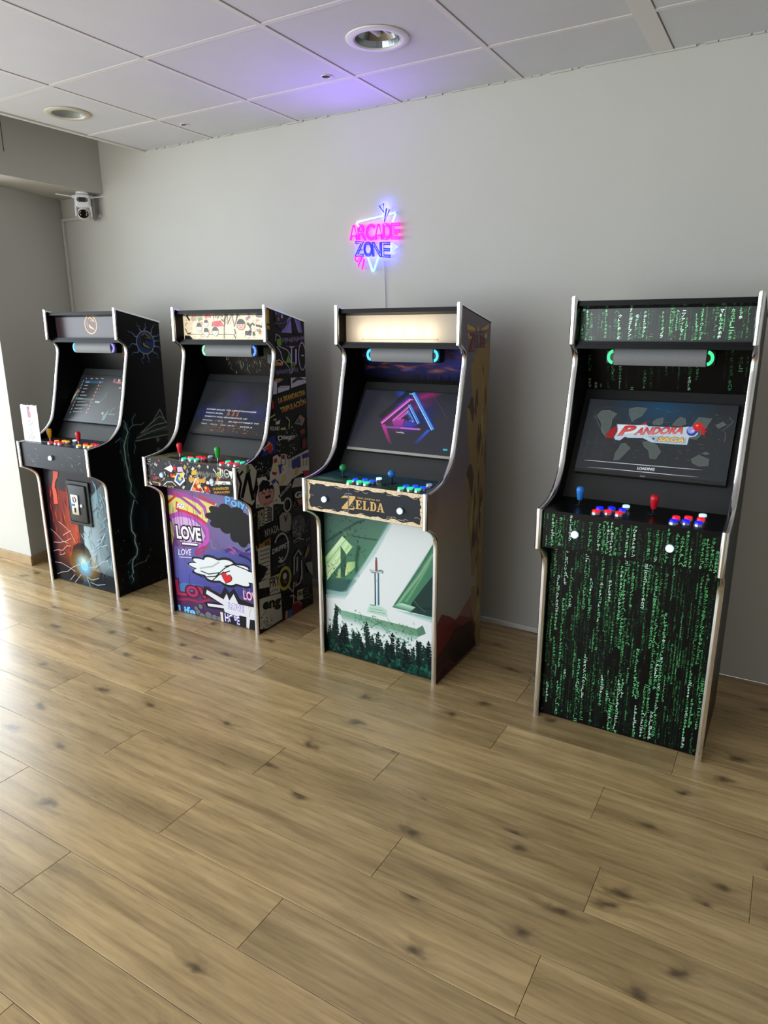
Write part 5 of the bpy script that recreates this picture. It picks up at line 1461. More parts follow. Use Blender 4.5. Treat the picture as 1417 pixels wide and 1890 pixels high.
    a.poly([(-0.2791,0.1542),(-0.2234,0.1749),(-0.1641,0.1757),(-0.0923,0.1841),(-0.1018,0.152),(-0.2229,0.1184),(-0.2764,0.1184)], (80, 150, 214), 0.55)
    outlined(a, 'Lov', -0.2829, 0.0911, 0.248594, 0.0919904, (160, 44, 84), (74, 20, 56), ang=0.094, bold=0.02, grow=0.06)
    a.line([(-0.2755,0.0664),(-0.1936,0.0828),(-0.1151,0.0831),(-0.0354,0.1144)], 0.012, (150, 36, 70))
    outlined(a, 'Life', -0.2777, -0.013, 0.124213, 0.0479417, (110, 190, 236), (36, 60, 140), ang=0.043, bold=0.03, grow=0.06)
    a.disc(-0.1342, 0.0224, 0.022, 0.0198, (40, 40, 46), 1)
    a.disc(-0.1342, 0.0224, 0.01848, 0.0165, (104, 104, 112), 1)
    a.disc(-0.1036, 0.003, 0.026, 0.0234, (40, 40, 46), 1)
    a.disc(-0.1036, 0.003, 0.02184, 0.0195, (104, 104, 112), 1)
    a.disc(-0.0571, 0.0181, 0.028, 0.0252, (40, 40, 46), 1)
    a.disc(-0.0571, 0.0181, 0.02352, 0.021, (104, 104, 112), 1)
    a.disc(-0.0131, 0.0121, 0.026, 0.0234, (40, 40, 46), 1)
    a.disc(-0.0131, 0.0121, 0.02184, 0.0195, (104, 104, 112), 1)
    a.disc(0.0185, 0.0138, 0.02, 0.018, (40, 40, 46), 1)
    a.disc(0.0185, 0.0138, 0.0168, 0.015, (104, 104, 112), 1)
    a.disc(-0.1454, 0.0408, 0.016, 0.0144, (40, 40, 46), 1)
    a.disc(-0.1454, 0.0408, 0.01344, 0.012, (104, 104, 112), 1)
    a.disc(-0.1111, 0.0582, 0.018, 0.0162, (40, 40, 46), 1)
    a.disc(-0.1111, 0.0582, 0.01512, 0.0135, (104, 104, 112), 1)
    a.poly([(-0.0733,0.1827),(0.007,0.1654),(0.0402,0.1544),(0.0724,0.2077),(0.1002,0.176),(0.133,0.2079),(0.1709,0.1555),(0.2818,0.1438),(0.2708,-0.0206),(0.0536,-0.0142),(0.0545,0.0696),(-0.0658,0.0614),(-0.0823,0.0897),(0.0269,0.1092),(-0.0913,0.1286)], (24, 24, 28))
    a.poly([(-0.0559,0.1648),(0.0587,0.1331),(0.0827,0.1702),(0.098,0.1335),(0.1306,0.177),(0.1597,0.1262),(0.2808,0.1301),(0.2761,0.0597),(0.232,0.0575),(0.2222,0.0032),(0.2046,0.0068),(0.2088,0.0649),(0.164,0.0652),(0.151,0.0524),(0.0602,0.0633),(0.0556,0.0824),(-0.0552,0.0723),(-0.0602,0.0865),(0.0632,0.0991),(-0.0645,0.1415)], (212, 210, 218))
    outlined(a, 'LOVE', 0.0901, 0.0896, 0.10246, 0.0342041, (226, 222, 240), (88, 60, 160), ang=-0.034, bold=0.02, grow=0.05)
    outlined(a, 'HOPE', 0.0594, 0.01, 0.100302, 0.0465636, (226, 222, 240), (88, 60, 160), ang=-0.007, bold=0.02, grow=0.05)
    outlined(a, 'LOV', 0.198, 0.161, 0.0851367, 0.0482548, (220, 190, 224), (140, 30, 80), ang=0.029, bold=0.02, grow=0.06)
    a.poly([(0.0285,0.0566),(0.0473,0.058),(0.0481,-0.0052),(0.0324,-0.0061)], (220, 206, 190))
    a.poly([(0.0956,0.0456),(0.1205,0.0509),(0.1397,-0.0153),(0.0969,-0.0147)], (30, 30, 36))
    a.line([(0.054,-0.009),(0.0952,0.0405),(0.1391,0.0549),(0.1578,-0.0163)], 0.004, (60, 60, 120))
    a.line([(0.2244,0.1174),(0.2371,0.1298),(0.2453,0.1217),(0.235,0.1),(0.2298,0.0694)], 0.0025, (190, 110, 100), a=0.8)
    a.build('printed_artwork', PRINT, parent, M)

def sticker_side(parent, M):
    a = Art(SIDE_CLIP, gain=SG)
    side_bands(a, [(0, (23, 22, 25)), (1.6, (23, 22, 25))])
    collage(a, 7)
    a.poly([(0.172,1.5906),(0.1925,1.5871),(0.1922,1.5235),(0.1752,1.5246)], (190, 146, 40))
    a.poly([(0.1746,1.5175),(0.1934,1.5129),(0.1915,1.4959),(0.1733,1.4995)], (190, 146, 40))
    a.poly([(0.2796,1.4824),(0.3493,1.5581),(0.3609,1.5558),(0.365,1.479)], (150, 126, 206))
    a.poly([(0.3872,1.5532),(0.4327,1.5413),(0.4531,1.4814),(0.4183,1.4816)], (150, 126, 206))
    a.poly([(0.3559,1.5427),(0.3868,1.5471),(0.4178,1.4724),(0.3822,1.4727)], (20, 19, 24))
    a.line([(0.2899,1.4856),(0.3482,1.5426)], 0.003, (40, 34, 60))
    a.line([(0.3136,1.4855),(0.3533,1.5467)], 0.003, (40, 34, 60))
    a.line([(0.4045,1.5472),(0.4416,1.4849)], 0.003, (40, 34, 60))
    a.line([(0.4219,1.5412),(0.4489,1.4848)], 0.003, (40, 34, 60))
    a.disc(0.2848, 1.558, 0.05, 0.062, (36, 38, 52), 1)
    a.disc(0.2463, 1.5733, 0.008, 0.01, (70, 90, 200), 1)
    a.disc(0.2659, 1.5717, 0.008, 0.01, (60, 110, 90), 1)
    a.disc(0.2915, 1.5581, 0.008, 0.01, (150, 170, 230), 1)
    a.disc(0.264, 1.5458, 0.008, 0.01, (170, 70, 60), 1)
    a.line([(0.2299,1.5276),(0.269,1.5218),(0.3166,1.5302),(0.3422,1.5547)], 0.003, (90, 96, 130))
    scribble(a, (0.286, 1.4287), (0.4704, 1.438), 14, (176, 160, 206), 5)
    a.line([(0.309,1.4168),(0.469,1.4141)], 0.003, (110, 60, 70))
    a.poly([(0.3399,1.4153),(0.3785,1.4144),(0.3782,1.4094),(0.3627,1.4098),(0.3577,1.3311),(0.3478,1.3315),(0.3529,1.41),(0.3396,1.4103)], (186, 170, 214))
    a.poly([(0.3862,1.4017),(0.4005,1.4013),(0.3961,1.3294),(0.3818,1.3301)], (186, 170, 214))
    ring(a, 0.444, 1.3639, .030, .068, .006, (186, 170, 214))
    a.poly([(0.437,1.3705),(0.4591,1.3707),(0.4588,1.3647),(0.4367,1.3646)], (186, 170, 214))
    scribble(a, (0.2253, 1.2795), (0.4062, 1.2819), 16, (150, 138, 176), 6)
    a.line([(0.2336,1.4418),(0.2393,1.4758),(0.2682,1.4635),(0.2765,1.4371),(0.2617,1.417),(0.3216,1.3992),(0.3477,1.3734),(0.3453,1.3358),(0.3913,1.3339),(0.3418,1.2812),(0.33,1.3155),(0.2841,1.3508),(0.2666,1.3925),(0.2417,1.4175)], 0.004, (196, 190, 206))
    a.poly([(0.244,1.4497),(0.2779,1.4573),(0.279,1.4248),(0.2549,1.4151),(0.2413,1.4296)], (110, 140, 50))
    a.poly([(0.3343,1.3822),(0.3453,1.3358),(0.3003,1.3377)], (116, 150, 56))
    a.poly([(0.345,1.3316),(0.3806,1.3343),(0.3428,1.298)], (110, 140, 56))
    a.line([(0.2366,1.3453),(0.2255,1.3286)], 0.008, (206, 140, 50))
    a.line([(0.2484,1.3424),(0.2374,1.3281)], 0.008, (206, 140, 50))
    a.line([(0.2603,1.3394),(0.2494,1.3276)], 0.008, (206, 140, 50))
    a.line([(0.2726,1.3414),(0.2614,1.327)], 0.008, (206, 140, 50))
    a.line([(0.2849,1.3433),(0.2736,1.3265)], 0.008, (206, 140, 50))
    a.line([(0.2302,1.3488),(0.2572,1.3539),(0.2832,1.3384),(0.2758,1.3297)], 0.004, (196, 190, 206))
    a.line([(0.2037,1.2561),(0.2364,1.2478),(0.2778,1.2597)], 0.004, (196, 190, 206))
    a.poly([(0.2175,1.2635),(0.2646,1.2647),(0.2503,1.2552),(0.2202,1.2551)], (206, 140, 50))
    a.poly([(0.2046,1.2499),(0.2298,1.2495),(0.2257,1.1925),(0.1957,1.1907)], (196, 190, 206))
    a.poly([(0.3405,1.2622),(0.4729,1.2586),(0.4696,1.2281),(0.3408,1.2111)], (196, 190, 206))
    a.line([(0.3529,1.2337),(0.3969,1.248),(0.4707,1.2478)], 0.003, (40, 38, 46))
    a.line([(0.353,1.2363),(0.3971,1.2515),(0.4707,1.2469)], 0.003, (40, 38, 46))
    a.line([(0.3532,1.2388),(0.3973,1.2549),(0.4706,1.246)], 0.003, (40, 38, 46))
    a.line([(0.3534,1.2414),(0.3975,1.2583),(0.4706,1.2451)], 0.003, (40, 38, 46))
    a.line([(0.3535,1.2439),(0.3977,1.2618),(0.4705,1.2443)], 0.003, (40, 38, 46))
    a.poly([(0.2343,1.2189),(0.2552,1.2278),(0.3296,1.2247),(0.327,1.2057),(0.2326,1.194)], (196, 190, 206))
    a.line([(0.241,1.2184),(0.3203,1.2211)], 0.002, (60, 56, 70))
    a.poly([(0.1883,1.181),(0.4771,1.2276),(0.4784,1.1142),(0.1875,1.0789)], (16, 15, 17))
    a.text('LA SKANDALOSA', 0.2371, 1.1433, 0.224508, 0.0276406, (196, 210, 60), ang=0.112, bold=0.03, shear=0, c2=(196, 70, 60))
    a.text('TRIPULACIÓN', 0.2541, 1.0937, 0.212534, 0.0354347, (190, 206, 56), ang=0.124, bold=0.03, shear=0, skew=-0.2, c2=(200, 70, 60))
    a.poly([(0.1857,1.1626),(0.1955,1.1617),(0.1974,1.124),(0.1808,1.1235)], (170, 40, 44))
    a.text('FOUND', 0.1612, 1.0188, 0.0724788, 0.0200486, (206, 200, 188), ang=-0.102, bold=0.02, shear=0)
    a.poly([(0.2437,1.0221),(0.2859,1.0195),(0.2851,1.0083),(0.243,1.0119)], (180, 176, 80))
    a.line([(0.1645,1.0814),(0.2053,1.0938)], 0.006, (190, 190, 110))
    a.line([(0.2894,1.0719),(0.3162,1.0516),(0.3113,1.0085)], 0.006, (190, 190, 110))
    a.line([(0.1899,1.066),(0.2104,1.0721),(0.2092,1.0553)], 0.006, (190, 190, 110))
    a.poly([(0.2057,1.0536),(0.2438,1.0641),(0.2356,1.0437),(0.2083,1.0426)], (206, 200, 188))
    a.poly([(0.3545,1.0318),(0.4082,1.0722),(0.4479,1.0456),(0.4234,1.0125)], (150, 120, 90))
    a.poly([(0.3654,1.0328),(0.4001,1.0598),(0.4189,1.0265)], (60, 100, 130))
    a.poly([(0.3958,0.9891),(0.4413,0.9969),(0.4475,0.9734),(0.4093,0.9649)], (130, 44, 44))
    a.text('Diego', 0.2191, 0.9556, 0.14125, 0.0302127, (206, 200, 188), ang=-0.046, bold=0.03, shear=0, skew=-0.09)
    speckle(a, 0.2907, 0.9323, .09, .10, 90, (190, 188, 184), 3)
    a.poly([(0.4191,0.9409),(0.4551,0.9451),(0.4507,0.8954),(0.4128,0.8964)], (120, 32, 36))
    a.line([(0.4708,1.0476),(0.4704,0.9705),(0.463,0.9074)], 0.012, (60, 100, 50))
    a.line([(0.4665,1.039),(0.4729,1.0157)], 0.01, (170, 50, 40))
    a.poly([(0.1476,0.9868),(0.1994,0.9926),(0.1951,0.9051),(0.0795,0.902),(0.1147,0.9408)], (36, 44, 120))
    a.line([(0.1043,0.9319),(0.1346,0.9442),(0.1645,0.9462),(0.1698,0.9283),(0.1531,0.9266)], 0.016, (224, 220, 214))
    a.line([(0.1076,0.9326),(0.1345,0.943),(0.1643,0.9441),(0.1679,0.9295),(0.1532,0.9283)], 0.01, (190, 36, 40))
    a.poly([(0.1286,0.9515),(0.1464,0.9701),(0.1777,0.9443),(0.1546,0.9477)], (206, 150, 50))
    a.disc(0.1547, 0.9306, 0.018, 0.022, (190, 36, 40), 1)
    speckle(a, .05, .83, .13, .05, 110, (170, 168, 162), 8)
    a.poly([(-0.0938,0.8632),(-0.0703,0.8884),(0.009,0.8798),(0.0507,0.8373),(0.0293,0.76),(0.0161,0.6911),(0,0.6792),(-0.0427,0.704),(-0.0971,0.7459)], (186, 180, 166))
    a.line([(-0.0942,0.8584),(-0.0708,0.8),(-0.0909,0.7346)], 0.016, (14, 14, 15))
    a.line([(-0.0697,0.7301),(-0.0246,0.8309),(-0.0076,0.8578)], 0.022, (14, 14, 15))
    a.line([(-0.0161,0.8443),(-0.0041,0.7667),(0.0095,0.7028)], 0.024, (14, 14, 15))
    a.line([(0.0021,0.7044),(0.0347,0.7794),(0.0549,0.8417)], 0.014, (14, 14, 15))
    a.line([(-0.078,0.8408),(-0.0516,0.8557)], 0.012, (14, 14, 15))
    a.poly([(-0.0279,0.8787),(-0.006,0.8774),(-0.0085,0.8479),(-0.0274,0.8414)], (90, 130, 60))
    a.poly([(0.0442,0.803),(0.1099,0.8009),(0.124,0.7775),(0.1764,0.778),(0.2105,0.7343),(0.2211,0.6458),(0.2512,0.6501),(0.2371,0.6314),(0.1875,0.6452),(0.0249,0.6581),(0.029,0.7088),(0.0519,0.7555)], (206, 198, 184))
    a.disc(0.1096, 0.7135, 0.062, 0.062, (30, 24, 24), 1)
    a.disc(0.1096, 0.7105, 0.058, 0.057, (196, 140, 130), 1)
    a.poly([(0.0579,0.7337),(0.0565,0.7648),(0.0854,0.7875),(0.124,0.7775),(0.1581,0.7499),(0.1642,0.7223),(0.1448,0.7341),(0.1322,0.7262),(0.1211,0.7389),(0.1045,0.7292),(0.0936,0.7419),(0.077,0.7297)], (20, 20, 22))
    a.line([(0.0724,0.7213),(0.0882,0.7222),(0.0993,0.7136)], 0.005, (24, 20, 20))
    a.line([(0.1233,0.7149),(0.1357,0.7202),(0.1473,0.7125)], 0.005, (24, 20, 20))
    a.poly([(0.0826,0.7015),(0.1425,0.703),(0.1375,0.6897),(0.1092,0.6874)], (24, 18, 18))
    a.poly([(0.0865,0.7006),(0.0983,0.7002),(0.0939,0.6949)], (220, 214, 206))
    a.text('B', 0.0335, 0.6603, 0.0139129, 0.0142385, (60, 70, 160), ang=-0.043, bold=0.03, shear=0)
    a.text('U', 0.0505, 0.6596, 0.0139129, 0.0143341, (70, 130, 80), ang=-0.043, bold=0.03, shear=0)
    a.text('E', 0.0676, 0.6588, 0.0140089, 0.0144301, (190, 150, 50), ang=-0.036, bold=0.03, shear=0)
    a.text('N', 0.0848, 0.6581, 0.0142127, 0.0144336, (170, 60, 50), ang=-0.042, bold=0.03, shear=0)
    a.text('A', 0.1022, 0.6573, 0.0143126, 0.0145334, (170, 60, 50), ang=-0.042, bold=0.03, shear=0)
    a.text('O', 0.1245, 0.6565, 0.0129016, 0.0146153, (60, 60, 70), ang=-0.016, bold=0.03, shear=0, skew=0.06)
    a.text('N', 0.1415, 0.6565, 0.0130035, 0.0146215, (170, 60, 60), ang=-0.023, bold=0.03, shear=0, skew=0.05)
    a.text('D', 0.1586, 0.6564, 0.0132015, 0.014715, (190, 150, 50), ang=-0.015, bold=0.03, shear=0, skew=0.06)
    a.text('A', 0.1759, 0.6563, 0.0132015, 0.014815, (60, 60, 70), ang=-0.015, bold=0.03, shear=0, skew=0.06)
    a.poly([(0.1417,0.8002),(0.17,0.8577),(0.1723,0.8884),(0.2052,0.8936),(0.2286,0.8741),(0.238,0.891),(0.2715,0.8884),(0.2862,0.8541),(0.4849,0.8829),(0.4785,0.7663),(0.3858,0.7606),(0.3138,0.7466),(0.2945,0.7176),(0.2105,0.7343),(0.2041,0.7622),(0.1378,0.7487)], (210, 200, 186))
    a.poly([(0.1752,0.8724),(0.2002,0.8813),(0.2067,0.8567),(0.1779,0.8537)], (176, 44, 44))
    a.poly([(0.2334,0.8839),(0.2671,0.8865),(0.268,0.8624),(0.2379,0.8647)], (176, 44, 44))
    a.poly([(0.1646,0.8378),(0.1857,0.8498),(0.2189,0.8547),(0.2425,0.8348),(0.2404,0.8033),(0.1993,0.8107),(0.1672,0.8191)], (214, 200, 150))
    a.poly([(0.2096,0.8405),(0.2429,0.8401),(0.2487,0.8018),(0.2186,0.7913)], (50, 60, 140))
    a.poly([(0.1589,0.8153),(0.1989,0.8055),(0.1897,0.7913),(0.1617,0.7991)], (176, 44, 44))
    a.poly([(0.1473,0.7678),(0.1805,0.7772),(0.196,0.7637),(0.1621,0.7491)], (60, 64, 140))
    a.poly([(0.2194,0.7432),(0.2389,0.7822),(0.2644,0.7829),(0.271,0.7547),(0.2444,0.7383)], (214, 190, 120))
    a.poly([(0.32,0.8432),(0.3917,0.8587),(0.3971,0.7973),(0.3259,0.7989)], (56, 64, 130))
    a.poly([(0.4099,0.8613),(0.4794,0.8671),(0.4778,0.8394),(0.4087,0.8395)], (60, 66, 140))
    a.poly([(0.408,0.8286),(0.4772,0.8283),(0.4754,0.795),(0.4064,0.8013)], (196, 190, 150))
    a.poly([(0.3325,0.765),(0.3527,0.8051),(0.3789,0.795),(0.368,0.7639)], (214, 180, 110))
    a.poly([(0.4095,0.7758),(0.4804,0.7659),(0.4786,0.7323),(0.4301,0.7357)], (176, 44, 44))
    ring(a, 0.2521, 0.8518, .02, .02, .005, (40, 44, 90))
    ring(a, 0.2536, 0.8116, .016, .018, .007, (224, 216, 200))
    a.line([(0.2996,0.8626),(0.2962,0.8095)], 0.004, (40, 44, 100))
    a.line([(0.3239,0.863),(0.3203,0.8074)], 0.004, (40, 44, 100))
    a.line([(0.3484,0.8634),(0.3448,0.8054)], 0.004, (40, 44, 100))
    a.line([(0.3732,0.8638),(0.3695,0.8032)], 0.004, (40, 44, 100))
    a.line([(0.3984,0.8642),(0.3946,0.8011)], 0.004, (40, 44, 100))
    a.line([(0.4238,0.8646),(0.42,0.7989)], 0.004, (40, 44, 100))
    a.line([(0.4495,0.865),(0.4456,0.7967)], 0.004, (40, 44, 100))
    a.poly([(0.1985,0.6831),(0.3135,0.7412),(0.3291,0.7107),(0.2378,0.6421)], (14, 14, 15))
    a.text('ANTI-VENOM', 0.2161, 0.6708, 0.106315, 0.0163811, (206, 200, 188), ang=0.449, bold=0.02, shear=0, skew=-0.14)
    a.poly([(0.311,0.7033),(0.3403,0.7471),(0.4304,0.7413),(0.423,0.6921)], (190, 184, 172))
    a.poly([(0.3271,0.678),(0.4174,0.6763),(0.4145,0.6259),(0.3324,0.6213)], (16, 16, 18))
    a.text('GI', 0.3335, 0.6389, 0.074321, 0.0362479, (206, 200, 188), ang=-0.093, bold=0.05, shear=0)
    a.poly([(0.3507,0.6284),(0.4145,0.6259),(0.4132,0.6034),(0.3759,0.5947)], (176, 96, 60))
    ring(a, 0.2708, 0.6211, .030, .034, .009, (190, 186, 178))
    a.poly([(0.035,0.6402),(0.082,0.6424),(0.0789,0.5504),(0.0314,0.5467)], (150, 144, 120))
    speckle(a, 0.0566, 0.5984, .03, .06, 60, (30, 30, 30), 4)
    a.poly([(0.0892,0.6539),(0.1565,0.6494),(0.1503,0.5648),(0.0824,0.5655)], (190, 186, 176))
    a.line([(0.0941,0.6449),(0.1141,0.6456),(0.1469,0.6302)], 0.006, (22, 22, 24))
    a.line([(0.1091,0.6325),(0.1134,0.6368),(0.1463,0.6223)], 0.006, (22, 22, 24))
    a.line([(0.0927,0.6273),(0.1127,0.6279),(0.1457,0.6144)], 0.006, (22, 22, 24))
    a.line([(0.1077,0.6147),(0.1121,0.619),(0.1452,0.6064)], 0.006, (22, 22, 24))
    a.line([(0.0914,0.6096),(0.1114,0.6101),(0.1446,0.5985)], 0.006, (22, 22, 24))
    a.line([(0.1064,0.5969),(0.1107,0.6012),(0.144,0.5906)], 0.006, (22, 22, 24))
    a.line([(0.09,0.5919),(0.1101,0.5923),(0.1434,0.5827)], 0.006, (22, 22, 24))
    a.line([(0.105,0.5791),(0.1094,0.5834),(0.1428,0.5747)], 0.006, (22, 22, 24))
    a.line([(0.0887,0.5741),(0.1087,0.5745),(0.1423,0.5668)], 0.006, (22, 22, 24))
    a.poly([(0.1993,0.5746),(0.2257,0.5902),(0.2768,0.581),(0.3012,0.5501),(0.2879,0.4804),(0.2441,0.4805),(0.2027,0.5024)], (150, 146, 134))
    a.text('V', 0.2321, 0.5336, 0.0345306, 0.0380822, (20, 20, 22), ang=-0.087, bold=0.04, shear=0)
    a.poly([(0.0441,0.5593),(0.1858,0.5615),(0.1925,0.4774),(0.0542,0.4875)], (18, 18, 22))
    a.text('NYAZA', 0.0829, 0.4985, 0.109406, 0.0352113, (176, 172, 166), ang=0.01, bold=0, shear=0)
    a.line([(0.0238,0.5487),(0.04,0.5073),(0.0299,0.4781)], 0.02, (40, 34, 28))
    a.text('LIMITS', 0.01, 0.4437, 0.115217, 0.0268281, (176, 130, 50), ang=0.119, bold=0.03, shear=0, skew=0.08)
    a.poly([(0.2954,0.5291),(0.3275,0.5438),(0.409,0.53),(0.4238,0.4627),(0.3654,0.4199),(0.3028,0.4367)], (74, 72, 70))
    speckle(a, 0.3598, 0.479, .055, .065, 90, (170, 168, 162), 15)
    a.line([(0.3058,0.413),(0.347,0.4191),(0.4013,0.3985)], 0.006, (160, 158, 152))
    a.line([(0.3097,0.4034),(0.3644,0.4028)], 0.004, (150, 148, 142))
    a.poly([(0.124,0.452),(0.2955,0.4614),(0.2858,0.3095),(0.118,0.3158)], (15, 15, 17))
    ring(a, 0.2063, 0.4068, .058, .075, .011, (170, 168, 164), gap=(2.6, 4.2))
    a.text('DRIPPET', 0.1295, 0.3922, 0.144058, 0.0258322, (200, 196, 190), ang=0.028, bold=0.02, shear=0.2)
    a.line([(0.1828,0.3631),(0.2145,0.3254)], 0.006, (190, 186, 180))
    a.line([(0.213,0.3542),(0.1842,0.3346)], 0.006, (190, 186, 180))
    a.text('ooooo', 0.1679, 0.3086, 0.0627459, 0.00875149, (150, 148, 144), ang=-0.038, bold=0, shear=0, skew=-0.16)
    a.poly([(0.0202,0.4542),(0.1172,0.4485),(0.1075,0.2744),(0.0225,0.2857)], (176, 172, 160))
    a.line([(0.0381,0.4329),(0.11,0.4286)], 0.004, (40, 40, 42))
    a.line([(0.0364,0.4119),(0.1084,0.4072)], 0.004, (40, 40, 42))
    a.line([(0.0348,0.3908),(0.1068,0.3857)], 0.004, (40, 40, 42))
    a.line([(0.0331,0.3696),(0.1051,0.3641)], 0.004, (40, 40, 42))
    a.line([(0.0314,0.3484),(0.1035,0.3425)], 0.004, (40, 40, 42))
    a.line([(0.0297,0.3271),(0.1019,0.3208)], 0.004, (40, 40, 42))
    a.line([(0.0281,0.3058),(0.1003,0.2991)], 0.004, (40, 40, 42))
    a.poly([(0.0105,0.3819),(0.0674,0.3481),(0.0903,0.33),(0.0549,0.2916),(0.014,0.2776)], (18, 18, 20))
    a.poly([(0.014,0.2776),(0.1782,0.2742),(0.1796,0.1707),(0.0958,0.1828),(0.095,0.2281),(0.0191,0.2428)], (176, 170, 156))
    a.text('FRY', 0.0985, 0.2202, 0.082632, 0.0525699, (22, 22, 24), ang=-0.09, bold=0.02, shear=0, skew=-0.09)
    a.line([(0.0966,0.1938),(0.1304,0.1991),(0.1638,0.1905)], 0.004, (50, 50, 52))
    a.disc(0.223, 0.2328, 0.055, 0.066, (170, 168, 60), 1)
    a.disc(0.223, 0.2328, 0.04, 0.048, (18, 18, 20), 1)
    a.disc(0.223, 0.2448, 0.016, 0.018, (190, 184, 176), 1)
    a.poly([(0.2076,0.2246),(0.2395,0.2153),(0.2341,0.2013),(0.2101,0.2094)], (150, 50, 44))
    a.line([(0.3032,0.2284),(0.3093,0.3257),(0.3475,0.3523),(0.3732,0.3185)], 0.011, (170, 168, 164))
    a.line([(0.3285,0.2379),(0.3362,0.3177)], 0.011, (170, 168, 164))
    a.line([(0.3715,0.2896),(0.3713,0.2065),(0.3501,0.1656),(0.3127,0.1603),(0.3186,0.1821)], 0.011, (170, 168, 164))
    a.line([(0.2502,0.1755),(0.2881,0.1331),(0.3007,0.188)], 0.011, (170, 168, 164))
    a.line([(0.2421,0.1197),(0.2914,0.1141),(0.2881,0.0616)], 0.011, (170, 168, 164))
    a.poly([(0.4029,0.2623),(0.47,0.2539),(0.4749,0.161),(0.4469,0.1883)], (140, 138, 130))
    a.line([(0.4033,0.2681),(0.4288,0.2122),(0.47,0.1626)], 0.004, (30, 30, 32))
    a.line([(0.4049,0.2973),(0.4364,0.3476)], 0.012, (176, 130, 50))
    a.line([(0.4193,0.299),(0.4503,0.3377)], 0.006, (150, 148, 142))
    a.poly([(0.3246,0.1294),(0.3759,0.1239),(0.3743,0.0638),(0.3211,0.0725)], (176, 172, 136))
    a.text('BU', 0.3318, 0.094, 0.0443641, 0.024658, (18, 18, 20), ang=-0.145, bold=0.04, shear=0, skew=-0.08)
    a.line([(0.3851,0.1177),(0.4329,0.1106)], 0.005, (110, 108, 104))
    a.line([(0.3841,0.1011),(0.432,0.0937)], 0.005, (110, 108, 104))
    a.line([(0.3831,0.0844),(0.431,0.0768)], 0.005, (110, 108, 104))
    a.line([(0.3254,0.0661),(0.4694,0.0579)], 0.004, (120, 118, 114))
    a.poly([(0.0133,0.1895),(0.0873,0.1801),(0.1834,0.1636),(0.1864,0.0165),(0.0663,0.0111),(0.0063,0.0294)], (176, 172, 160))
    a.text('eng', 0.0324, 0.1041, 0.147341, 0.0600836, (18, 18, 20), ang=-0.175, bold=0.05, shear=0, skew=-0.1)
    a.poly([(0.1865,0.1451),(0.2611,0.1366),(0.2691,0.0506),(0.1883,0.0452)], (16, 16, 18))
    speckle(a, 0.0616, 0.0588, .05, .05, 60, (40, 40, 40), 22)
    a.poly([(0.2236,0.0437),(0.2688,0.0447),(0.2953,0.0289),(0.2661,0.0037),(0.2166,0.0048)], (60, 90, 140))
    a.poly([(0.2699,0.0622),(0.3254,0.0661),(0.3702,0.0256),(0.3402,-0),(0.2844,0.0028)], (120, 36, 44))
    a.poly([(0.2146,0.0412),(0.2331,0.052),(0.23,0.0056),(0.2079,0.0081)], (190, 130, 130))
    a.line([(0.2794,0.0678),(0.3254,0.0661),(0.3614,0.0379)], 0.01, (170, 96, 104))
    a.build('printed_artwork', PRINT, parent, M)

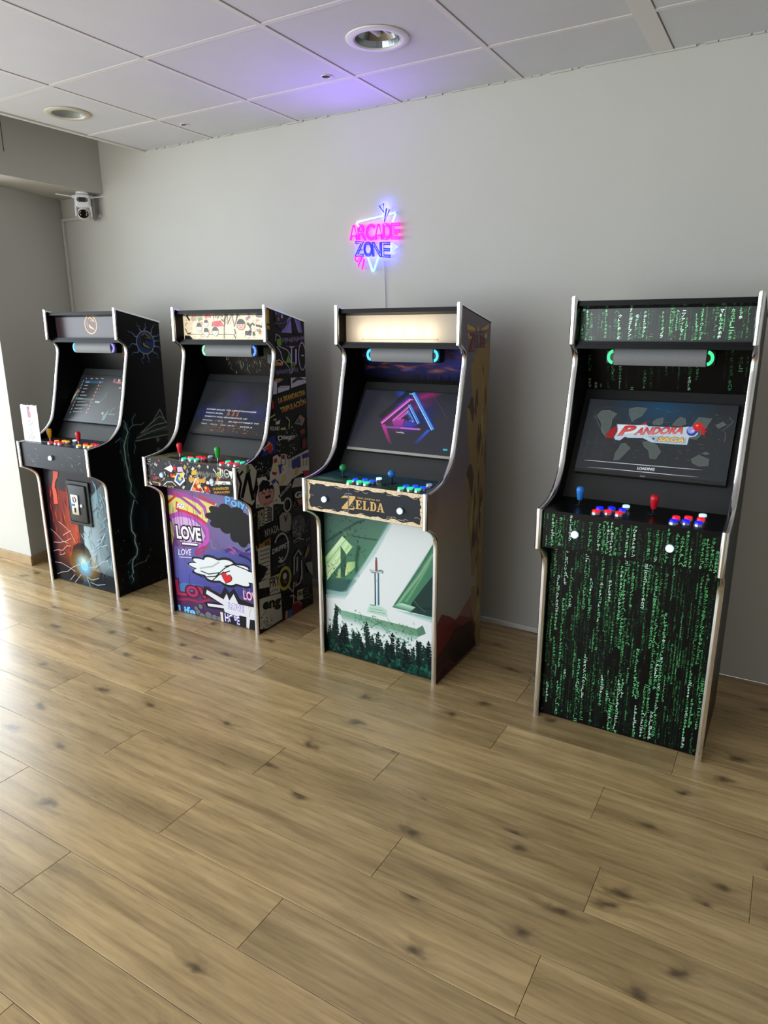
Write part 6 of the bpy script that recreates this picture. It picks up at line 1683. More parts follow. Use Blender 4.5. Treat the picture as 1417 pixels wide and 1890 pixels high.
def sticker_fascia(parent, M):
    a = Art(rect_clip(-.2895, .2895, .735, .8718), gain=FG)
    a.poly([(-.2895, .735), (.2895, .735), (.2895, .8718), (-.2895, .8718)], (38, 40, 46))
    small_collage(a, 5)
    a.poly([(-0.1691,0.8286),(-0.1159,0.8519),(-0.1029,0.8349),(-0.1205,0.8131)], (224, 222, 216))
    a.poly([(-0.193,0.8003),(-0.1658,0.8141),(-0.1578,0.7964),(-0.185,0.7825)], (224, 222, 216))
    a.line([(-0.1644,0.8253),(-0.1207,0.8112)], 0.006, (30, 30, 34))
    a.poly([(-0.1017,0.846),(-0.0818,0.846),(-0.0862,0.8292),(-0.1089,0.827)], (190, 40, 50))
    a.poly([(-0.077,0.8447),(-0.042,0.8498),(-0.0372,0.8267),(-0.0749,0.8194)], (200, 180, 206))
    a.poly([(-0.1292,0.803),(-0.1055,0.8127),(-0.0795,0.8226),(-0.0967,0.8026),(-0.1136,0.7861),(-0.1282,0.7902)], (206, 60, 50))
    a.poly([(-0.118,0.8133),(-0.0791,0.8263),(-0.0906,0.8124),(-0.1119,0.8011)], (26, 26, 28))
    a.poly([(-0.1176,0.795),(-0.0868,0.8017),(-0.0936,0.7864)], (226, 196, 60))
    a.poly([(-0.1052,0.7723),(-0.0804,0.8152),(-0.0359,0.816),(-0.03,0.7802),(-0.0678,0.7505)], (224, 222, 216))
    a.poly([(-0.0946,0.7778),(-0.077,0.8101),(-0.0415,0.81),(-0.0392,0.7858),(-0.0668,0.7598)], (52, 96, 160))
    a.disc(-0.0506, 0.8072, 0.01, 0.012, (232, 200, 60), 1)
    a.poly([(-0.0753,0.7938),(-0.0551,0.7977),(-0.0545,0.7813),(-0.0698,0.7767)], (232, 200, 60))
    a.poly([(0.0192,0.8323),(0.0542,0.8464),(0.0514,0.8193),(0.0173,0.8141)], (206, 170, 60))
    a.poly([(-0.0033,0.8019),(0.1065,0.801),(0.1023,0.7827),(-0.0031,0.7812)], (206, 150, 60))
    a.poly([(0.0452,0.8054),(0.0953,0.7341),(-0.0008,0.734)], (224, 222, 216))
    a.poly([(0.0463,0.7972),(0.0872,0.7386),(0.0083,0.7376)], (196, 84, 56))
    a.disc(0.0476, 0.7811, 0.01, 0.01, (230, 150, 70), 1)
    a.disc(0.036, 0.7618, 0.01, 0.01, (150, 40, 40), 1)
    a.disc(0.0599, 0.7608, 0.01, 0.01, (236, 200, 120), 1)
    a.disc(0.0489, 0.7469, 0.01, 0.01, (170, 50, 44), 1)
    a.disc(0.027, 0.7445, 0.01, 0.01, (230, 140, 70), 1)
    a.disc(0.0679, 0.7454, 0.01, 0.01, (150, 40, 44), 1)
    a.poly([(-0.1797,0.742),(-0.152,0.7599),(-0.1213,0.7632),(-0.0981,0.7472),(-0.11,0.731),(-0.1766,0.7255)], (34, 34, 38))
    a.line([(-0.1823,0.7417),(-0.1542,0.7626),(-0.1184,0.7664),(-0.093,0.7477)], 0.004, (224, 222, 216))
    a.text('BLACK', -0.1764, 0.7266, 0.0695152, 0.0159065, (176, 146, 80), ang=0.058, bold=0.03, shear=0, skew=0.24)
    a.poly([(-0.2624,0.784),(-0.2151,0.7876),(-0.2206,0.7526),(-0.2618,0.7482)], (60, 26, 32))
    a.text('LIP', -0.2544, 0.7649, 0.0341586, 0.0161491, (176, 60, 70), ang=0.059, bold=0.04, shear=0, skew=0.19)
    a.line([(-0.2586,0.7523),(-0.2043,0.7506)], 0.005, (190, 150, 90))
    a.poly([(0.1084,0.7966),(0.2655,0.8078),(0.263,0.7936),(0.109,0.7787)], (224, 222, 216))
    ring(a, 0.1213, 0.7847, .012, .013, .004, (40, 40, 44))
    a.line([(0.2121,0.7916),(0.2263,0.7984),(0.2395,0.7939)], 0.004, (60, 60, 64))
    a.poly([(0.1319,0.7723),(0.2732,0.793),(0.2694,0.7452),(0.1349,0.7296)], (20, 20, 22))
    a.text('LA SKANDALOSA', 0.1511, 0.753, 0.103196, 0.0133801, (196, 206, 60), ang=0.146, bold=0.03, shear=0, skew=0.24, c2=(190, 60, 56))
    a.text('TRIPULACIÓN', 0.1542, 0.7361, 0.101739, 0.0134881, (196, 206, 60), ang=0.143, bold=0.03, shear=0, skew=0.23, c2=(190, 60, 56))
    a.poly([(0.0913,0.7661),(0.1107,0.7718),(0.1309,0.7614),(0.1244,0.7428),(0.105,0.737)], (190, 40, 44))
    a.poly([(0.0981,0.7632),(0.1101,0.7656),(0.1114,0.7539),(0.0994,0.7526)], (232, 190, 60))
    a.poly([(0.105,0.737),(0.1261,0.7358),(0.104,0.726)], (224, 222, 216))
    a.poly([(0.1822,0.8413),(0.2014,0.8519),(0.2112,0.8337),(0.2012,0.8239)], (150, 196, 60))
    a.line([(0.1632,0.8605),(0.1795,0.8375),(0.2008,0.8186),(0.2204,0.8346)], 0.004, (224, 222, 216))
    a.line([(0.2092,0.8631),(0.2087,0.8317)], 0.008, (224, 222, 216))
    a.line([(0.2226,0.861),(0.2211,0.8329)], 0.005, (224, 222, 216))
    ring(a, 0.2461, 0.8448, .016, .018, .004, (224, 222, 216))
    a.line([(0.2392,0.8434),(0.255,0.8443)], 0.005, (224, 222, 216))
    a.poly([(0.2607,0.8595),(0.2807,0.858),(0.2753,0.8193),(0.2675,0.8324)], (224, 222, 216))
    scribble(a, (0.0579, 0.8128), (0.2549, 0.8154), 16, (150, 148, 140), 9)
    a.build('printed_artwork', PRINT, parent, M)

def olive_deck(parent, M):
    a = Art(rect_clip(-.2895, .2895, -.0885, .150), gain=FG)
    a.grad([(-.2895, -.0885), (.2895, -.0885), (.2895, .150), (-.2895, .150)], [(128, 122, 96), (120, 116, 116), (84, 70, 58), (96, 98, 74)])
    r_ = random.Random(6)
    for k in range(30):
        a.soft(r_.uniform(-.28, .28), r_.uniform(-.07, .14), r_.uniform(.02, .07), r_.uniform(.006, .02), r_.choice([(70, 28, 28), (40, 26, 24), (110, 90, 60), (130, 128, 90), (30, 30, 28)]), .7)
    a.poly([(-.22, -.03), (-.12, .0), (.1, .01), (.2, -.01), (.08, -.05), (-.1, -.055)], (52, 22, 22), .75)
    a.poly([(-.13, -.04), (.02, -.02), (.12, -.03), (.05, -.055), (-.05, -.06)], (24, 18, 18), .8)
    a.build('printed_artwork', PRINT, parent, M)

def doodle_marquee(parent, M):
    a = Art(rect_clip(-.2885, .2885, 1.449, 1.574), gain=1.0)
    a.poly([(-.2885, 1.449), (.2885, 1.449), (.2885, 1.574), (-.2885, 1.574)], (236, 218, 184))
    a.poly([(-0.231,1.582),(-0.0822,1.5781),(-0.0879,1.5665),(-0.23,1.5684)], (40, 34, 34))
    a.poly([(-0.2847,1.4689),(-0.2504,1.4678),(-0.2299,1.4533),(-0.2307,1.4464),(-0.2871,1.4462)], (24, 22, 22))
    a.poly([(0.1252,1.4905),(0.1689,1.4904),(0.163,1.4675),(0.1237,1.4708)], (30, 28, 28))
    a.poly([(0.1921,1.5758),(0.2389,1.5751),(0.2353,1.5512),(0.1992,1.5548)], (60, 66, 120), 0.8)
    a.poly([(-0.2302,1.5667),(-0.1892,1.5678),(-0.1944,1.5407),(-0.2295,1.5411)], (150, 90, 90), 0.5)
    a.poly([(-0.186,1.5762),(-0.148,1.5757),(-0.1533,1.5454),(-0.187,1.5424)], (120, 140, 90), 0.6)
    a.poly([(-0.1465,1.5673),(-0.0881,1.5649),(-0.0962,1.5532),(-0.1144,1.5585),(-0.1294,1.5486),(-0.1375,1.5621)], (222, 84, 56))
    a.poly([(-0.0884,1.5364),(-0.0278,1.5425),(-0.0097,1.5141),(-0.0536,1.511),(-0.0904,1.5146)], (214, 66, 66), 0.9)
    a.poly([(-0.0701,1.5329),(-0.0377,1.5343),(-0.0348,1.5143),(-0.0695,1.5145)], (200, 40, 50))
    r_ = random.Random(14)
    for k in range(150):
        x_, z_ = r_.uniform(-.285, .285), r_.uniform(1.452, 1.572); t_ = r_.uniform(0, 6.28); l_ = r_.uniform(.004, .016)
        a.line([(x_, z_), (x_ + l_ * math.cos(t_), z_ + l_ * math.sin(t_)), (x_ + l_ * math.cos(t_ + .7), z_ + l_ * math.sin(t_ + .9))], r_.uniform(.0010, .0026), r_.choice([(52, 46, 42), (84, 74, 64), (120, 104, 88)]), .8)
    a.line([(-0.0799,1.5781),(-0.0754,1.5513),(-0.0663,1.5746),(-0.0589,1.5545)], 0.006, (30, 27, 25))
    a.line([(-0.0525,1.5744),(-0.05,1.5511),(-0.0299,1.5707),(-0.0128,1.5573)], 0.006, (30, 27, 25))
    a.line([(-0.0228,1.5475),(-0.0057,1.534),(0.0065,1.5703),(-0.0077,1.5108)], 0.007, (30, 27, 25))
    a.line([(0.0152,1.5668),(0.0162,1.5239),(0.047,1.5697),(0.0601,1.5104),(0.082,1.5627)], 0.009, (30, 27, 25))
    a.line([(0.082,1.5627),(0.118,1.572)], 0.006, (30, 27, 25))
    a.line([(-0.2728,1.5775),(-0.2573,1.5636),(-0.24,1.5429)], 0.01, (30, 27, 25))
    a.line([(-0.2737,1.5018),(-0.2616,1.4775),(-0.2368,1.481)], 0.005, (30, 27, 25))
    a.line([(-0.0071,1.5174),(-0.0122,1.4573)], 0.005, (30, 27, 25))
    a.line([(0.0593,1.5005),(0.0642,1.4774),(0.0526,1.4724),(0.0647,1.4541)], 0.006, (30, 27, 25))
    a.line([(-0.2619,1.4748),(0.0482,1.4734)], 0.003, (30, 27, 25))
    a.line([(0.1455,1.5295),(0.1572,1.5099),(0.1757,1.526),(0.188,1.5162)], 0.01, (30, 27, 25))
    a.line([(0.1467,1.4839),(0.165,1.4969),(0.1579,1.5197),(0.1407,1.523)], 0.008, (30, 27, 25))
    a.line([(0.1966,1.5162),(0.2347,1.5095)], 0.01, (30, 27, 25))
    a.line([(0.1795,1.4871),(0.1825,1.4675)], 0.014, (30, 27, 25))
    a.disc(-0.177, 1.5083, 0.01904, 0.0231, (34, 30, 28), 1)
    a.disc(-0.177, 1.5083, 0.017, 0.021, (240, 226, 196), 1)
    a.poly([(-0.1586,1.5114),(-0.1595,1.5179),(-0.1621,1.5238),(-0.1662,1.5284),(-0.1713,1.5314),(-0.177,1.5324),(-0.1827,1.5314),(-0.1878,1.5284),(-0.1919,1.5238),(-0.1945,1.5179),(-0.1954,1.5114)], (30, 28, 28))
    a.disc(-0.1838, 1.50725, 0.00221, 0.00168, (30, 26, 24), 1)
    a.disc(-0.1702, 1.50725, 0.00221, 0.00168, (30, 26, 24), 1)
    a.line([(-0.1812,1.4978),(-0.1727,1.4978)], 0.002, (60, 40, 36))
    a.disc(-0.1301, 1.4826, 0.01792, 0.0231, (34, 30, 28), 1)
    a.disc(-0.1301, 1.4826, 0.016, 0.021, (240, 226, 196), 1)
    a.poly([(-0.1128,1.4857),(-0.1137,1.4922),(-0.1161,1.4981),(-0.1199,1.5027),(-0.1248,1.5057),(-0.1301,1.5067),(-0.1354,1.5057),(-0.1403,1.5027),(-0.1441,1.4981),(-0.1465,1.4922),(-0.1474,1.4857)], (36, 28, 24))
    a.disc(-0.1365, 1.48155, 0.00208, 0.00168, (30, 26, 24), 1)
    a.disc(-0.1237, 1.48155, 0.00208, 0.00168, (30, 26, 24), 1)
    a.line([(-0.1341,1.4721),(-0.1261,1.4721)], 0.002, (60, 40, 36))
    a.disc(-0.1276, 1.5283, 0.01456, 0.0176, (34, 30, 28), 1)
    a.disc(-0.1276, 1.5283, 0.013, 0.016, (240, 226, 196), 1)
    a.poly([(-0.1136,1.5307),(-0.1142,1.5356),(-0.1162,1.5401),(-0.1193,1.5436),(-0.1233,1.5459),(-0.1276,1.5467),(-0.1319,1.5459),(-0.1359,1.5436),(-0.139,1.5401),(-0.141,1.5356),(-0.1416,1.5307)], (40, 36, 34))
    a.disc(-0.1328, 1.5275, 0.00169, 0.00128, (30, 26, 24), 1)
    a.disc(-0.1224, 1.5275, 0.00169, 0.00128, (30, 26, 24), 1)
    a.line([(-0.1308,1.5203),(-0.1243,1.5203)], 0.002, (60, 40, 36))
    a.disc(-0.0686, 1.4876, 0.0224, 0.0231, (34, 30, 28), 1)
    a.disc(-0.0686, 1.4876, 0.02, 0.021, (240, 226, 196), 1)
    a.poly([(-0.047,1.4908),(-0.0481,1.4972),(-0.0511,1.5031),(-0.0559,1.5077),(-0.0619,1.5107),(-0.0686,1.5117),(-0.0753,1.5107),(-0.0813,1.5077),(-0.0861,1.5031),(-0.0891,1.4972),(-0.0902,1.4908)], (60, 56, 52))
    a.disc(-0.0766, 1.48655, 0.0026, 0.00168, (30, 26, 24), 1)
    a.disc(-0.0606, 1.48655, 0.0026, 0.00168, (30, 26, 24), 1)
    a.line([(-0.0736,1.4771),(-0.0636,1.4771)], 0.002, (60, 40, 36))
    a.disc(0.1031, 1.52, 0.028, 0.0264, (34, 30, 28), 1)
    a.disc(0.1031, 1.52, 0.025, 0.024, (226, 170, 140), 1)
    a.poly([(0.1301,1.5236),(0.1288,1.531),(0.1249,1.5377),(0.119,1.543),(0.1114,1.5464),(0.1031,1.5476),(0.0948,1.5464),(0.0872,1.543),(0.0813,1.5377),(0.0774,1.531),(0.0761,1.5236)], (34, 32, 34))
    a.disc(0.0931, 1.5188, 0.00325, 0.00192, (30, 26, 24), 1)
    a.disc(0.1131, 1.5188, 0.00325, 0.00192, (30, 26, 24), 1)
    a.line([(0.0968,1.508),(0.1094,1.508)], 0.002, (60, 40, 36))
    a.text('GL', 0.2011, 1.4864, 0.0321305, 0.0120235, (30, 28, 28), ang=-0.044, bold=0.04, shear=0)
    a.disc(0.1561, 1.5553, 0.008, 0.008, (70, 90, 160), 0.8)
    a.disc(0.1719, 1.5648, 0.008, 0.008, (214, 190, 150), 0.8)
    a.disc(0.2046, 1.5387, 0.008, 0.008, (210, 150, 120), 0.8)
    a.disc(0.22, 1.4805, 0.008, 0.008, (190, 100, 70), 0.8)
    a.disc(0.1426, 1.549, 0.008, 0.008, (190, 60, 56), 0.8)
    a.disc(-0.1747, 1.5456, 0.008, 0.008, (110, 160, 80), 0.8)
    a.disc(-0.1598, 1.5286, 0.008, 0.008, (220, 120, 50), 0.8)
    a.build('printed_artwork', BACKLIT, parent, M)

def dark_collage_speaker(parent, M):
    a = Art(rect_clip(-.2895, .2895, 0, .168), gain=FG)
    a.poly([(-.2895, 0), (.2895, 0), (.2895, .168), (-.2895, .168)], (12, 12, 14))
    r_ = random.Random(17)
    for k in range(110):
        x_, v_ = r_.uniform(-.14, .285), r_.uniform(.004, .14); t_ = r_.uniform(.9, 2.2); l_ = r_.uniform(.006, .026)
        a.line([(x_, v_), (x_ + l_ * math.cos(t_), v_ + l_ * math.sin(t_))], r_.uniform(.0015, .005), r_.choice([(130, 132, 124), (90, 94, 88), (60, 66, 64), (110, 110, 96)]), .9)
    a.poly([(.14, .07), (.19, .065), (.20, .11), (.15, .12)], (88, 96, 92)); a.poly([(.17, .0), (.24, .0), (.25, .09), (.20, .08)], (26, 60, 84), .9); a.poly([(.2, .04), (.26, .02), (.26, .08), (.21, .07)], (52, 120, 70), .8)
    a.build('printed_artwork', PRINT, parent, M)

def story_screen(parent, M):
    a = Art(rect_clip(-.2625, .2625, .019, .316), gain=1.0)
    a.grad([(-.2625, .019), (.2625, .019), (.2625, .316), (-.2625, .316)], [(26, 30, 35)] * 4)
    a.soft(0.0044, 0.2072, 0.13, 0.1, (50, 46, 104), 0.7)
    a.soft(-0.1591, 0.1446, 0.12, 0.06, (44, 44, 100), 0.7)
    a.soft(0.154, 0.1484, 0.1, 0.07, (60, 54, 116), 0.7)
    a.grad([(-0.2596,0.1386),(0.2035,0.1515),(0.2216,0.0944),(-0.2521,0.0694)], [(30, 44, 86), (30, 44, 86), (30, 44, 86), (30, 44, 86)], [0.6, 0.6, 0.1, 0.1])
    r_ = random.Random(5)
    for k in range(120):
        x_ = r_.gauss(-.005, .085); v_ = r_.uniform(.035, .135) - abs(x_) * .25
        a.soft(x_, max(v_, .03), r_.uniform(.003, .012), r_.uniform(.002, .006), r_.choice([(190, 90, 40), (214, 140, 60), (150, 60, 40), (120, 50, 44), (230, 180, 90)]), r_.uniform(.4, .95))
    for x_, w_ in ((-.035, .010), (.0, .009), (.028, .008)):
        a.poly([(x_ - w_, .12), (x_ + w_, .12), (x_ + w_ * .6, .145), (x_, .16), (x_ - w_ * .6, .145)], (150, 100, 60), .9)
    a.text('COME BACK TO LIFE STRONGER', -0.1947, 0.1463, 0.340501, 0.00769805, (214, 224, 240), ang=-0.002, bold=0.03, shear=0.25, skew=-0.14)
    a.text('THAN EVER.', -0.1915, 0.1253, 0.1229, 0.0076, (214, 224, 240), ang=0, bold=0.03, shear=0.25, skew=-0.2)
    a.text('THIRSTY FOR VENGEANCE, HE', -0.1903, 0.1035, 0.2938, 0.00830244, (214, 224, 240), ang=0.001, bold=0.03, shear=0.25, skew=-0.22)
    a.text('IN AN ATTEMPT TO', -0.0148, 0.083, 0.2011, 0.00740133, (214, 224, 240), ang=0.001, bold=0.03, shear=0.25, skew=-0.12)
    a.text('INTO A', 0.0717, 0.0601, 0.0817006, 0.00729665, (214, 224, 240), ang=-0.004, bold=0.03, shear=0.25, skew=-0.13)
    a.line([(-0.1932,0.0849),(-0.1883,0.0875)], 0.006, (200, 210, 228), a=0.85)
    a.line([(-0.183,0.0849),(-0.1781,0.0875)], 0.006, (200, 210, 228), a=0.85)
    a.line([(-0.1727,0.0849),(-0.1679,0.0875)], 0.006, (200, 210, 228), a=0.85)
    a.line([(-0.1625,0.0849),(-0.1577,0.0875)], 0.006, (200, 210, 228), a=0.85)
    a.line([(-0.1524,0.0849),(-0.1475,0.0875)], 0.006, (200, 210, 228), a=0.85)
    a.line([(-0.1422,0.0849),(-0.1374,0.0875)], 0.006, (200, 210, 228), a=0.85)
    a.line([(-0.1321,0.0849),(-0.1273,0.0875)], 0.006, (200, 210, 228), a=0.85)
    a.line([(-0.0875,0.0851),(-0.0828,0.0877)], 0.006, (200, 210, 228), a=0.85)
    a.line([(-0.0776,0.0851),(-0.0728,0.0877)], 0.006, (200, 210, 228), a=0.85)
    a.line([(-0.0676,0.0851),(-0.0629,0.0877)], 0.006, (200, 210, 228), a=0.85)
    a.line([(-0.0577,0.0851),(-0.053,0.0877)], 0.006, (200, 210, 228), a=0.85)
    a.line([(-0.193,0.0635),(-0.1881,0.0661)], 0.006, (200, 210, 228), a=0.85)
    a.line([(-0.1828,0.0635),(-0.1779,0.0661)], 0.006, (200, 210, 228), a=0.85)
    a.line([(-0.1726,0.0635),(-0.1677,0.0662)], 0.006, (200, 210, 228), a=0.85)
    a.line([(-0.1624,0.0636),(-0.1575,0.0662)], 0.006, (200, 210, 228), a=0.85)
    a.line([(-0.1283,0.0634),(-0.1234,0.066)], 0.006, (200, 210, 228), a=0.85)
    a.line([(-0.1182,0.0635),(-0.1134,0.0661)], 0.006, (200, 210, 228), a=0.85)
    a.line([(-0.1082,0.0635),(-0.1034,0.0661)], 0.006, (200, 210, 228), a=0.85)
    a.line([(-0.0982,0.0635),(-0.0934,0.0661)], 0.006, (200, 210, 228), a=0.85)
    a.line([(-0.0882,0.0635),(-0.0834,0.0661)], 0.006, (200, 210, 228), a=0.85)
    a.line([(-0.0599,0.063),(-0.0552,0.0655)], 0.006, (200, 210, 228), a=0.85)
    a.line([(-0.0501,0.063),(-0.0453,0.0656)], 0.006, (200, 210, 228), a=0.85)
    a.line([(-0.0402,0.063),(-0.0355,0.0656)], 0.006, (200, 210, 228), a=0.85)
    a.line([(-0.0304,0.063),(-0.0257,0.0656)], 0.006, (200, 210, 228), a=0.85)
    a.line([(-0.0107,0.0627),(-0.006,0.0653)], 0.006, (200, 210, 228), a=0.85)
    a.line([(-0.0009,0.0627),(0.0038,0.0653)], 0.006, (200, 210, 228), a=0.85)
    a.line([(0.0088,0.0628),(0.0135,0.0653)], 0.006, (200, 210, 228), a=0.85)
    a.line([(0.0185,0.0628),(0.0232,0.0654)], 0.006, (200, 210, 228), a=0.85)
    a.line([(0.0282,0.0628),(0.0328,0.0654)], 0.006, (200, 210, 228), a=0.85)
    a.build('screen', SCREEN, parent, M)

ARTS[1] = dict(front=graffiti_front, side=sticker_side, fascia=sticker_fascia, deck=olive_deck, marquee=doodle_marquee,
               speaker=dark_collage_speaker, screen=lambda t: story_screen(t, Matrix()))

def lightning_side(parent, M):
    a = Art(SIDE_CLIP, gain=SG)
    side_bands(a, [(0, (15, 16, 18)), (1.6, (15, 16, 18))])
    a.soft(0.367472, 1.48868, 0.021386, 0.010064, (60, 100, 170), 0.8, rot=1.5)
    a.line([(0.3672,1.4855),(0.3611,1.4953),(0.3747,1.5041),(0.3736,1.5139),(0.3705,1.5239),(0.3796,1.5325)], [0.006, 0.005, 0.004, 0.003, 0.002, 0.001], (116, 150, 200), a=0.85)
    a.soft(0.335316, 1.48285, 0.021386, 0.010064, (60, 100, 170), 0.8, rot=2)
    a.line([(0.3366,1.48),(0.337,1.4917),(0.3239,1.4976),(0.3308,1.5122),(0.3107,1.5147),(0.3204,1.5312)], [0.006, 0.005, 0.004, 0.003, 0.002, 0.001], (116, 150, 200), a=0.85)
    a.soft(0.403854, 1.47453, 0.021386, 0.010064, (60, 100, 170), 0.8, rot=0.9)
    a.line([(0.4019,1.4721),(0.4154,1.4772),(0.4152,1.4942),(0.4242,1.5035),(0.4309,1.5145),(0.4452,1.5195)], [0.006, 0.005, 0.004, 0.003, 0.002, 0.001], (116, 150, 200), a=0.85)
    a.soft(0.42227, 1.45153, 0.021386, 0.010064, (60, 100, 170), 0.8, rot=0.45)
    a.line([(0.4194,1.4502),(0.434,1.4569),(0.452,1.4553),(0.4646,1.4672),(0.4823,1.4661),(0.4981,1.4695)], [0.006, 0.005, 0.004, 0.003, 0.002, 0.001], (116, 150, 200), a=0.85)
    a.soft(0.428515, 1.42939, 0.021386, 0.010064, (60, 100, 170), 0.8, rot=0.1)
    a.line([(0.4254,1.4291),(0.4372,1.429),(0.4486,1.433),(0.4609,1.4257),(0.4711,1.442),(0.4826,1.4443)], [0.006, 0.005, 0.004, 0.003, 0.002, 0.001], (116, 150, 200), a=0.85)
    a.soft(0.424841, 1.40015, 0.021386, 0.010064, (60, 100, 170), 0.8, rot=-0.35)
    a.line([(0.4219,1.4012),(0.4354,1.4012),(0.4476,1.3974),(0.4607,1.3965),(0.4679,1.3782),(0.4863,1.3928)], [0.006, 0.005, 0.004, 0.003, 0.002, 0.001], (116, 150, 200), a=0.85)
    a.soft(0.408814, 1.37542, 0.021386, 0.010064, (60, 100, 170), 0.8, rot=-0.8)
    a.line([(0.4066,1.3777),(0.4169,1.3682),(0.4292,1.361),(0.4435,1.3562),(0.4427,1.3352),(0.4558,1.3285)], [0.006, 0.005, 0.004, 0.003, 0.002, 0.001], (116, 150, 200), a=0.85)
    a.soft(0.374025, 1.35772, 0.021386, 0.010064, (60, 100, 170), 0.8, rot=-1.4)
    a.line([(0.3735,1.3608),(0.3682,1.3494),(0.3725,1.3391),(0.3797,1.3293),(0.3695,1.3173),(0.3887,1.3093)], [0.006, 0.005, 0.004, 0.003, 0.002, 0.001], (116, 150, 200), a=0.85)
    a.soft(0.341448, 1.3603, 0.021386, 0.010064, (60, 100, 170), 0.8, rot=-1.9)
    a.line([(0.3425,1.3633),(0.343,1.3508),(0.3427,1.3387),(0.3246,1.3323),(0.3266,1.319),(0.3362,1.304)], [0.006, 0.005, 0.004, 0.003, 0.002, 0.001], (116, 150, 200), a=0.85)
    a.soft(0.309888, 1.38327, 0.021386, 0.010064, (60, 100, 170), 0.8, rot=-2.5)
    a.line([(0.3124,1.3852),(0.3072,1.3714),(0.2926,1.3687),(0.2757,1.3708),(0.2643,1.365),(0.2565,1.3532)], [0.006, 0.005, 0.004, 0.003, 0.002, 0.001], (116, 150, 200), a=0.85)
    a.soft(0.297416, 1.41348, 0.021386, 0.010064, (60, 100, 170), 0.8, rot=-3)
    a.line([(0.3005,1.4139),(0.2864,1.4148),(0.2721,1.4208),(0.2588,1.4119),(0.2471,1.397),(0.2314,1.4065)], [0.006, 0.005, 0.004, 0.003, 0.002, 0.001], (116, 150, 200), a=0.85)
    a.soft(0.306207, 1.45685, 0.021386, 0.010064, (60, 100, 170), 0.8, rot=2.6)
    a.line([(0.3089,1.4552),(0.2922,1.4557),(0.2825,1.4694),(0.2707,1.4788),(0.2548,1.4812),(0.243,1.4908)], [0.006, 0.005, 0.004, 0.003, 0.002, 0.001], (116, 150, 200), a=0.85)
    dragon_medallion(a, 0.3628, 1.4228, 0.0629, (150, 142, 134), (24, 23, 24), (150, 132, 84), (32, 58, 108))
    a.soft(0.1666, 0.9671, 0.042, 0.07, (30, 70, 86), 0.45)
    a.soft(0.1785, 0.9349, 0.042, 0.07, (30, 70, 86), 0.45)
    a.soft(0.1581, 0.8987, 0.042, 0.07, (30, 70, 86), 0.45)
    a.soft(0.1415, 0.862, 0.042, 0.07, (30, 70, 86), 0.45)
    a.soft(0.1437, 0.816, 0.042, 0.07, (30, 70, 86), 0.45)
    a.soft(0.1424, 0.7736, 0.042, 0.07, (30, 70, 86), 0.45)
    a.soft(0.152, 0.7224, 0.042, 0.07, (30, 70, 86), 0.45)
    a.soft(0.1511, 0.6826, 0.042, 0.07, (30, 70, 86), 0.45)
    a.soft(0.1653, 0.633, 0.042, 0.07, (30, 70, 86), 0.45)
    a.soft(0.1544, 0.5947, 0.042, 0.07, (30, 70, 86), 0.45)
    a.soft(0.184, 0.5511, 0.042, 0.07, (30, 70, 86), 0.45)
    a.soft(0.1503, 0.4884, 0.042, 0.07, (30, 70, 86), 0.45)
    a.soft(0.1369, 0.447, 0.042, 0.07, (30, 70, 86), 0.45)
    a.soft(0.1354, 0.368, 0.042, 0.07, (30, 70, 86), 0.45)
    a.soft(0.1558, 0.3314, 0.042, 0.07, (30, 70, 86), 0.45)
    a.soft(0.148, 0.302, 0.042, 0.07, (30, 70, 86), 0.45)
    a.soft(0.1625, 0.2486, 0.042, 0.07, (30, 70, 86), 0.45)
    a.soft(0.1543, 0.2156, 0.042, 0.07, (30, 70, 86), 0.45)
    a.soft(0.1217, 0.1898, 0.042, 0.07, (30, 70, 86), 0.45)
    a.soft(0.1126, 0.15, 0.042, 0.07, (30, 70, 86), 0.45)
    a.soft(0.1169, 0.1167, 0.042, 0.07, (30, 70, 86), 0.45)
    a.soft(0.1027, 0.1034, 0.042, 0.07, (30, 70, 86), 0.45)
    a.soft(0.1154, 0.0706, 0.042, 0.07, (30, 70, 86), 0.45)
    wisps(a, [(0.1666,0.9671),(0.1785,0.9349),(0.1581,0.8987),(0.1415,0.862),(0.1437,0.816),(0.1424,0.7736),(0.152,0.7224),(0.1511,0.6826),(0.1653,0.633),(0.1544,0.5947),(0.184,0.5511)], 70, [(70, 120, 124), (110, 140, 130), (44, 84, 100), (140, 156, 140)], 3)
    a.line([(0.1666,0.9671),(0.1785,0.9349),(0.1581,0.8987),(0.1415,0.862),(0.1437,0.816),(0.1424,0.7736),(0.152,0.7224),(0.1511,0.6826),(0.1653,0.633),(0.1544,0.5947),(0.184,0.5511)], 0.018, (96, 140, 140), a=0.55, soft=True)
    a.line([(0.1737,0.5446),(0.1503,0.4884),(0.1369,0.447),(0.1354,0.368),(0.1558,0.3314),(0.148,0.302),(0.1625,0.2486),(0.1543,0.2156),(0.1217,0.1898),(0.1126,0.15),(0.1169,0.1167),(0.1027,0.1034),(0.1154,0.0706)], 0.03, (60, 110, 130), a=0.6, soft=True)
    a.line([(0.1737,0.5446),(0.1503,0.4884),(0.1369,0.447),(0.1354,0.368),(0.1558,0.3314),(0.148,0.302),(0.1625,0.2486),(0.1543,0.2156),(0.1217,0.1898),(0.1126,0.15),(0.1169,0.1167),(0.1027,0.1034),(0.1154,0.0706)], [0.005, 0.006, 0.006, 0.007, 0.008, 0.008, 0.007, 0.007, 0.007, 0.007, 0.007, 0.005, 0.003], (206, 206, 180))
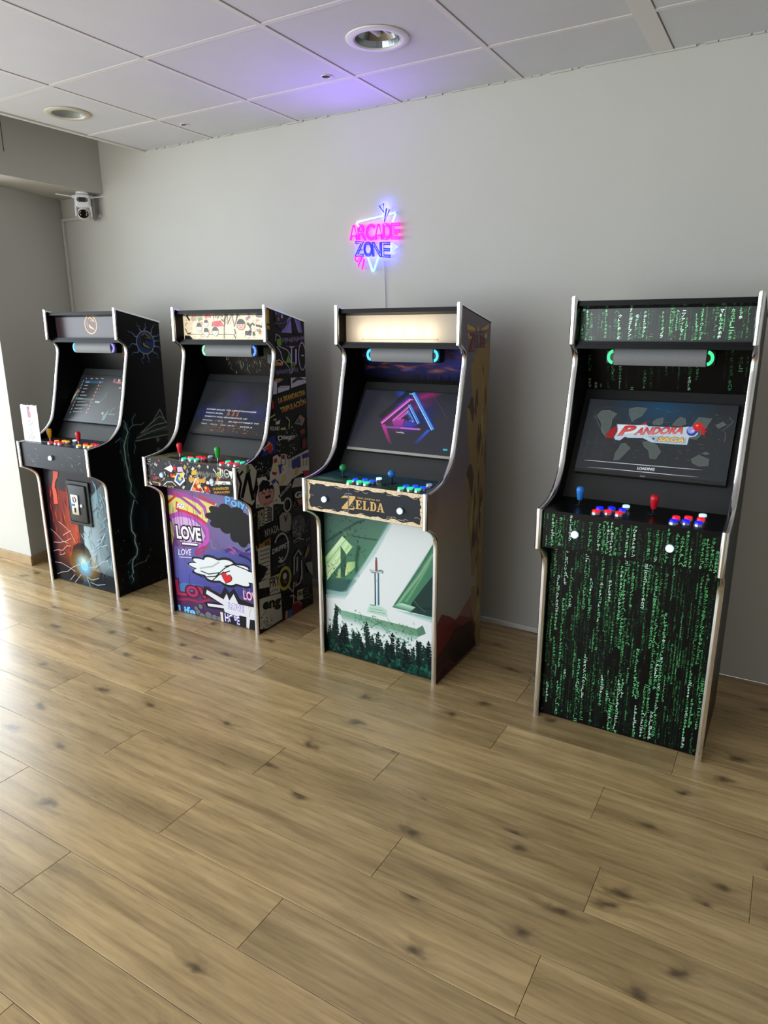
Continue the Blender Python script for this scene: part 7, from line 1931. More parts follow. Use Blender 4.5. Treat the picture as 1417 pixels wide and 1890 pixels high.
    a.line([(0.1666,0.9671),(0.1785,0.9349),(0.1581,0.8987),(0.1415,0.862),(0.1437,0.816),(0.1424,0.7736),(0.152,0.7224),(0.1511,0.6826),(0.1653,0.633),(0.1544,0.5947),(0.184,0.5511)], [0.003, 0.005, 0.004, 0.006, 0.006, 0.006, 0.007, 0.006, 0.006, 0.005, 0.003], (190, 196, 176), a=0.9)
    a.line([(0.1666,0.9671),(0.1673,0.9879),(0.1537,1.0055)], 0.003, (150, 176, 176), a=0.85)
    a.line([(0.1884,0.9498),(0.215,0.9693),(0.215,1.0018),(0.2429,1.0312)], 0.003, (150, 176, 176), a=0.85)
    a.line([(0.215,0.9693),(0.2558,0.9694),(0.2717,0.9642),(0.2982,0.976)], 0.003, (150, 176, 176), a=0.85)
    a.line([(0.124,0.9098),(0.0948,0.8945),(0.0845,0.8896)], 0.003, (150, 176, 176), a=0.85)
    a.line([(0.2151,0.8711),(0.2199,0.844),(0.2055,0.8097)], 0.003, (150, 176, 176), a=0.85)
    a.line([(0.1543,0.2156),(0.1056,0.1946),(0.0827,0.1769)], 0.003, (150, 176, 176), a=0.85)
    a.line([(0.1166,0.1488),(0.1516,0.1594),(0.2118,0.1592),(0.2438,0.1894)], 0.003, (150, 176, 176), a=0.85)
    a.line([(0.1027,0.1034),(0.0805,0.0927)], 0.003, (150, 176, 176), a=0.85)
    a.line([(0.1154,0.0706),(0.0967,0.0553)], 0.003, (150, 176, 176), a=0.85)
    a.line([(0.1947,0.5126),(0.1923,0.5269),(0.1737,0.5446)], 0.003, (150, 176, 176), a=0.85)
    a.poly([(0.2184,0.8781),(0.2497,0.9196),(0.3252,0.9526),(0.37,0.9831),(0.4233,1.0419),(0.4541,0.9809),(0.4924,0.9362),(0.4911,0.8809)], (40, 48, 46), 0.95)
    a.line([(0.2227,0.8775),(0.3443,0.8821),(0.4915,0.8846)], 0.006, (140, 148, 132), a=0.9)
    a.line([(0.2334,0.8936),(0.3579,0.92),(0.4924,0.9362)], 0.006, (140, 148, 132), a=0.9)
    a.line([(0.2672,0.9173),(0.3803,0.9532),(0.4658,0.9577)], 0.006, (140, 148, 132), a=0.9)
    a.line([(0.3252,0.9526),(0.4183,0.9993),(0.4494,0.9814)], 0.006, (140, 148, 132), a=0.9)
    a.line([(0.4231,1.0405),(0.3646,0.9765),(0.2672,0.9173)], 0.006, (140, 148, 132), a=0.9)
    a.line([(0.4231,1.0405),(0.4572,0.966),(0.492,0.9326)], 0.006, (140, 148, 132), a=0.9)
    scribble(a, (0.2655, 0.9034), (0.4791, 0.9046), 12, (120, 128, 114), 13)
    a.soft(0.3887, 0.8652, 0.02, 0.022, (120, 160, 160), 0.7)
    a.soft(0.4738, 0.8572, 0.02, 0.022, (120, 160, 160), 0.7)
    a.soft(0.3859, 0.7998, 0.02, 0.022, (120, 160, 160), 0.7)
    a.soft(0.2432, 0.4214, 0.05, 0.12, (44, 60, 80), 0.55)
    r_ = random.Random(9)
    for k in range(60):
        y_, z_ = r_.uniform(.02, .45), r_.uniform(.02, .40)
        a.disc(y_, z_, r_.uniform(.0015, .0035), r_.uniform(.002, .005), r_.choice([(150, 186, 190), (90, 120, 126), (60, 80, 86)]), .9, n=6)
    a.build('printed_artwork', PRINT, parent, M)

def fire_and_ice_front(parent, M):
    a = Art(rect_clip(-.2895, .2895, .003, .7335), gain=FG)
    a.poly([(-.2895, .003), (.2895, .003), (.2895, .7335), (-.2895, .7335)], (34, 34, 40))
    a.grad([(-.28, .10), (-.02, .12), (-.03, .56), (-.28, .60)], [(70, 24, 28), (196, 90, 50), (176, 62, 52), (64, 26, 40)], [.2, .9, .8, .6])
    a.grad([(.0, .12), (.285, .10), (.285, .70), (.04, .50)], [(190, 210, 214), (60, 76, 88), (40, 46, 54), (150, 176, 186)], [.8, .9, .9, .9])
    r_ = random.Random(21)
    for k in range(90):
        x_ = r_.uniform(-.26, -.01); z_ = r_.uniform(.14, .60); l_ = r_.uniform(.03, .11)
        a.line([(x_, z_), (x_ + r_.uniform(-.012, .012), z_ + l_ * .5), (x_ + r_.uniform(-.02, .02), z_ + l_)], [.002, r_.uniform(.008, .020), .001], r_.choice([(196, 70, 52), (214, 96, 60), (120, 34, 40), (74, 30, 44), (60, 28, 34), (176, 50, 46)]), .6, soft=True)
    for k in range(90):
        x_ = r_.uniform(.04, .285); z_ = r_.uniform(.06, .56); l_ = r_.uniform(.03, .09); t_ = r_.uniform(.5, 2.4)
        a.line([(x_, z_), (x_ + l_ * math.cos(t_), z_ + l_ * math.sin(t_))], [.004, .016, .001][0:2], r_.choice([(150, 190, 206), (100, 140, 160), (60, 84, 100), (176, 206, 214), (50, 64, 78)]), .45, soft=True)
    a.poly([(-0.1912,0.6924),(-0.1438,0.6902),(-0.1555,0.6581),(-0.183,0.6276),(-0.1956,0.5915),(-0.1835,0.5719),(-0.1836,0.4911),(-0.2224,0.4863),(-0.2195,0.5538),(-0.2232,0.5884),(-0.2013,0.643)], (206, 84, 64), 0.9)
    a.line([(-0.181,0.69),(-0.1848,0.6447),(-0.2094,0.5899),(-0.1991,0.521)], 0.012, (230, 120, 84), a=0.7, soft=True)
    a.poly([(0.1488,0.6726),(0.1636,0.6443),(0.174,0.6188),(0.1569,0.5767),(0.1594,0.5332),(0.1845,0.5363),(0.1876,0.5836),(0.1786,0.6459)], (120, 160, 180), 0.7)
    a.grad([(-.2895, .003), (.2895, .003), (.2895, .16), (-.2895, .20)], [(22, 22, 26), (24, 26, 30), (40, 46, 54), (34, 26, 32)], [.95, .95, 0, 0])
    a.poly([(-0.1288,0.1516),(-0.0898,0.2451),(-0.0374,0.2711),(0.0096,0.2712),(0.0456,0.2413),(0.0644,0.2016),(0.0572,0.1216),(0.0034,0.0612),(-0.0911,0.0663)], (20, 20, 24), 0.75)
    a.soft(-0.0075, 0.132, 0.15, 0.11, (236, 190, 90), 0.55)
    a.soft(-0.0075, 0.132, 0.085, 0.085, (120, 196, 236), 0.95, core=0.2)
    a.soft(-0.0125, 0.162, 0.05, 0.035, (226, 236, 190), 0.8)
    a.line([(-0.0075 + .028 * math.cos(t), 0.132 + .026 * math.sin(t)) for t in [k * .5 for k in range(14)]], .003, (214, 238, 250), .8)
    a.line([(-0.2034,0.3795),(-0.1585,0.3606),(-0.1051,0.3324),(-0.0807,0.2931),(-0.0645,0.2669)], 0.0026, (226, 196, 196), a=0.9)
    a.line([(-0.2966,0.3268),(-0.2416,0.2982),(-0.1837,0.2596),(-0.131,0.2531)], 0.0026, (226, 196, 196), a=0.9)
    a.line([(-0.3056,0.1744),(-0.2515,0.1941),(-0.1955,0.1994),(-0.1505,0.2356),(-0.1179,0.2371)], 0.0026, (226, 196, 196), a=0.9)
    a.line([(-0.2348,0.1673),(-0.2011,0.1709),(-0.176,0.1878)], 0.0026, (226, 196, 196), a=0.9)
    a.line([(-0.2966,0.1087),(-0.2233,0.1136),(-0.1711,0.1003),(-0.0993,0.0795)], 0.0026, (226, 196, 196), a=0.9)
    a.line([(-0.2841,0.0319),(-0.2355,0.0518),(-0.1777,0.0657),(-0.1158,0.1061),(-0.0463,0.1363)], 0.0026, (226, 196, 196), a=0.9)
    a.line([(-0.2755,0.2401),(-0.2193,0.2451),(-0.1503,0.2647),(-0.1026,0.2899)], 0.0026, (226, 196, 196), a=0.9)
    a.line([(-0.1605,0.0129),(-0.1084,0.0595)], 0.0026, (226, 196, 196), a=0.9)
    a.line([(-0.1255,-0.003),(-0.0863,0.0339),(-0.0477,0.0703)], 0.0026, (226, 196, 196), a=0.9)
    a.line([(-0.1764,0.2969),(-0.1285,0.3219),(-0.0935,0.3377)], 0.0026, (226, 196, 196), a=0.9)
    a.line([(0.0247,0.152),(0.075,0.2034),(0.1148,0.2276)], 0.0026, (190, 226, 240), a=0.85)
    a.line([(0.0355,0.125),(0.1005,0.1434),(0.1576,0.1816),(0.2107,0.2011)], 0.0026, (190, 226, 240), a=0.85)
    a.line([(0.0034,0.0612),(0.0486,0.0512),(0.1143,0.0741)], 0.0026, (190, 226, 240), a=0.85)
    a.line([(0.0299,0.0332),(0.0909,0.0263),(0.1651,0.0439)], 0.0026, (190, 226, 240), a=0.85)
    a.line([(0.0034,0.0612),(0.0212,0.0133),(0.0429,-0.012)], 0.0026, (190, 226, 240), a=0.85)
    a.line([(0.1105,0.2622),(0.1676,0.3025),(0.2046,0.3461)], 0.0026, (190, 226, 240), a=0.85)
    a.line([(0.0748,0.2317),(0.1474,0.2715),(0.2263,0.2977)], 0.0026, (190, 226, 240), a=0.85)
    a.line([(0.1392,0.3121),(0.1814,0.3254),(0.2176,0.3652)], 0.0026, (190, 226, 240), a=0.85)
    a.line([(-0.0183,0.0573),(-0.0623,-0.0395)], 0.003, (96, 150, 190), a=0.6, soft=True)
    a.line([(-0.0183,0.0573),(-0.0402,-0.0353)], 0.003, (96, 150, 190), a=0.6, soft=True)
    a.line([(-0.0183,0.0573),(-0.0182,-0.0311)], 0.003, (96, 150, 190), a=0.6, soft=True)
    a.line([(-0.0183,0.0573),(0.0036,-0.0269)], 0.003, (96, 150, 190), a=0.6, soft=True)
    a.line([(-0.0183,0.0573),(0.0254,-0.0227)], 0.003, (96, 150, 190), a=0.6, soft=True)
    a.line([(-0.0183,0.0573),(0.047,-0.0185)], 0.003, (96, 150, 190), a=0.6, soft=True)
    a.line([(-0.0183,0.0573),(0.0685,-0.0144)], 0.003, (96, 150, 190), a=0.6, soft=True)
    a.build('printed_artwork', PRINT, parent, M)

def dark_fascia(parent, M):
    a = Art(rect_clip(-.2895, .2895, .735, .8718), gain=FG)
    a.grad([(-.2895, .735), (.2895, .735), (.2895, .8718), (-.2895, .8718)], [(34, 35, 39)] * 4)
    r_ = random.Random(30)
    for cx_, n_ in ((-.18, 26), (.17, 30)):
        for k in range(n_):
            x_, z_ = cx_ + r_.gauss(0, .035), .80 + r_.gauss(0, .028); t_ = r_.uniform(-1.2, .4); l_ = r_.uniform(.006, .022)
            a.line([(x_, z_), (x_ + l_ * math.cos(t_), z_ + l_ * math.sin(t_))], [.0026, .0006], r_.choice([(130, 138, 146), (84, 90, 98), (176, 182, 186), (66, 84, 130)]), r_.uniform(.3, .8))
    a.line([(.09, .862), (.12, .81), (.15, .77), (.18, .745)], .0016, (120, 124, 128), .6); a.line([(-.25, .745), (-.16, .742), (-.08, .75)], .0012, (120, 124, 128), .5)
    a.build('printed_artwork', PRINT, parent, M)

def dusk_deck(parent, M):
    a = Art(rect_clip(-.2895, .2895, -.0885, .150), gain=FG)
    a.grad([(-.2895, -.0885), (.2895, -.0885), (.2895, .150), (-.2895, .150)], [(40, 28, 24), (40, 66, 96), (40, 44, 56), (50, 34, 30)])
    r_ = random.Random(31)
    for k in range(24):
        x_ = r_.uniform(-.28, .28); a.soft(x_, r_.uniform(-.07, .13), r_.uniform(.03, .08), r_.uniform(.005, .014), (96, 60, 40) if x_ < -.08 else r_.choice([(30, 60, 110), (70, 110, 150), (24, 34, 54)]), .6)
    a.build('printed_artwork', PRINT, parent, M)

def medallion_marquee(parent, M):
    a = Art(rect_clip(-.2885, .2885, 1.449, 1.574), gain=1.4)
    a.poly([(-.2885, 1.449), (.2885, 1.449), (.2885, 1.574), (-.2885, 1.574)], (46, 34, 36))
    dragon_medallion(a, 0.0222, 1.5217, 0.05025, (226, 166, 104), (62, 40, 34), (244, 176, 100), (74, 44, 34))
    a.build('printed_artwork', BACKLIT, parent, M)

def ember_speaker(parent, M):
    a = Art(rect_clip(-.2895, .2895, 0, .168), gain=FG)
    a.poly([(-.2895, 0), (.2895, 0), (.2895, .168), (-.2895, .168)], (9, 9, 11))
    a.line([(.10, .11), (.15, .075), (.20, .02)], [.03, .04, .004], (150, 64, 40), .9, soft=True); a.line([(.09, .085), (.15, .075), (.21, .012)], [.006, .012, .003], (206, 110, 60), .8, soft=True)
    a.line([(.18, .13), (.23, .08), (.28, .02)], [.02, .05, .03], (60, 100, 130), .9, soft=True); a.line([(.17, .12), (.225, .06), (.27, .01)], [.002, .006, .002], (150, 186, 206), .8)
    a.soft(.25, .11, .035, .02, (130, 150, 150), .6)
    a.build('printed_artwork', PRINT, parent, M)

def game_list_screen(parent, M):
    a = Art(rect_clip(-.2625, .2625, .019, .316), gain=1.0)
    a.grad([(-.2625, .019), (.2625, .019), (.2625, .316), (-.2625, .316)], [(28, 30, 34)] * 4)
    a.grad([(-0.2402,0.2613),(-0.2253,0.2586),(-0.2483,0.0724),(-0.2642,0.0651)], [(60, 40, 36), (80, 50, 40), (60, 40, 38), (40, 30, 30)])
    a.grad([(-0.249,0.2216),(-0.2341,0.219),(-0.2443,0.1664),(-0.261,0.1721)], [(150, 80, 50), (150, 84, 50), (150, 170, 140), (160, 180, 150)])
    a.grad([(-0.261,0.1721),(-0.2443,0.1664),(-0.2537,0.1205),(-0.2701,0.1294)], [(150, 170, 140), (140, 160, 130), (110, 70, 60), (120, 70, 56)])
    a.poly([(-0.2109,0.2804),(-0.0449,0.28),(-0.0481,0.2622),(-0.2087,0.2608)], (36, 84, 116), 0.9)
    a.grad([(-0.2242,0.1625),(-0.0687,0.1591),(-0.0769,0.1428),(-0.2247,0.1479)], [(120, 150, 140), (150, 170, 170), (140, 160, 170), (110, 140, 130)], [0.8, 0.5, 0.2, 0.6])
    a.poly([(-0.0494,0.1474),(-0.0083,0.1464),(-0.0066,0.1354),(-0.0514,0.1371)], (176, 190, 190))
    a.poly([(-0.2027,0.2699),(-0.1917,0.27),(-0.1904,0.2645),(-0.2014,0.2644)], (196, 200, 204), 0.75)
    a.poly([(-0.1889,0.2704),(-0.1766,0.2705),(-0.1752,0.2651),(-0.1875,0.2649)], (196, 200, 204), 0.75)
    a.poly([(-0.1737,0.271),(-0.1696,0.2708),(-0.1683,0.2653),(-0.1724,0.2655)], (196, 200, 204), 0.75)
    a.disc(-0.0746, 0.2715, 0.0055, 0.007, (200, 140, 110), 1)
    a.poly([(-0.0565,0.2683),(-0.0548,0.2761),(-0.047,0.268)], (90, 150, 200), 0.8)
    a.line([(-0.2262,0.2798),(-0.2311,0.2649)], 0.006, (110, 170, 186), a=0.9)
    a.poly([(-0.2032,0.2475),(-0.1915,0.2476),(-0.1902,0.2421),(-0.2019,0.242)], (196, 200, 204), 0.75)
    a.poly([(-0.1887,0.2481),(-0.1768,0.2482),(-0.1755,0.2427),(-0.1874,0.2426)], (196, 200, 204), 0.75)
    a.poly([(-0.174,0.2487),(-0.1702,0.2485),(-0.1689,0.243),(-0.1727,0.2432)], (196, 200, 204), 0.75)
    a.disc(-0.0755, 0.2487, 0.0055, 0.007, (200, 140, 110), 1)
    a.poly([(-0.0575,0.2458),(-0.0558,0.2535),(-0.048,0.2455)], (90, 150, 200), 0.8)
    a.line([(-0.2262,0.2562),(-0.2311,0.2413)], 0.006, (110, 170, 186), a=0.9)
    a.poly([(-0.2037,0.2252),(-0.1914,0.2253),(-0.1901,0.2199),(-0.2024,0.2197)], (196, 200, 204), 0.75)
    a.poly([(-0.1885,0.2258),(-0.1771,0.226),(-0.1758,0.2205),(-0.1872,0.2203)], (196, 200, 204), 0.75)
    a.poly([(-0.1743,0.2264),(-0.1664,0.2264),(-0.1651,0.221),(-0.173,0.2209)], (196, 200, 204), 0.75)
    a.disc(-0.0764, 0.2261, 0.0055, 0.007, (200, 140, 110), 1)
    a.poly([(-0.0586,0.2233),(-0.0568,0.2311),(-0.049,0.2231)], (90, 150, 200), 0.8)
    a.line([(-0.2262,0.2327),(-0.2311,0.2178)], 0.006, (110, 170, 186), a=0.9)
    a.poly([(-0.2042,0.2029),(-0.1912,0.2031),(-0.1899,0.1977),(-0.2028,0.1974)], (196, 200, 204), 0.75)
    a.poly([(-0.1884,0.2036),(-0.1774,0.2037),(-0.1761,0.1983),(-0.1871,0.1981)], (196, 200, 204), 0.75)
    a.disc(-0.0773, 0.2034, 0.0055, 0.007, (200, 140, 110), 1)
    a.poly([(-0.0596,0.2009),(-0.0578,0.2086),(-0.05,0.2007)], (90, 150, 200), 0.8)
    a.line([(-0.2263,0.2092),(-0.2312,0.1943)], 0.006, (110, 170, 186), a=0.9)
    a.poly([(-0.2046,0.1806),(-0.1967,0.1807),(-0.1954,0.1752),(-0.2033,0.1752)], (196, 200, 204), 0.75)
    a.poly([(-0.1938,0.1811),(-0.1833,0.1813),(-0.182,0.1759),(-0.1925,0.1757)], (196, 200, 204), 0.75)
    a.poly([(-0.1805,0.1818),(-0.1717,0.1819),(-0.1704,0.1764),(-0.1792,0.1763)], (196, 200, 204), 0.75)
    a.poly([(-0.1689,0.1823),(-0.1571,0.1826),(-0.1558,0.1771),(-0.1676,0.1769)], (196, 200, 204), 0.75)
    a.poly([(-0.1543,0.183),(-0.1486,0.183),(-0.1473,0.1776),(-0.153,0.1776)], (196, 200, 204), 0.75)
    a.disc(-0.0782, 0.1809, 0.0055, 0.007, (200, 140, 110), 1)
    a.poly([(-0.0606,0.1786),(-0.0588,0.1863),(-0.051,0.1784)], (90, 150, 200), 0.8)
    a.line([(-0.2263,0.1858),(-0.2312,0.1709)], 0.006, (110, 170, 186), a=0.9)
    a.poly([(-0.2051,0.1584),(-0.1965,0.1586),(-0.1952,0.1531),(-0.2038,0.153)], (196, 200, 204), 0.75)
    a.poly([(-0.1937,0.159),(-0.1836,0.1592),(-0.1823,0.1538),(-0.1924,0.1536)], (196, 200, 204), 0.75)
    a.poly([(-0.1808,0.1597),(-0.1699,0.1599),(-0.1686,0.1545),(-0.1795,0.1543)], (196, 200, 204), 0.75)
    a.disc(-0.0791, 0.1584, 0.0055, 0.007, (200, 140, 110), 1)
    a.poly([(-0.0616,0.1563),(-0.0598,0.164),(-0.0521,0.1561)], (90, 150, 200), 0.8)
    a.line([(-0.2263,0.1624),(-0.2312,0.1476)], 0.006, (110, 170, 186), a=0.9)
    a.poly([(-0.2056,0.1363),(-0.1964,0.1365),(-0.195,0.1311),(-0.2043,0.1309)], (196, 200, 204), 0.75)
    a.poly([(-0.1935,0.137),(-0.1839,0.1371),(-0.1826,0.1317),(-0.1922,0.1316)], (196, 200, 204), 0.75)
    a.poly([(-0.181,0.1376),(-0.168,0.138),(-0.1667,0.1326),(-0.1797,0.1322)], (196, 200, 204), 0.75)
    a.poly([(-0.1652,0.1384),(-0.1526,0.1388),(-0.1513,0.1334),(-0.1639,0.1331)], (196, 200, 204), 0.75)
    a.poly([(-0.1498,0.1392),(-0.1407,0.1394),(-0.1394,0.134),(-0.1485,0.1339)], (196, 200, 204), 0.75)
    a.poly([(-0.1379,0.1399),(-0.1284,0.1401),(-0.1271,0.1347),(-0.1366,0.1345)], (196, 200, 204), 0.75)
    a.disc(-0.08, 0.1359, 0.0055, 0.007, (200, 140, 110), 1)
    a.poly([(-0.0626,0.134),(-0.0608,0.1417),(-0.0531,0.1339)], (90, 150, 200), 0.8)
    a.line([(-0.2264,0.1391),(-0.2313,0.1243)], 0.006, (110, 170, 186), a=0.9)
    a.poly([(-0.2061,0.1142),(-0.1962,0.1145),(-0.1949,0.1091),(-0.2047,0.1089)], (196, 200, 204), 0.75)
    a.poly([(-0.1934,0.1149),(-0.1842,0.1151),(-0.1829,0.1098),(-0.1921,0.1096)], (196, 200, 204), 0.75)
    a.poly([(-0.1813,0.1156),(-0.1717,0.1158),(-0.1704,0.1104),(-0.18,0.1102)], (196, 200, 204), 0.75)
    a.poly([(-0.1689,0.1163),(-0.1559,0.1167),(-0.1546,0.1113),(-0.1676,0.1109)], (196, 200, 204), 0.75)
    a.poly([(-0.1531,0.1172),(-0.1406,0.1175),(-0.1393,0.1122),(-0.1518,0.1118)], (196, 200, 204), 0.75)
    a.poly([(-0.1378,0.118),(-0.1287,0.1182),(-0.1275,0.1128),(-0.1365,0.1126)], (196, 200, 204), 0.75)
    a.poly([(-0.1259,0.1187),(-0.1165,0.1189),(-0.1152,0.1135),(-0.1247,0.1133)], (196, 200, 204), 0.75)
    a.poly([(-0.1137,0.1193),(-0.1009,0.1197),(-0.0996,0.1144),(-0.1124,0.114)], (196, 200, 204), 0.75)
    a.disc(-0.0809, 0.1135, 0.0055, 0.007, (200, 140, 110), 1)
    a.poly([(-0.0636,0.1118),(-0.0619,0.1195),(-0.0541,0.1117)], (90, 150, 200), 0.8)
    a.line([(-0.2264,0.1159),(-0.2313,0.1011)], 0.006, (110, 170, 186), a=0.9)
    a.poly([(-0.2065,0.0922),(-0.196,0.0925),(-0.1947,0.0871),(-0.2052,0.0869)], (196, 200, 204), 0.75)
    a.poly([(-0.1932,0.093),(-0.1844,0.0932),(-0.1831,0.0878),(-0.1919,0.0876)], (196, 200, 204), 0.75)
    a.poly([(-0.1816,0.0937),(-0.1699,0.094),(-0.1686,0.0887),(-0.1803,0.0883)], (196, 200, 204), 0.75)
    a.poly([(-0.1671,0.0945),(-0.1592,0.0946),(-0.1579,0.0893),(-0.1658,0.0891)], (196, 200, 204), 0.75)
    a.poly([(-0.1564,0.0951),(-0.146,0.0954),(-0.1448,0.09),(-0.1551,0.0898)], (196, 200, 204), 0.75)
    a.poly([(-0.1432,0.0959),(-0.138,0.0958),(-0.1367,0.0905),(-0.142,0.0905)], (196, 200, 204), 0.75)
    a.disc(-0.0818, 0.0912, 0.0055, 0.007, (200, 140, 110), 1)
    a.poly([(-0.0646,0.0897),(-0.0629,0.0973),(-0.0551,0.0896)], (90, 150, 200), 0.8)
    a.line([(-0.2264,0.0927),(-0.2313,0.0779)], 0.006, (110, 170, 186), a=0.9)
    a.poly([(-0.207,0.0703),(-0.1959,0.0706),(-0.1946,0.0653),(-0.2057,0.0649)], (196, 200, 204), 0.75)
    a.poly([(-0.193,0.0711),(-0.1847,0.0713),(-0.1834,0.0659),(-0.1917,0.0657)], (196, 200, 204), 0.75)
    a.poly([(-0.1819,0.0718),(-0.1736,0.0719),(-0.1723,0.0666),(-0.1806,0.0664)], (196, 200, 204), 0.75)
    a.poly([(-0.1708,0.0724),(-0.1625,0.0726),(-0.1612,0.0673),(-0.1695,0.0671)], (196, 200, 204), 0.75)
    a.poly([(-0.1597,0.0731),(-0.1515,0.0733),(-0.1502,0.0679),(-0.1584,0.0678)], (196, 200, 204), 0.75)
    a.poly([(-0.1487,0.0738),(-0.1404,0.0739),(-0.1392,0.0686),(-0.1474,0.0684)], (196, 200, 204), 0.75)
    a.poly([(-0.1376,0.0744),(-0.1294,0.0746),(-0.1282,0.0693),(-0.1364,0.0691)], (196, 200, 204), 0.75)
    a.disc(-0.0827, 0.0689, 0.0055, 0.007, (200, 140, 110), 1)
    a.poly([(-0.0656,0.0676),(-0.0639,0.0752),(-0.0561,0.0675)], (90, 150, 200), 0.8)
    a.line([(-0.2265,0.0696),(-0.2313,0.0549)], 0.006, (110, 170, 186), a=0.9)
    a.line([(-0.215,0.2917),(-0.2052,0.2901)], 0.006, (150, 156, 160), a=0.8)
    a.line([(-0.1738,0.2932),(-0.1468,0.2922)], 0.006, (150, 156, 160), a=0.8)
    a.line([(-0.1264,0.2948),(-0.1015,0.2937)], 0.006, (150, 156, 160), a=0.8)
    a.line([(-0.0796,0.2965),(-0.0533,0.2954)], 0.006, (150, 156, 160), a=0.8)
    a.poly([(0.0361,0.2909),(0.0455,0.3008),(0.0628,0.2919),(0.0645,0.2729),(0.0399,0.272)], (176, 110, 80))
    a.poly([(0.0451,0.2976),(0.0582,0.2965),(0.0649,0.2761),(0.0538,0.2757)], (50, 80, 190))
    a.text('3D', 0.0787, 0.2814, 0.0212151, 0.015389, (226, 226, 226), ang=-0.038, bold=0.05, shear=0, skew=-0.38)
    a.line([(0.0677,0.2746),(0.112,0.2731)], 0.012, (206, 120, 80))
    a.poly([(0.1072,0.2431),(0.129,0.2446),(0.1314,0.2362),(0.1092,0.2353)], (200, 150, 150))
    a.line([(0.0238,0.2079),(0.024,0.1764),(-0.0005,0.1436)], 0.003, (160, 190, 200), a=0.7)
    a.poly([(0.0726,0.0251),(0.0693,0.0542),(0.103,0.0995),(0.0998,0.0439),(0.0943,0.0312)], (140, 176, 190), 0.7)
    a.line([(0.1214,0.0729),(0.1293,0.1041),(0.146,0.1113)], 0.006, (120, 170, 190), a=0.7)
    a.poly([(0.045,0.0697),(0.0518,0.0825),(0.07,0.0743),(0.064,0.06)], (196, 190, 160), 0.9)
    a.line([(0.107,0.0689),(0.1642,0.0694)], 0.008, (170, 176, 150), a=0.6)
    a.build('screen', SCREEN, parent, M)

ARTS[0] = dict(front=fire_and_ice_front, side=lightning_side, fascia=dark_fascia, deck=dusk_deck, marquee=medallion_marquee,
               speaker=ember_speaker, screen=lambda t: game_list_screen(t, Matrix()))

# ------------------------------------------------------------------ the four machines
Y4 = ((-.062, -.045, -.047), (-.012, .006, .004), .058)
Y3 = ((-.082, -.066, -.068), (-.040, -.022, -.027), .028)
Y2 = ((-.058, -.045, -.047), (-.016, .004, -.002), .046)
specs = [
    dict(sbx=.005, rings=('cyan', 'violet'), joykind='bat', joy=((-.146, .004, 'yellow'), (.108, .004, 'red')),
         buttons=layout((-.058, -.021, .016), (.190, .229, .268), Y2, 'red', 'yellow', 'yellow', 'red', 'white', 'white'), coinbuttons=[(-.018, .802)]),
    dict(sbx=-.002, rings=('mint', 'royal'), joykind='bat', joy=((-.146, .002, 'red'), (.108, .002, 'green')),
         buttons=layout((-.058, -.021, .016), (.190, .229, .268), Y2, 'teal', 'red', 'red', 'teal', 'grey', 'grey'), coinbuttons=[(-.180, .796), (.156, .799)], cbcol='grey'),
    dict(sbx=-.008, rings=('aqua', 'aqua'), leds=(-.185, -.105, -.025, .055, .135), joykind='ball', joy=((-.165, .012, 'deepgreen'), (.081, .012, 'sky')),
         buttons=layout((-.067, -.030, .007), (.180, .213, .250), Y3, 'green', 'sky', 'green', 'sky', 'white', 'grey'), coinbuttons=[(-.192, .794), (.185, .793)]),
    dict(sbx=-.006, rings=('jade', 'jade'), joykind='short', joy=((-.197, .047, 'blue'), (.059, .044, 'red')),
         buttons=layout((-.111, -.075, -.037), (.140, .175, .214), Y4, 'red', 'blue', 'blue', 'red', 'white', 'white'), coinbuttons=[(-.169, .800), (.142, .800)]),
]
poses = [(-.5518, -.7559, .0147, 1.004), (.4806, -.7339, .0160, 1.0), (1.4804, -.7287, -.0146, .994), (2.5411, -.7452, -.0025, 1.0)]
labels = ['black arcade cabinet with blue lightning side art and a coin door in front',
          'arcade cabinet covered in sticker collage with purple graffiti front panel',
          'arcade cabinet with forest sword artwork and gold lettering on the control fascia',
          'black arcade cabinet with columns of green code printed all over']
CABS = []
for i in range(4):
    A = dict(specs[i]); A.update(ARTS.get(i, {}))
    CABS.append(cabinet(i, *poses[i], labels[i], A))

# coin door on the first machine
cab1 = CABS[0]
cd = empty('coin_door', (.024, .028, .520), 0, cab1)
DOOR = mat('matt_black_coin_door', (30, 32, 35), .48, noise=(8, .05))
MB().box(-.098, .098, -.012, 0, -.131, .131, .004, 2).build('door_frame', DOOR, cd)
MB().box(-.078, .078, -.022, -.010, -.112, .112, .010, 3).build('door_leaf', DOOR, cd, True)
MB().box(-.044, .018, -.030, -.020, -.064, .055, .003, 2).build('coin_plate', STEEL, cd, True)
MB().lathe([(0, .006), (.016, .006), (.019, .003), (.019, 0)], 20, Matrix.Translation((-.013, -.030, .028)) @ Matrix.Rotation(R(90), 4, 'X')).build('reject_button', STEEL, cd, True)
MB().box(-.0155, -.0105, -.0375, -.034, .014, .042).build('coin_slot', BLACKP, cd)
MB().box(-.046, -.016, -.034, -.028, -.012, .0, .001).build('blue_tab', mat('blue_plastic', (30, 110, 215), .35), cd)
MB().box(-.018, -.008, -.0335, -.029, -.050, -.022, .001).build('return_slot', BLACKP, cd)
MB().lathe([(0, .007), (.009, .007), (.0125, .003), (.0125, 0)], 18, Matrix.Translation((.040, -.0215, -.006)) @ Matrix.Rotation(R(90), 4, 'X')).build('lock', STEEL, cd, True)

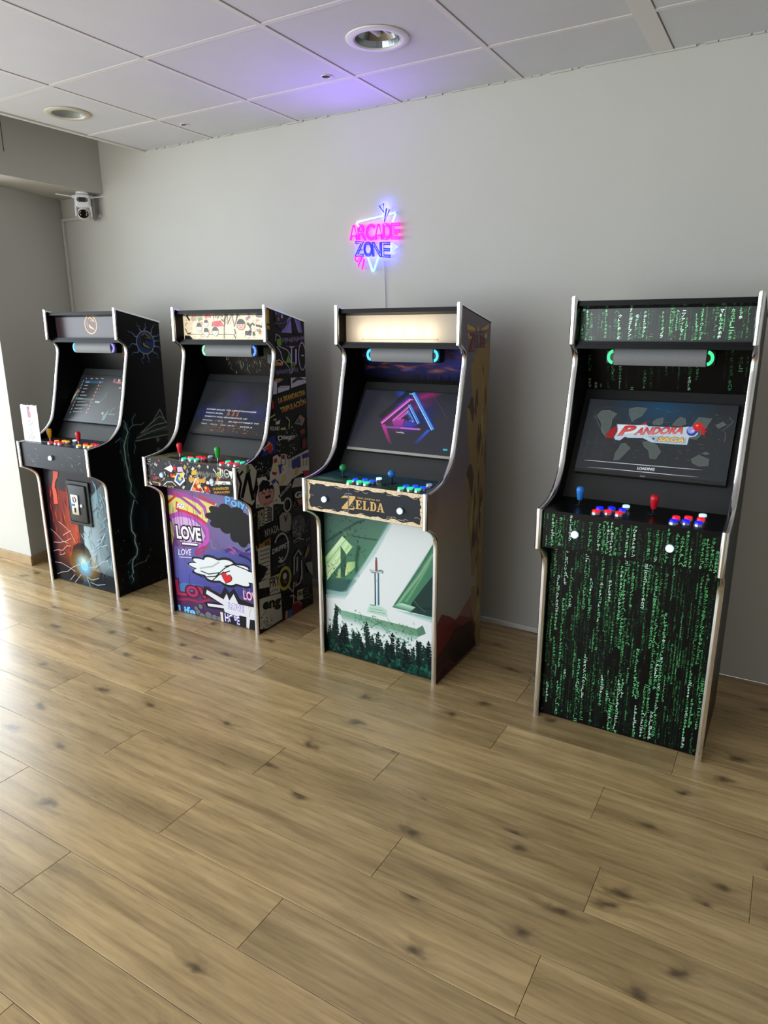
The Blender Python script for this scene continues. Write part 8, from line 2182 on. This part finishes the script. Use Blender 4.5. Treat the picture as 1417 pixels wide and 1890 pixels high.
# info card in an acrylic stand on the first machine's control panel
card = empty('info_card', (0, 0, 0))
_c, _s = math.cos(.0147), math.sin(.0147)
def cabw(i, lx, ly, lz):
    x, y, t, sc = poses[i]
    return (x + lx * math.cos(t) - ly * math.sin(t), y + lx * math.sin(t) + ly * math.cos(t), lz * sc)
card.location = cabw(0, -.212, -.060, .8745)
card.rotation_euler = (0, 0, .0147)
tag(card, 'white price card in a clear acrylic stand on the black cabinet control panel', 'info card')
MB().box(-.075, .075, -.0008, .0008, .002, .208).build('card_sheet', mat('white_card', (236, 236, 242), .6, noise=(4, .01)), card)
ACR = mat('clear_acrylic', (240, 244, 246), .08, trans=1.0, ior=1.3, alpha=.35)
MB().box(-.076, .105, -.022, .030, 0, .003, .001).box(-.075, .075, .0014, .0030, .003, .211).build('acrylic_stand', ACR, card)
a = Art(gain=1.0)
a.poly([(-.012, .205), (.006, .203), (.012, .190), (.006, .184), (.014, .168), (.016, .140), (-.008, .138), (-.012, .165)], (188, 120, 118))
a.poly([(-.012, .205), (-.016, .196), (-.015, .140), (-.008, .138), (-.006, .17)], (90, 110, 170))
a.poly([(-.004, .200), (.007, .198), (.008, .188), (-.003, .188)], (70, 84, 140))
crng = random.Random(4)
for k in range(11):
    w_ = (.020, .060, .048, .064, .020, .018, .028, .030, .030, .060, .064)[k]
    z_ = .126 - k * .0105
    x_ = -w_ / 2
    while x_ < w_ / 2 - .003:
        l_ = crng.uniform(.004, .011)
        a.poly([(x_, z_), (min(x_ + l_, w_ / 2), z_), (min(x_ + l_, w_ / 2), z_ + .0034), (x_, z_ + .0034)], (110, 112, 140) if k < 10 else (70, 70, 100), .75)
        x_ += l_ + .0018
a.poly([(-.015, .012), (.015, .012), (.015, .0145), (-.015, .0145)], (200, 110, 110), .6)
a.build('printed_text', PRINT, card, frame_matrix((0, -.0010, 0), (1, 0, 0), (0, -1, 0)))

# ------------------------------------------------------------------ neon sign
def glow(name, col, k): return mat(name, col, .4, emit=col, estr=k)
NPINK = glow('pink_neon', (255, 22, 180), 1.5)
NBLUE = glow('blue_neon', (18, 28, 255), 1.7)
NWHITE = glow('ice_neon', (165, 235, 255), 1.5)
sign = empty('neon_sign', (1.05, 0, 1.92))
tag(sign, 'ARCADE ZONE neon sign in pink, blue and white tubes on the wall', 'neon sign')
def npx(x, y):       # sign drawing grid -> metres on the sign, relative to its centre
    return (x * .000443 + .765 - 1.05, 2.194 - y * .000382 - 1.92)
def ntube(pts, m, r_=.0036, closed=False, yy=-.022, name='neon_tube'):
    q = [(npx(*p)[0], yy, npx(*p)[1]) for p in pts]
    return MB().tube(q, r_, 8, closed).build(name, m, sign, True)
ntube([(460, 525), (432, 470), (440, 458), (790, 412)], NWHITE, .0042)
ntube([(862, 400), (940, 388), (945, 400), (905, 500)], NWHITE, .0042)
ntube([(580, 900), (640, 1085), (655, 1085), (722, 905)], NWHITE, .0042)
ntube([(885, 750), (965, 800), (882, 858)], NWHITE, .0042, True)
ntube([(735, 290), (790, 268), (790, 370)], NBLUE, .0036, True)
ntube([(828, 330), (868, 348), (800, 490)], NBLUE, .0036, True)
ntube([(405, 890), (490, 885), (430, 955), (408, 925)], NPINK, .0045, True)
ntube([(445, 1010), (500, 900), (530, 930), (500, 1055)], NPINK, .0045, True)
def neon_letters(txt, x0, y0, x1, y1, hgt, m, r_):
    """closed tubes that follow the outline of fat letters set along a slanting baseline"""
    xs_, n = [], len(txt)
    for k, ch in enumerate(txt):
        cu = bpy.data.curves.new('t', 'FONT'); cu.body = ch; cu.size = 1; cu.offset = .055; cu.resolution_u = 3; cu.fill_mode = 'NONE'
        ob = bpy.data.objects.new('t', cu); C.objects.link(ob)
        me = ob.to_mesh()
        adj = {}
        for e_ in me.edges:
            a_, b_ = e_.vertices; adj.setdefault(a_, []).append(b_); adj.setdefault(b_, []).append(a_)
        vs = [v.co.copy() for v in me.vertices]
        ob.to_mesh_clear(); bpy.data.objects.remove(ob); bpy.data.curves.remove(cu)
        mnx, mxx = min(v.x for v in vs), max(v.x for v in vs); mny, mxy = min(v.y for v in vs), max(v.y for v in vs)
        f0, f1 = k / n, (k + .97) / n
        ax, ay = x0 + (x1 - x0) * f0, y0 + (y1 - y0) * f0
        bx = x0 + (x1 - x0) * f1
        seen = set(); mb_ = MB()
        for st in list(adj):
            if st in seen: continue
            loop = [st]; seen.add(st); cur = st
            while True:
                nx_ = [q for q in adj[cur] if q not in seen]
                if not nx_: break
                cur = nx_[0]; seen.add(cur); loop.append(cur)
            pts = []
            for q in loop:
                u = (vs[q].x - mnx) / (mxx - mnx); w_ = (vs[q].y - mny) / (mxy - mny)
                p = npx(ax + (bx - ax) * u, ay + (y1 - y0) * (f1 - f0) * u - hgt * w_)
                p3 = Vector((p[0], -.022, p[1]))
                if not pts or (p3 - pts[-1]).length > .0016: pts.append(p3)
            if len(pts) > 4: mb_.tube(pts, r_, 6, True)
        mb_.build('neon_letter', m, sign, True)
neon_letters('ARCADE', 338, 678, 1005, 708, 188, NPINK, .0043)
neon_letters('ZONE', 408, 876, 880, 922, 178, NBLUE, .0036)
# clear acrylic backing cut around the tubes
back = [(318, 640), (345, 560), (400, 470), (440, 405), (640, 380), (720, 350), (715, 270), (770, 228), (830, 240), (850, 300), (900, 340), (975, 350), (1000, 420),
        (1000, 490), (1030, 540), (1010, 620), (1015, 690), (985, 740), (1005, 800), (985, 860), (890, 900), (875, 950), (780, 955), (740, 960), (690, 1110), (650, 1135),
        (600, 1090), (565, 970), (545, 1060), (500, 1090), (440, 1040), (395, 940), (400, 860), (395, 720), (330, 700)]
b = MB(); b.prism([npx(*p) for p in back], -.0125, -.0095, 'y'); b.build('acrylic_backing', mat('sign_acrylic', (245, 247, 250), .06, alpha=.05, spec=.6), sign)
for px_ in ((470, 800), (930, 640), (560, 560)):
    q = npx(*px_); MB().lathe([(.005, 0), (.005, .010)], 10, Matrix.Translation((q[0], 0, q[1])) @ Matrix.Rotation(R(90), 4, 'X')).build('standoff', STEEL, sign, True)
for nm, p, col, en in (('neon_glow', (690, 480), (.30, .13, 1.0), 1.7),):
    d = bpy.data.lights.new(nm, 'AREA'); d.shape = 'RECTANGLE'; d.size = .30; d.size_y = .06; d.energy = en; d.color = col; d.spread = R(125)
    o = bpy.data.objects.new(nm, d); C.objects.link(o); o.parent = sign
    q = npx(*p); o.location = (q[0], -.075, q[1] + .03); o.rotation_euler = (R(180 + 42), 0, 0)
for nm, p, w_, h_, col, en in (('halo_pink', (660, 600), .25, .05, (1.0, .05, .55), .16), ('halo_blue', (690, 830), .20, .07, (.05, .05, 1.0), .8), ('halo_blue', (800, 350), .05, .08, (.05, .05, 1.0), .25)):
    d = bpy.data.lights.new(nm, 'AREA'); d.shape = 'RECTANGLE'; d.size = w_; d.size_y = h_; d.energy = en; d.color = col
    o = bpy.data.objects.new(nm, d); C.objects.link(o); o.parent = sign
    q = npx(*p); o.location = (q[0], -.018, q[1]); o.rotation_euler = (R(90), 0, 0)
# power cord of the sign
q0 = npx(775, 960)
MB().tube([(q0[0], -.011, q0[1]), (q0[0] + .003, -.006, q0[1] - .12), (q0[0] + .008, -.005, q0[1] - .27), (q0[0] + .012, -.005, q0[1] - .60), (q0[0] + .014, -.005, -1.2)], .0022, 6).build('power_cord', mat('clear_cord', (200, 200, 212), .3), sign, True)

# ------------------------------------------------------------------ security camera under the beam
scam = empty('security_camera', (-1.035, -.105, 2.333))
tag(scam, 'white twin-lens security camera with antennas under the beam', 'security camera')
scam.rotation_euler = (0, 0, R(48))
scam.scale = (1.18, 1.15, 1.04)
SC = mat('camera_white_plastic', (232, 232, 236), .35, noise=(20, .015))
GL = mat('camera_black_glass', (8, 8, 10), .12, spec=.7)
LED = mat('camera_led', (225, 215, 170), .3)
MB().lathe([(0, 0), (.030, 0), (.032, -.004), (.030, -.012), (0, -.012)], 24).build('mount_base', SC, scam, True)
MB().box(-.040, .040, -.028, .028, -.090, -.012, .016, 4).build('upper_body', SC, scam, True)
MB().prism([(.026 * math.cos(a_) + (.011 if math.cos(a_) > 0 else -.011), -.048 + .0135 * math.sin(a_)) if 0 else ((.013 * math.cos(a_)) + (.014 if math.cos(a_) > 0 else -.014), -.046 + .013 * math.sin(a_)) for a_ in [2 * PI * k / 24 for k in range(24)]], -.0300, -.0275, 'y').build('twin_lens_window', GL, scam)
for s in (-1, 1):
    for k in range(3):
        a_ = R(90 + 60 * (k - 1)) if s < 0 else R(-90 + 60 * (k - 1))
        MB().lathe([(0, .001), (.0022, .001), (.0022, 0)], 8, Matrix.Translation((s * .017 - .006 * math.sin(a_) * 0 + s * .004 * (k == 1), -.030, -.046 + (k - 1) * .007)) @ Matrix.Rotation(R(90), 4, 'X')).build('infrared_led', STEEL, scam)
n = 14
MB().lathe([(.034 * math.sin(PI * k / n), -.034 * math.cos(PI * k / n)) for k in range(n + 1)], 24, Matrix.Translation((0, -.004, -.122)) @ Matrix.Diagonal((1, .95, 1.05, 1))).build('dome_head', SC, scam, True)
for s in (-1, 1):
    MB().box(s * .037 - .005, s * .037 + .005, -.022, .022, -.140, -.075, .004, 2).build('yoke_arm', SC, scam, True)
Mx = Matrix.Translation((0, -.030, -.126)) @ Matrix.Rotation(R(75), 4, 'X')
MB().lathe([(0, .010), (.0235, .0095), (.0255, .006), (.0255, -.004)], 28, Mx).build('lens_face', GL, scam, True)
for k in range(6):
    a_ = R((35, 0, -35, 145, 180, 215)[k])
    MB().lathe([(0, .0014), (.003, .0014), (.003, 0)], 8, Mx @ Matrix.Translation((.0175 * math.cos(a_), .0175 * math.sin(a_), .0092))).build('spot_led', LED, scam)
for s, tilt in ((-1, 8), (1, 7)):
    Ma = Matrix.Translation((s * .046, .008, -.026)) @ Matrix.Rotation(R(-s * tilt), 4, 'Y')
    MB().lathe([(0, -.008), (.008, -.008), (.008, .008), (0, .008)], 12, Ma @ Matrix.Rotation(R(90), 4, 'X')).box(0 if s > 0 else -.085, .085 if s > 0 else 0, -.006, .006, -.003, .003, .0022, 2, M=Ma).build('antenna', SC, scam, True)
cable = MB()
crn = random.Random(3)
for k in range(3):
    w_ = .010 + .005 * k
    cable.tube([(.050 + w_ * math.sin(t_ * 2 * PI) * .8, .030 + .004 * k, -.082 - (.062 + .004 * k) * math.cos(t_ * 2 * PI)) for t_ in [j / 20 for j in range(20)]], .0022, 6, True)
cable.build('coiled_cable', mat('grey_cable', (150, 150, 156), .5), scam, True)

# cable duct down the corner
duct = empty('cable_duct', (-1.396, -.001, 0))
tag(duct, 'white plastic cable duct running down the wall corner below the camera', 'cable duct')
DUCT = mat('duct_plastic', (204, 202, 196), .5, noise=(6, .02))
MB().box(-.002, .018, -.014, 0, .03, 2.196, .0015).build('vertical_duct', DUCT, duct)
MB().box(.002, .016, -.0152, -.0138, .035, 2.190, .0004).build('duct_cover', mat('duct_cover_plastic', (208, 206, 200), .45), duct)
MB().box(-.002, .400, -.014, 0, 2.197, 2.217, .0015).build('horizontal_duct', DUCT, duct)
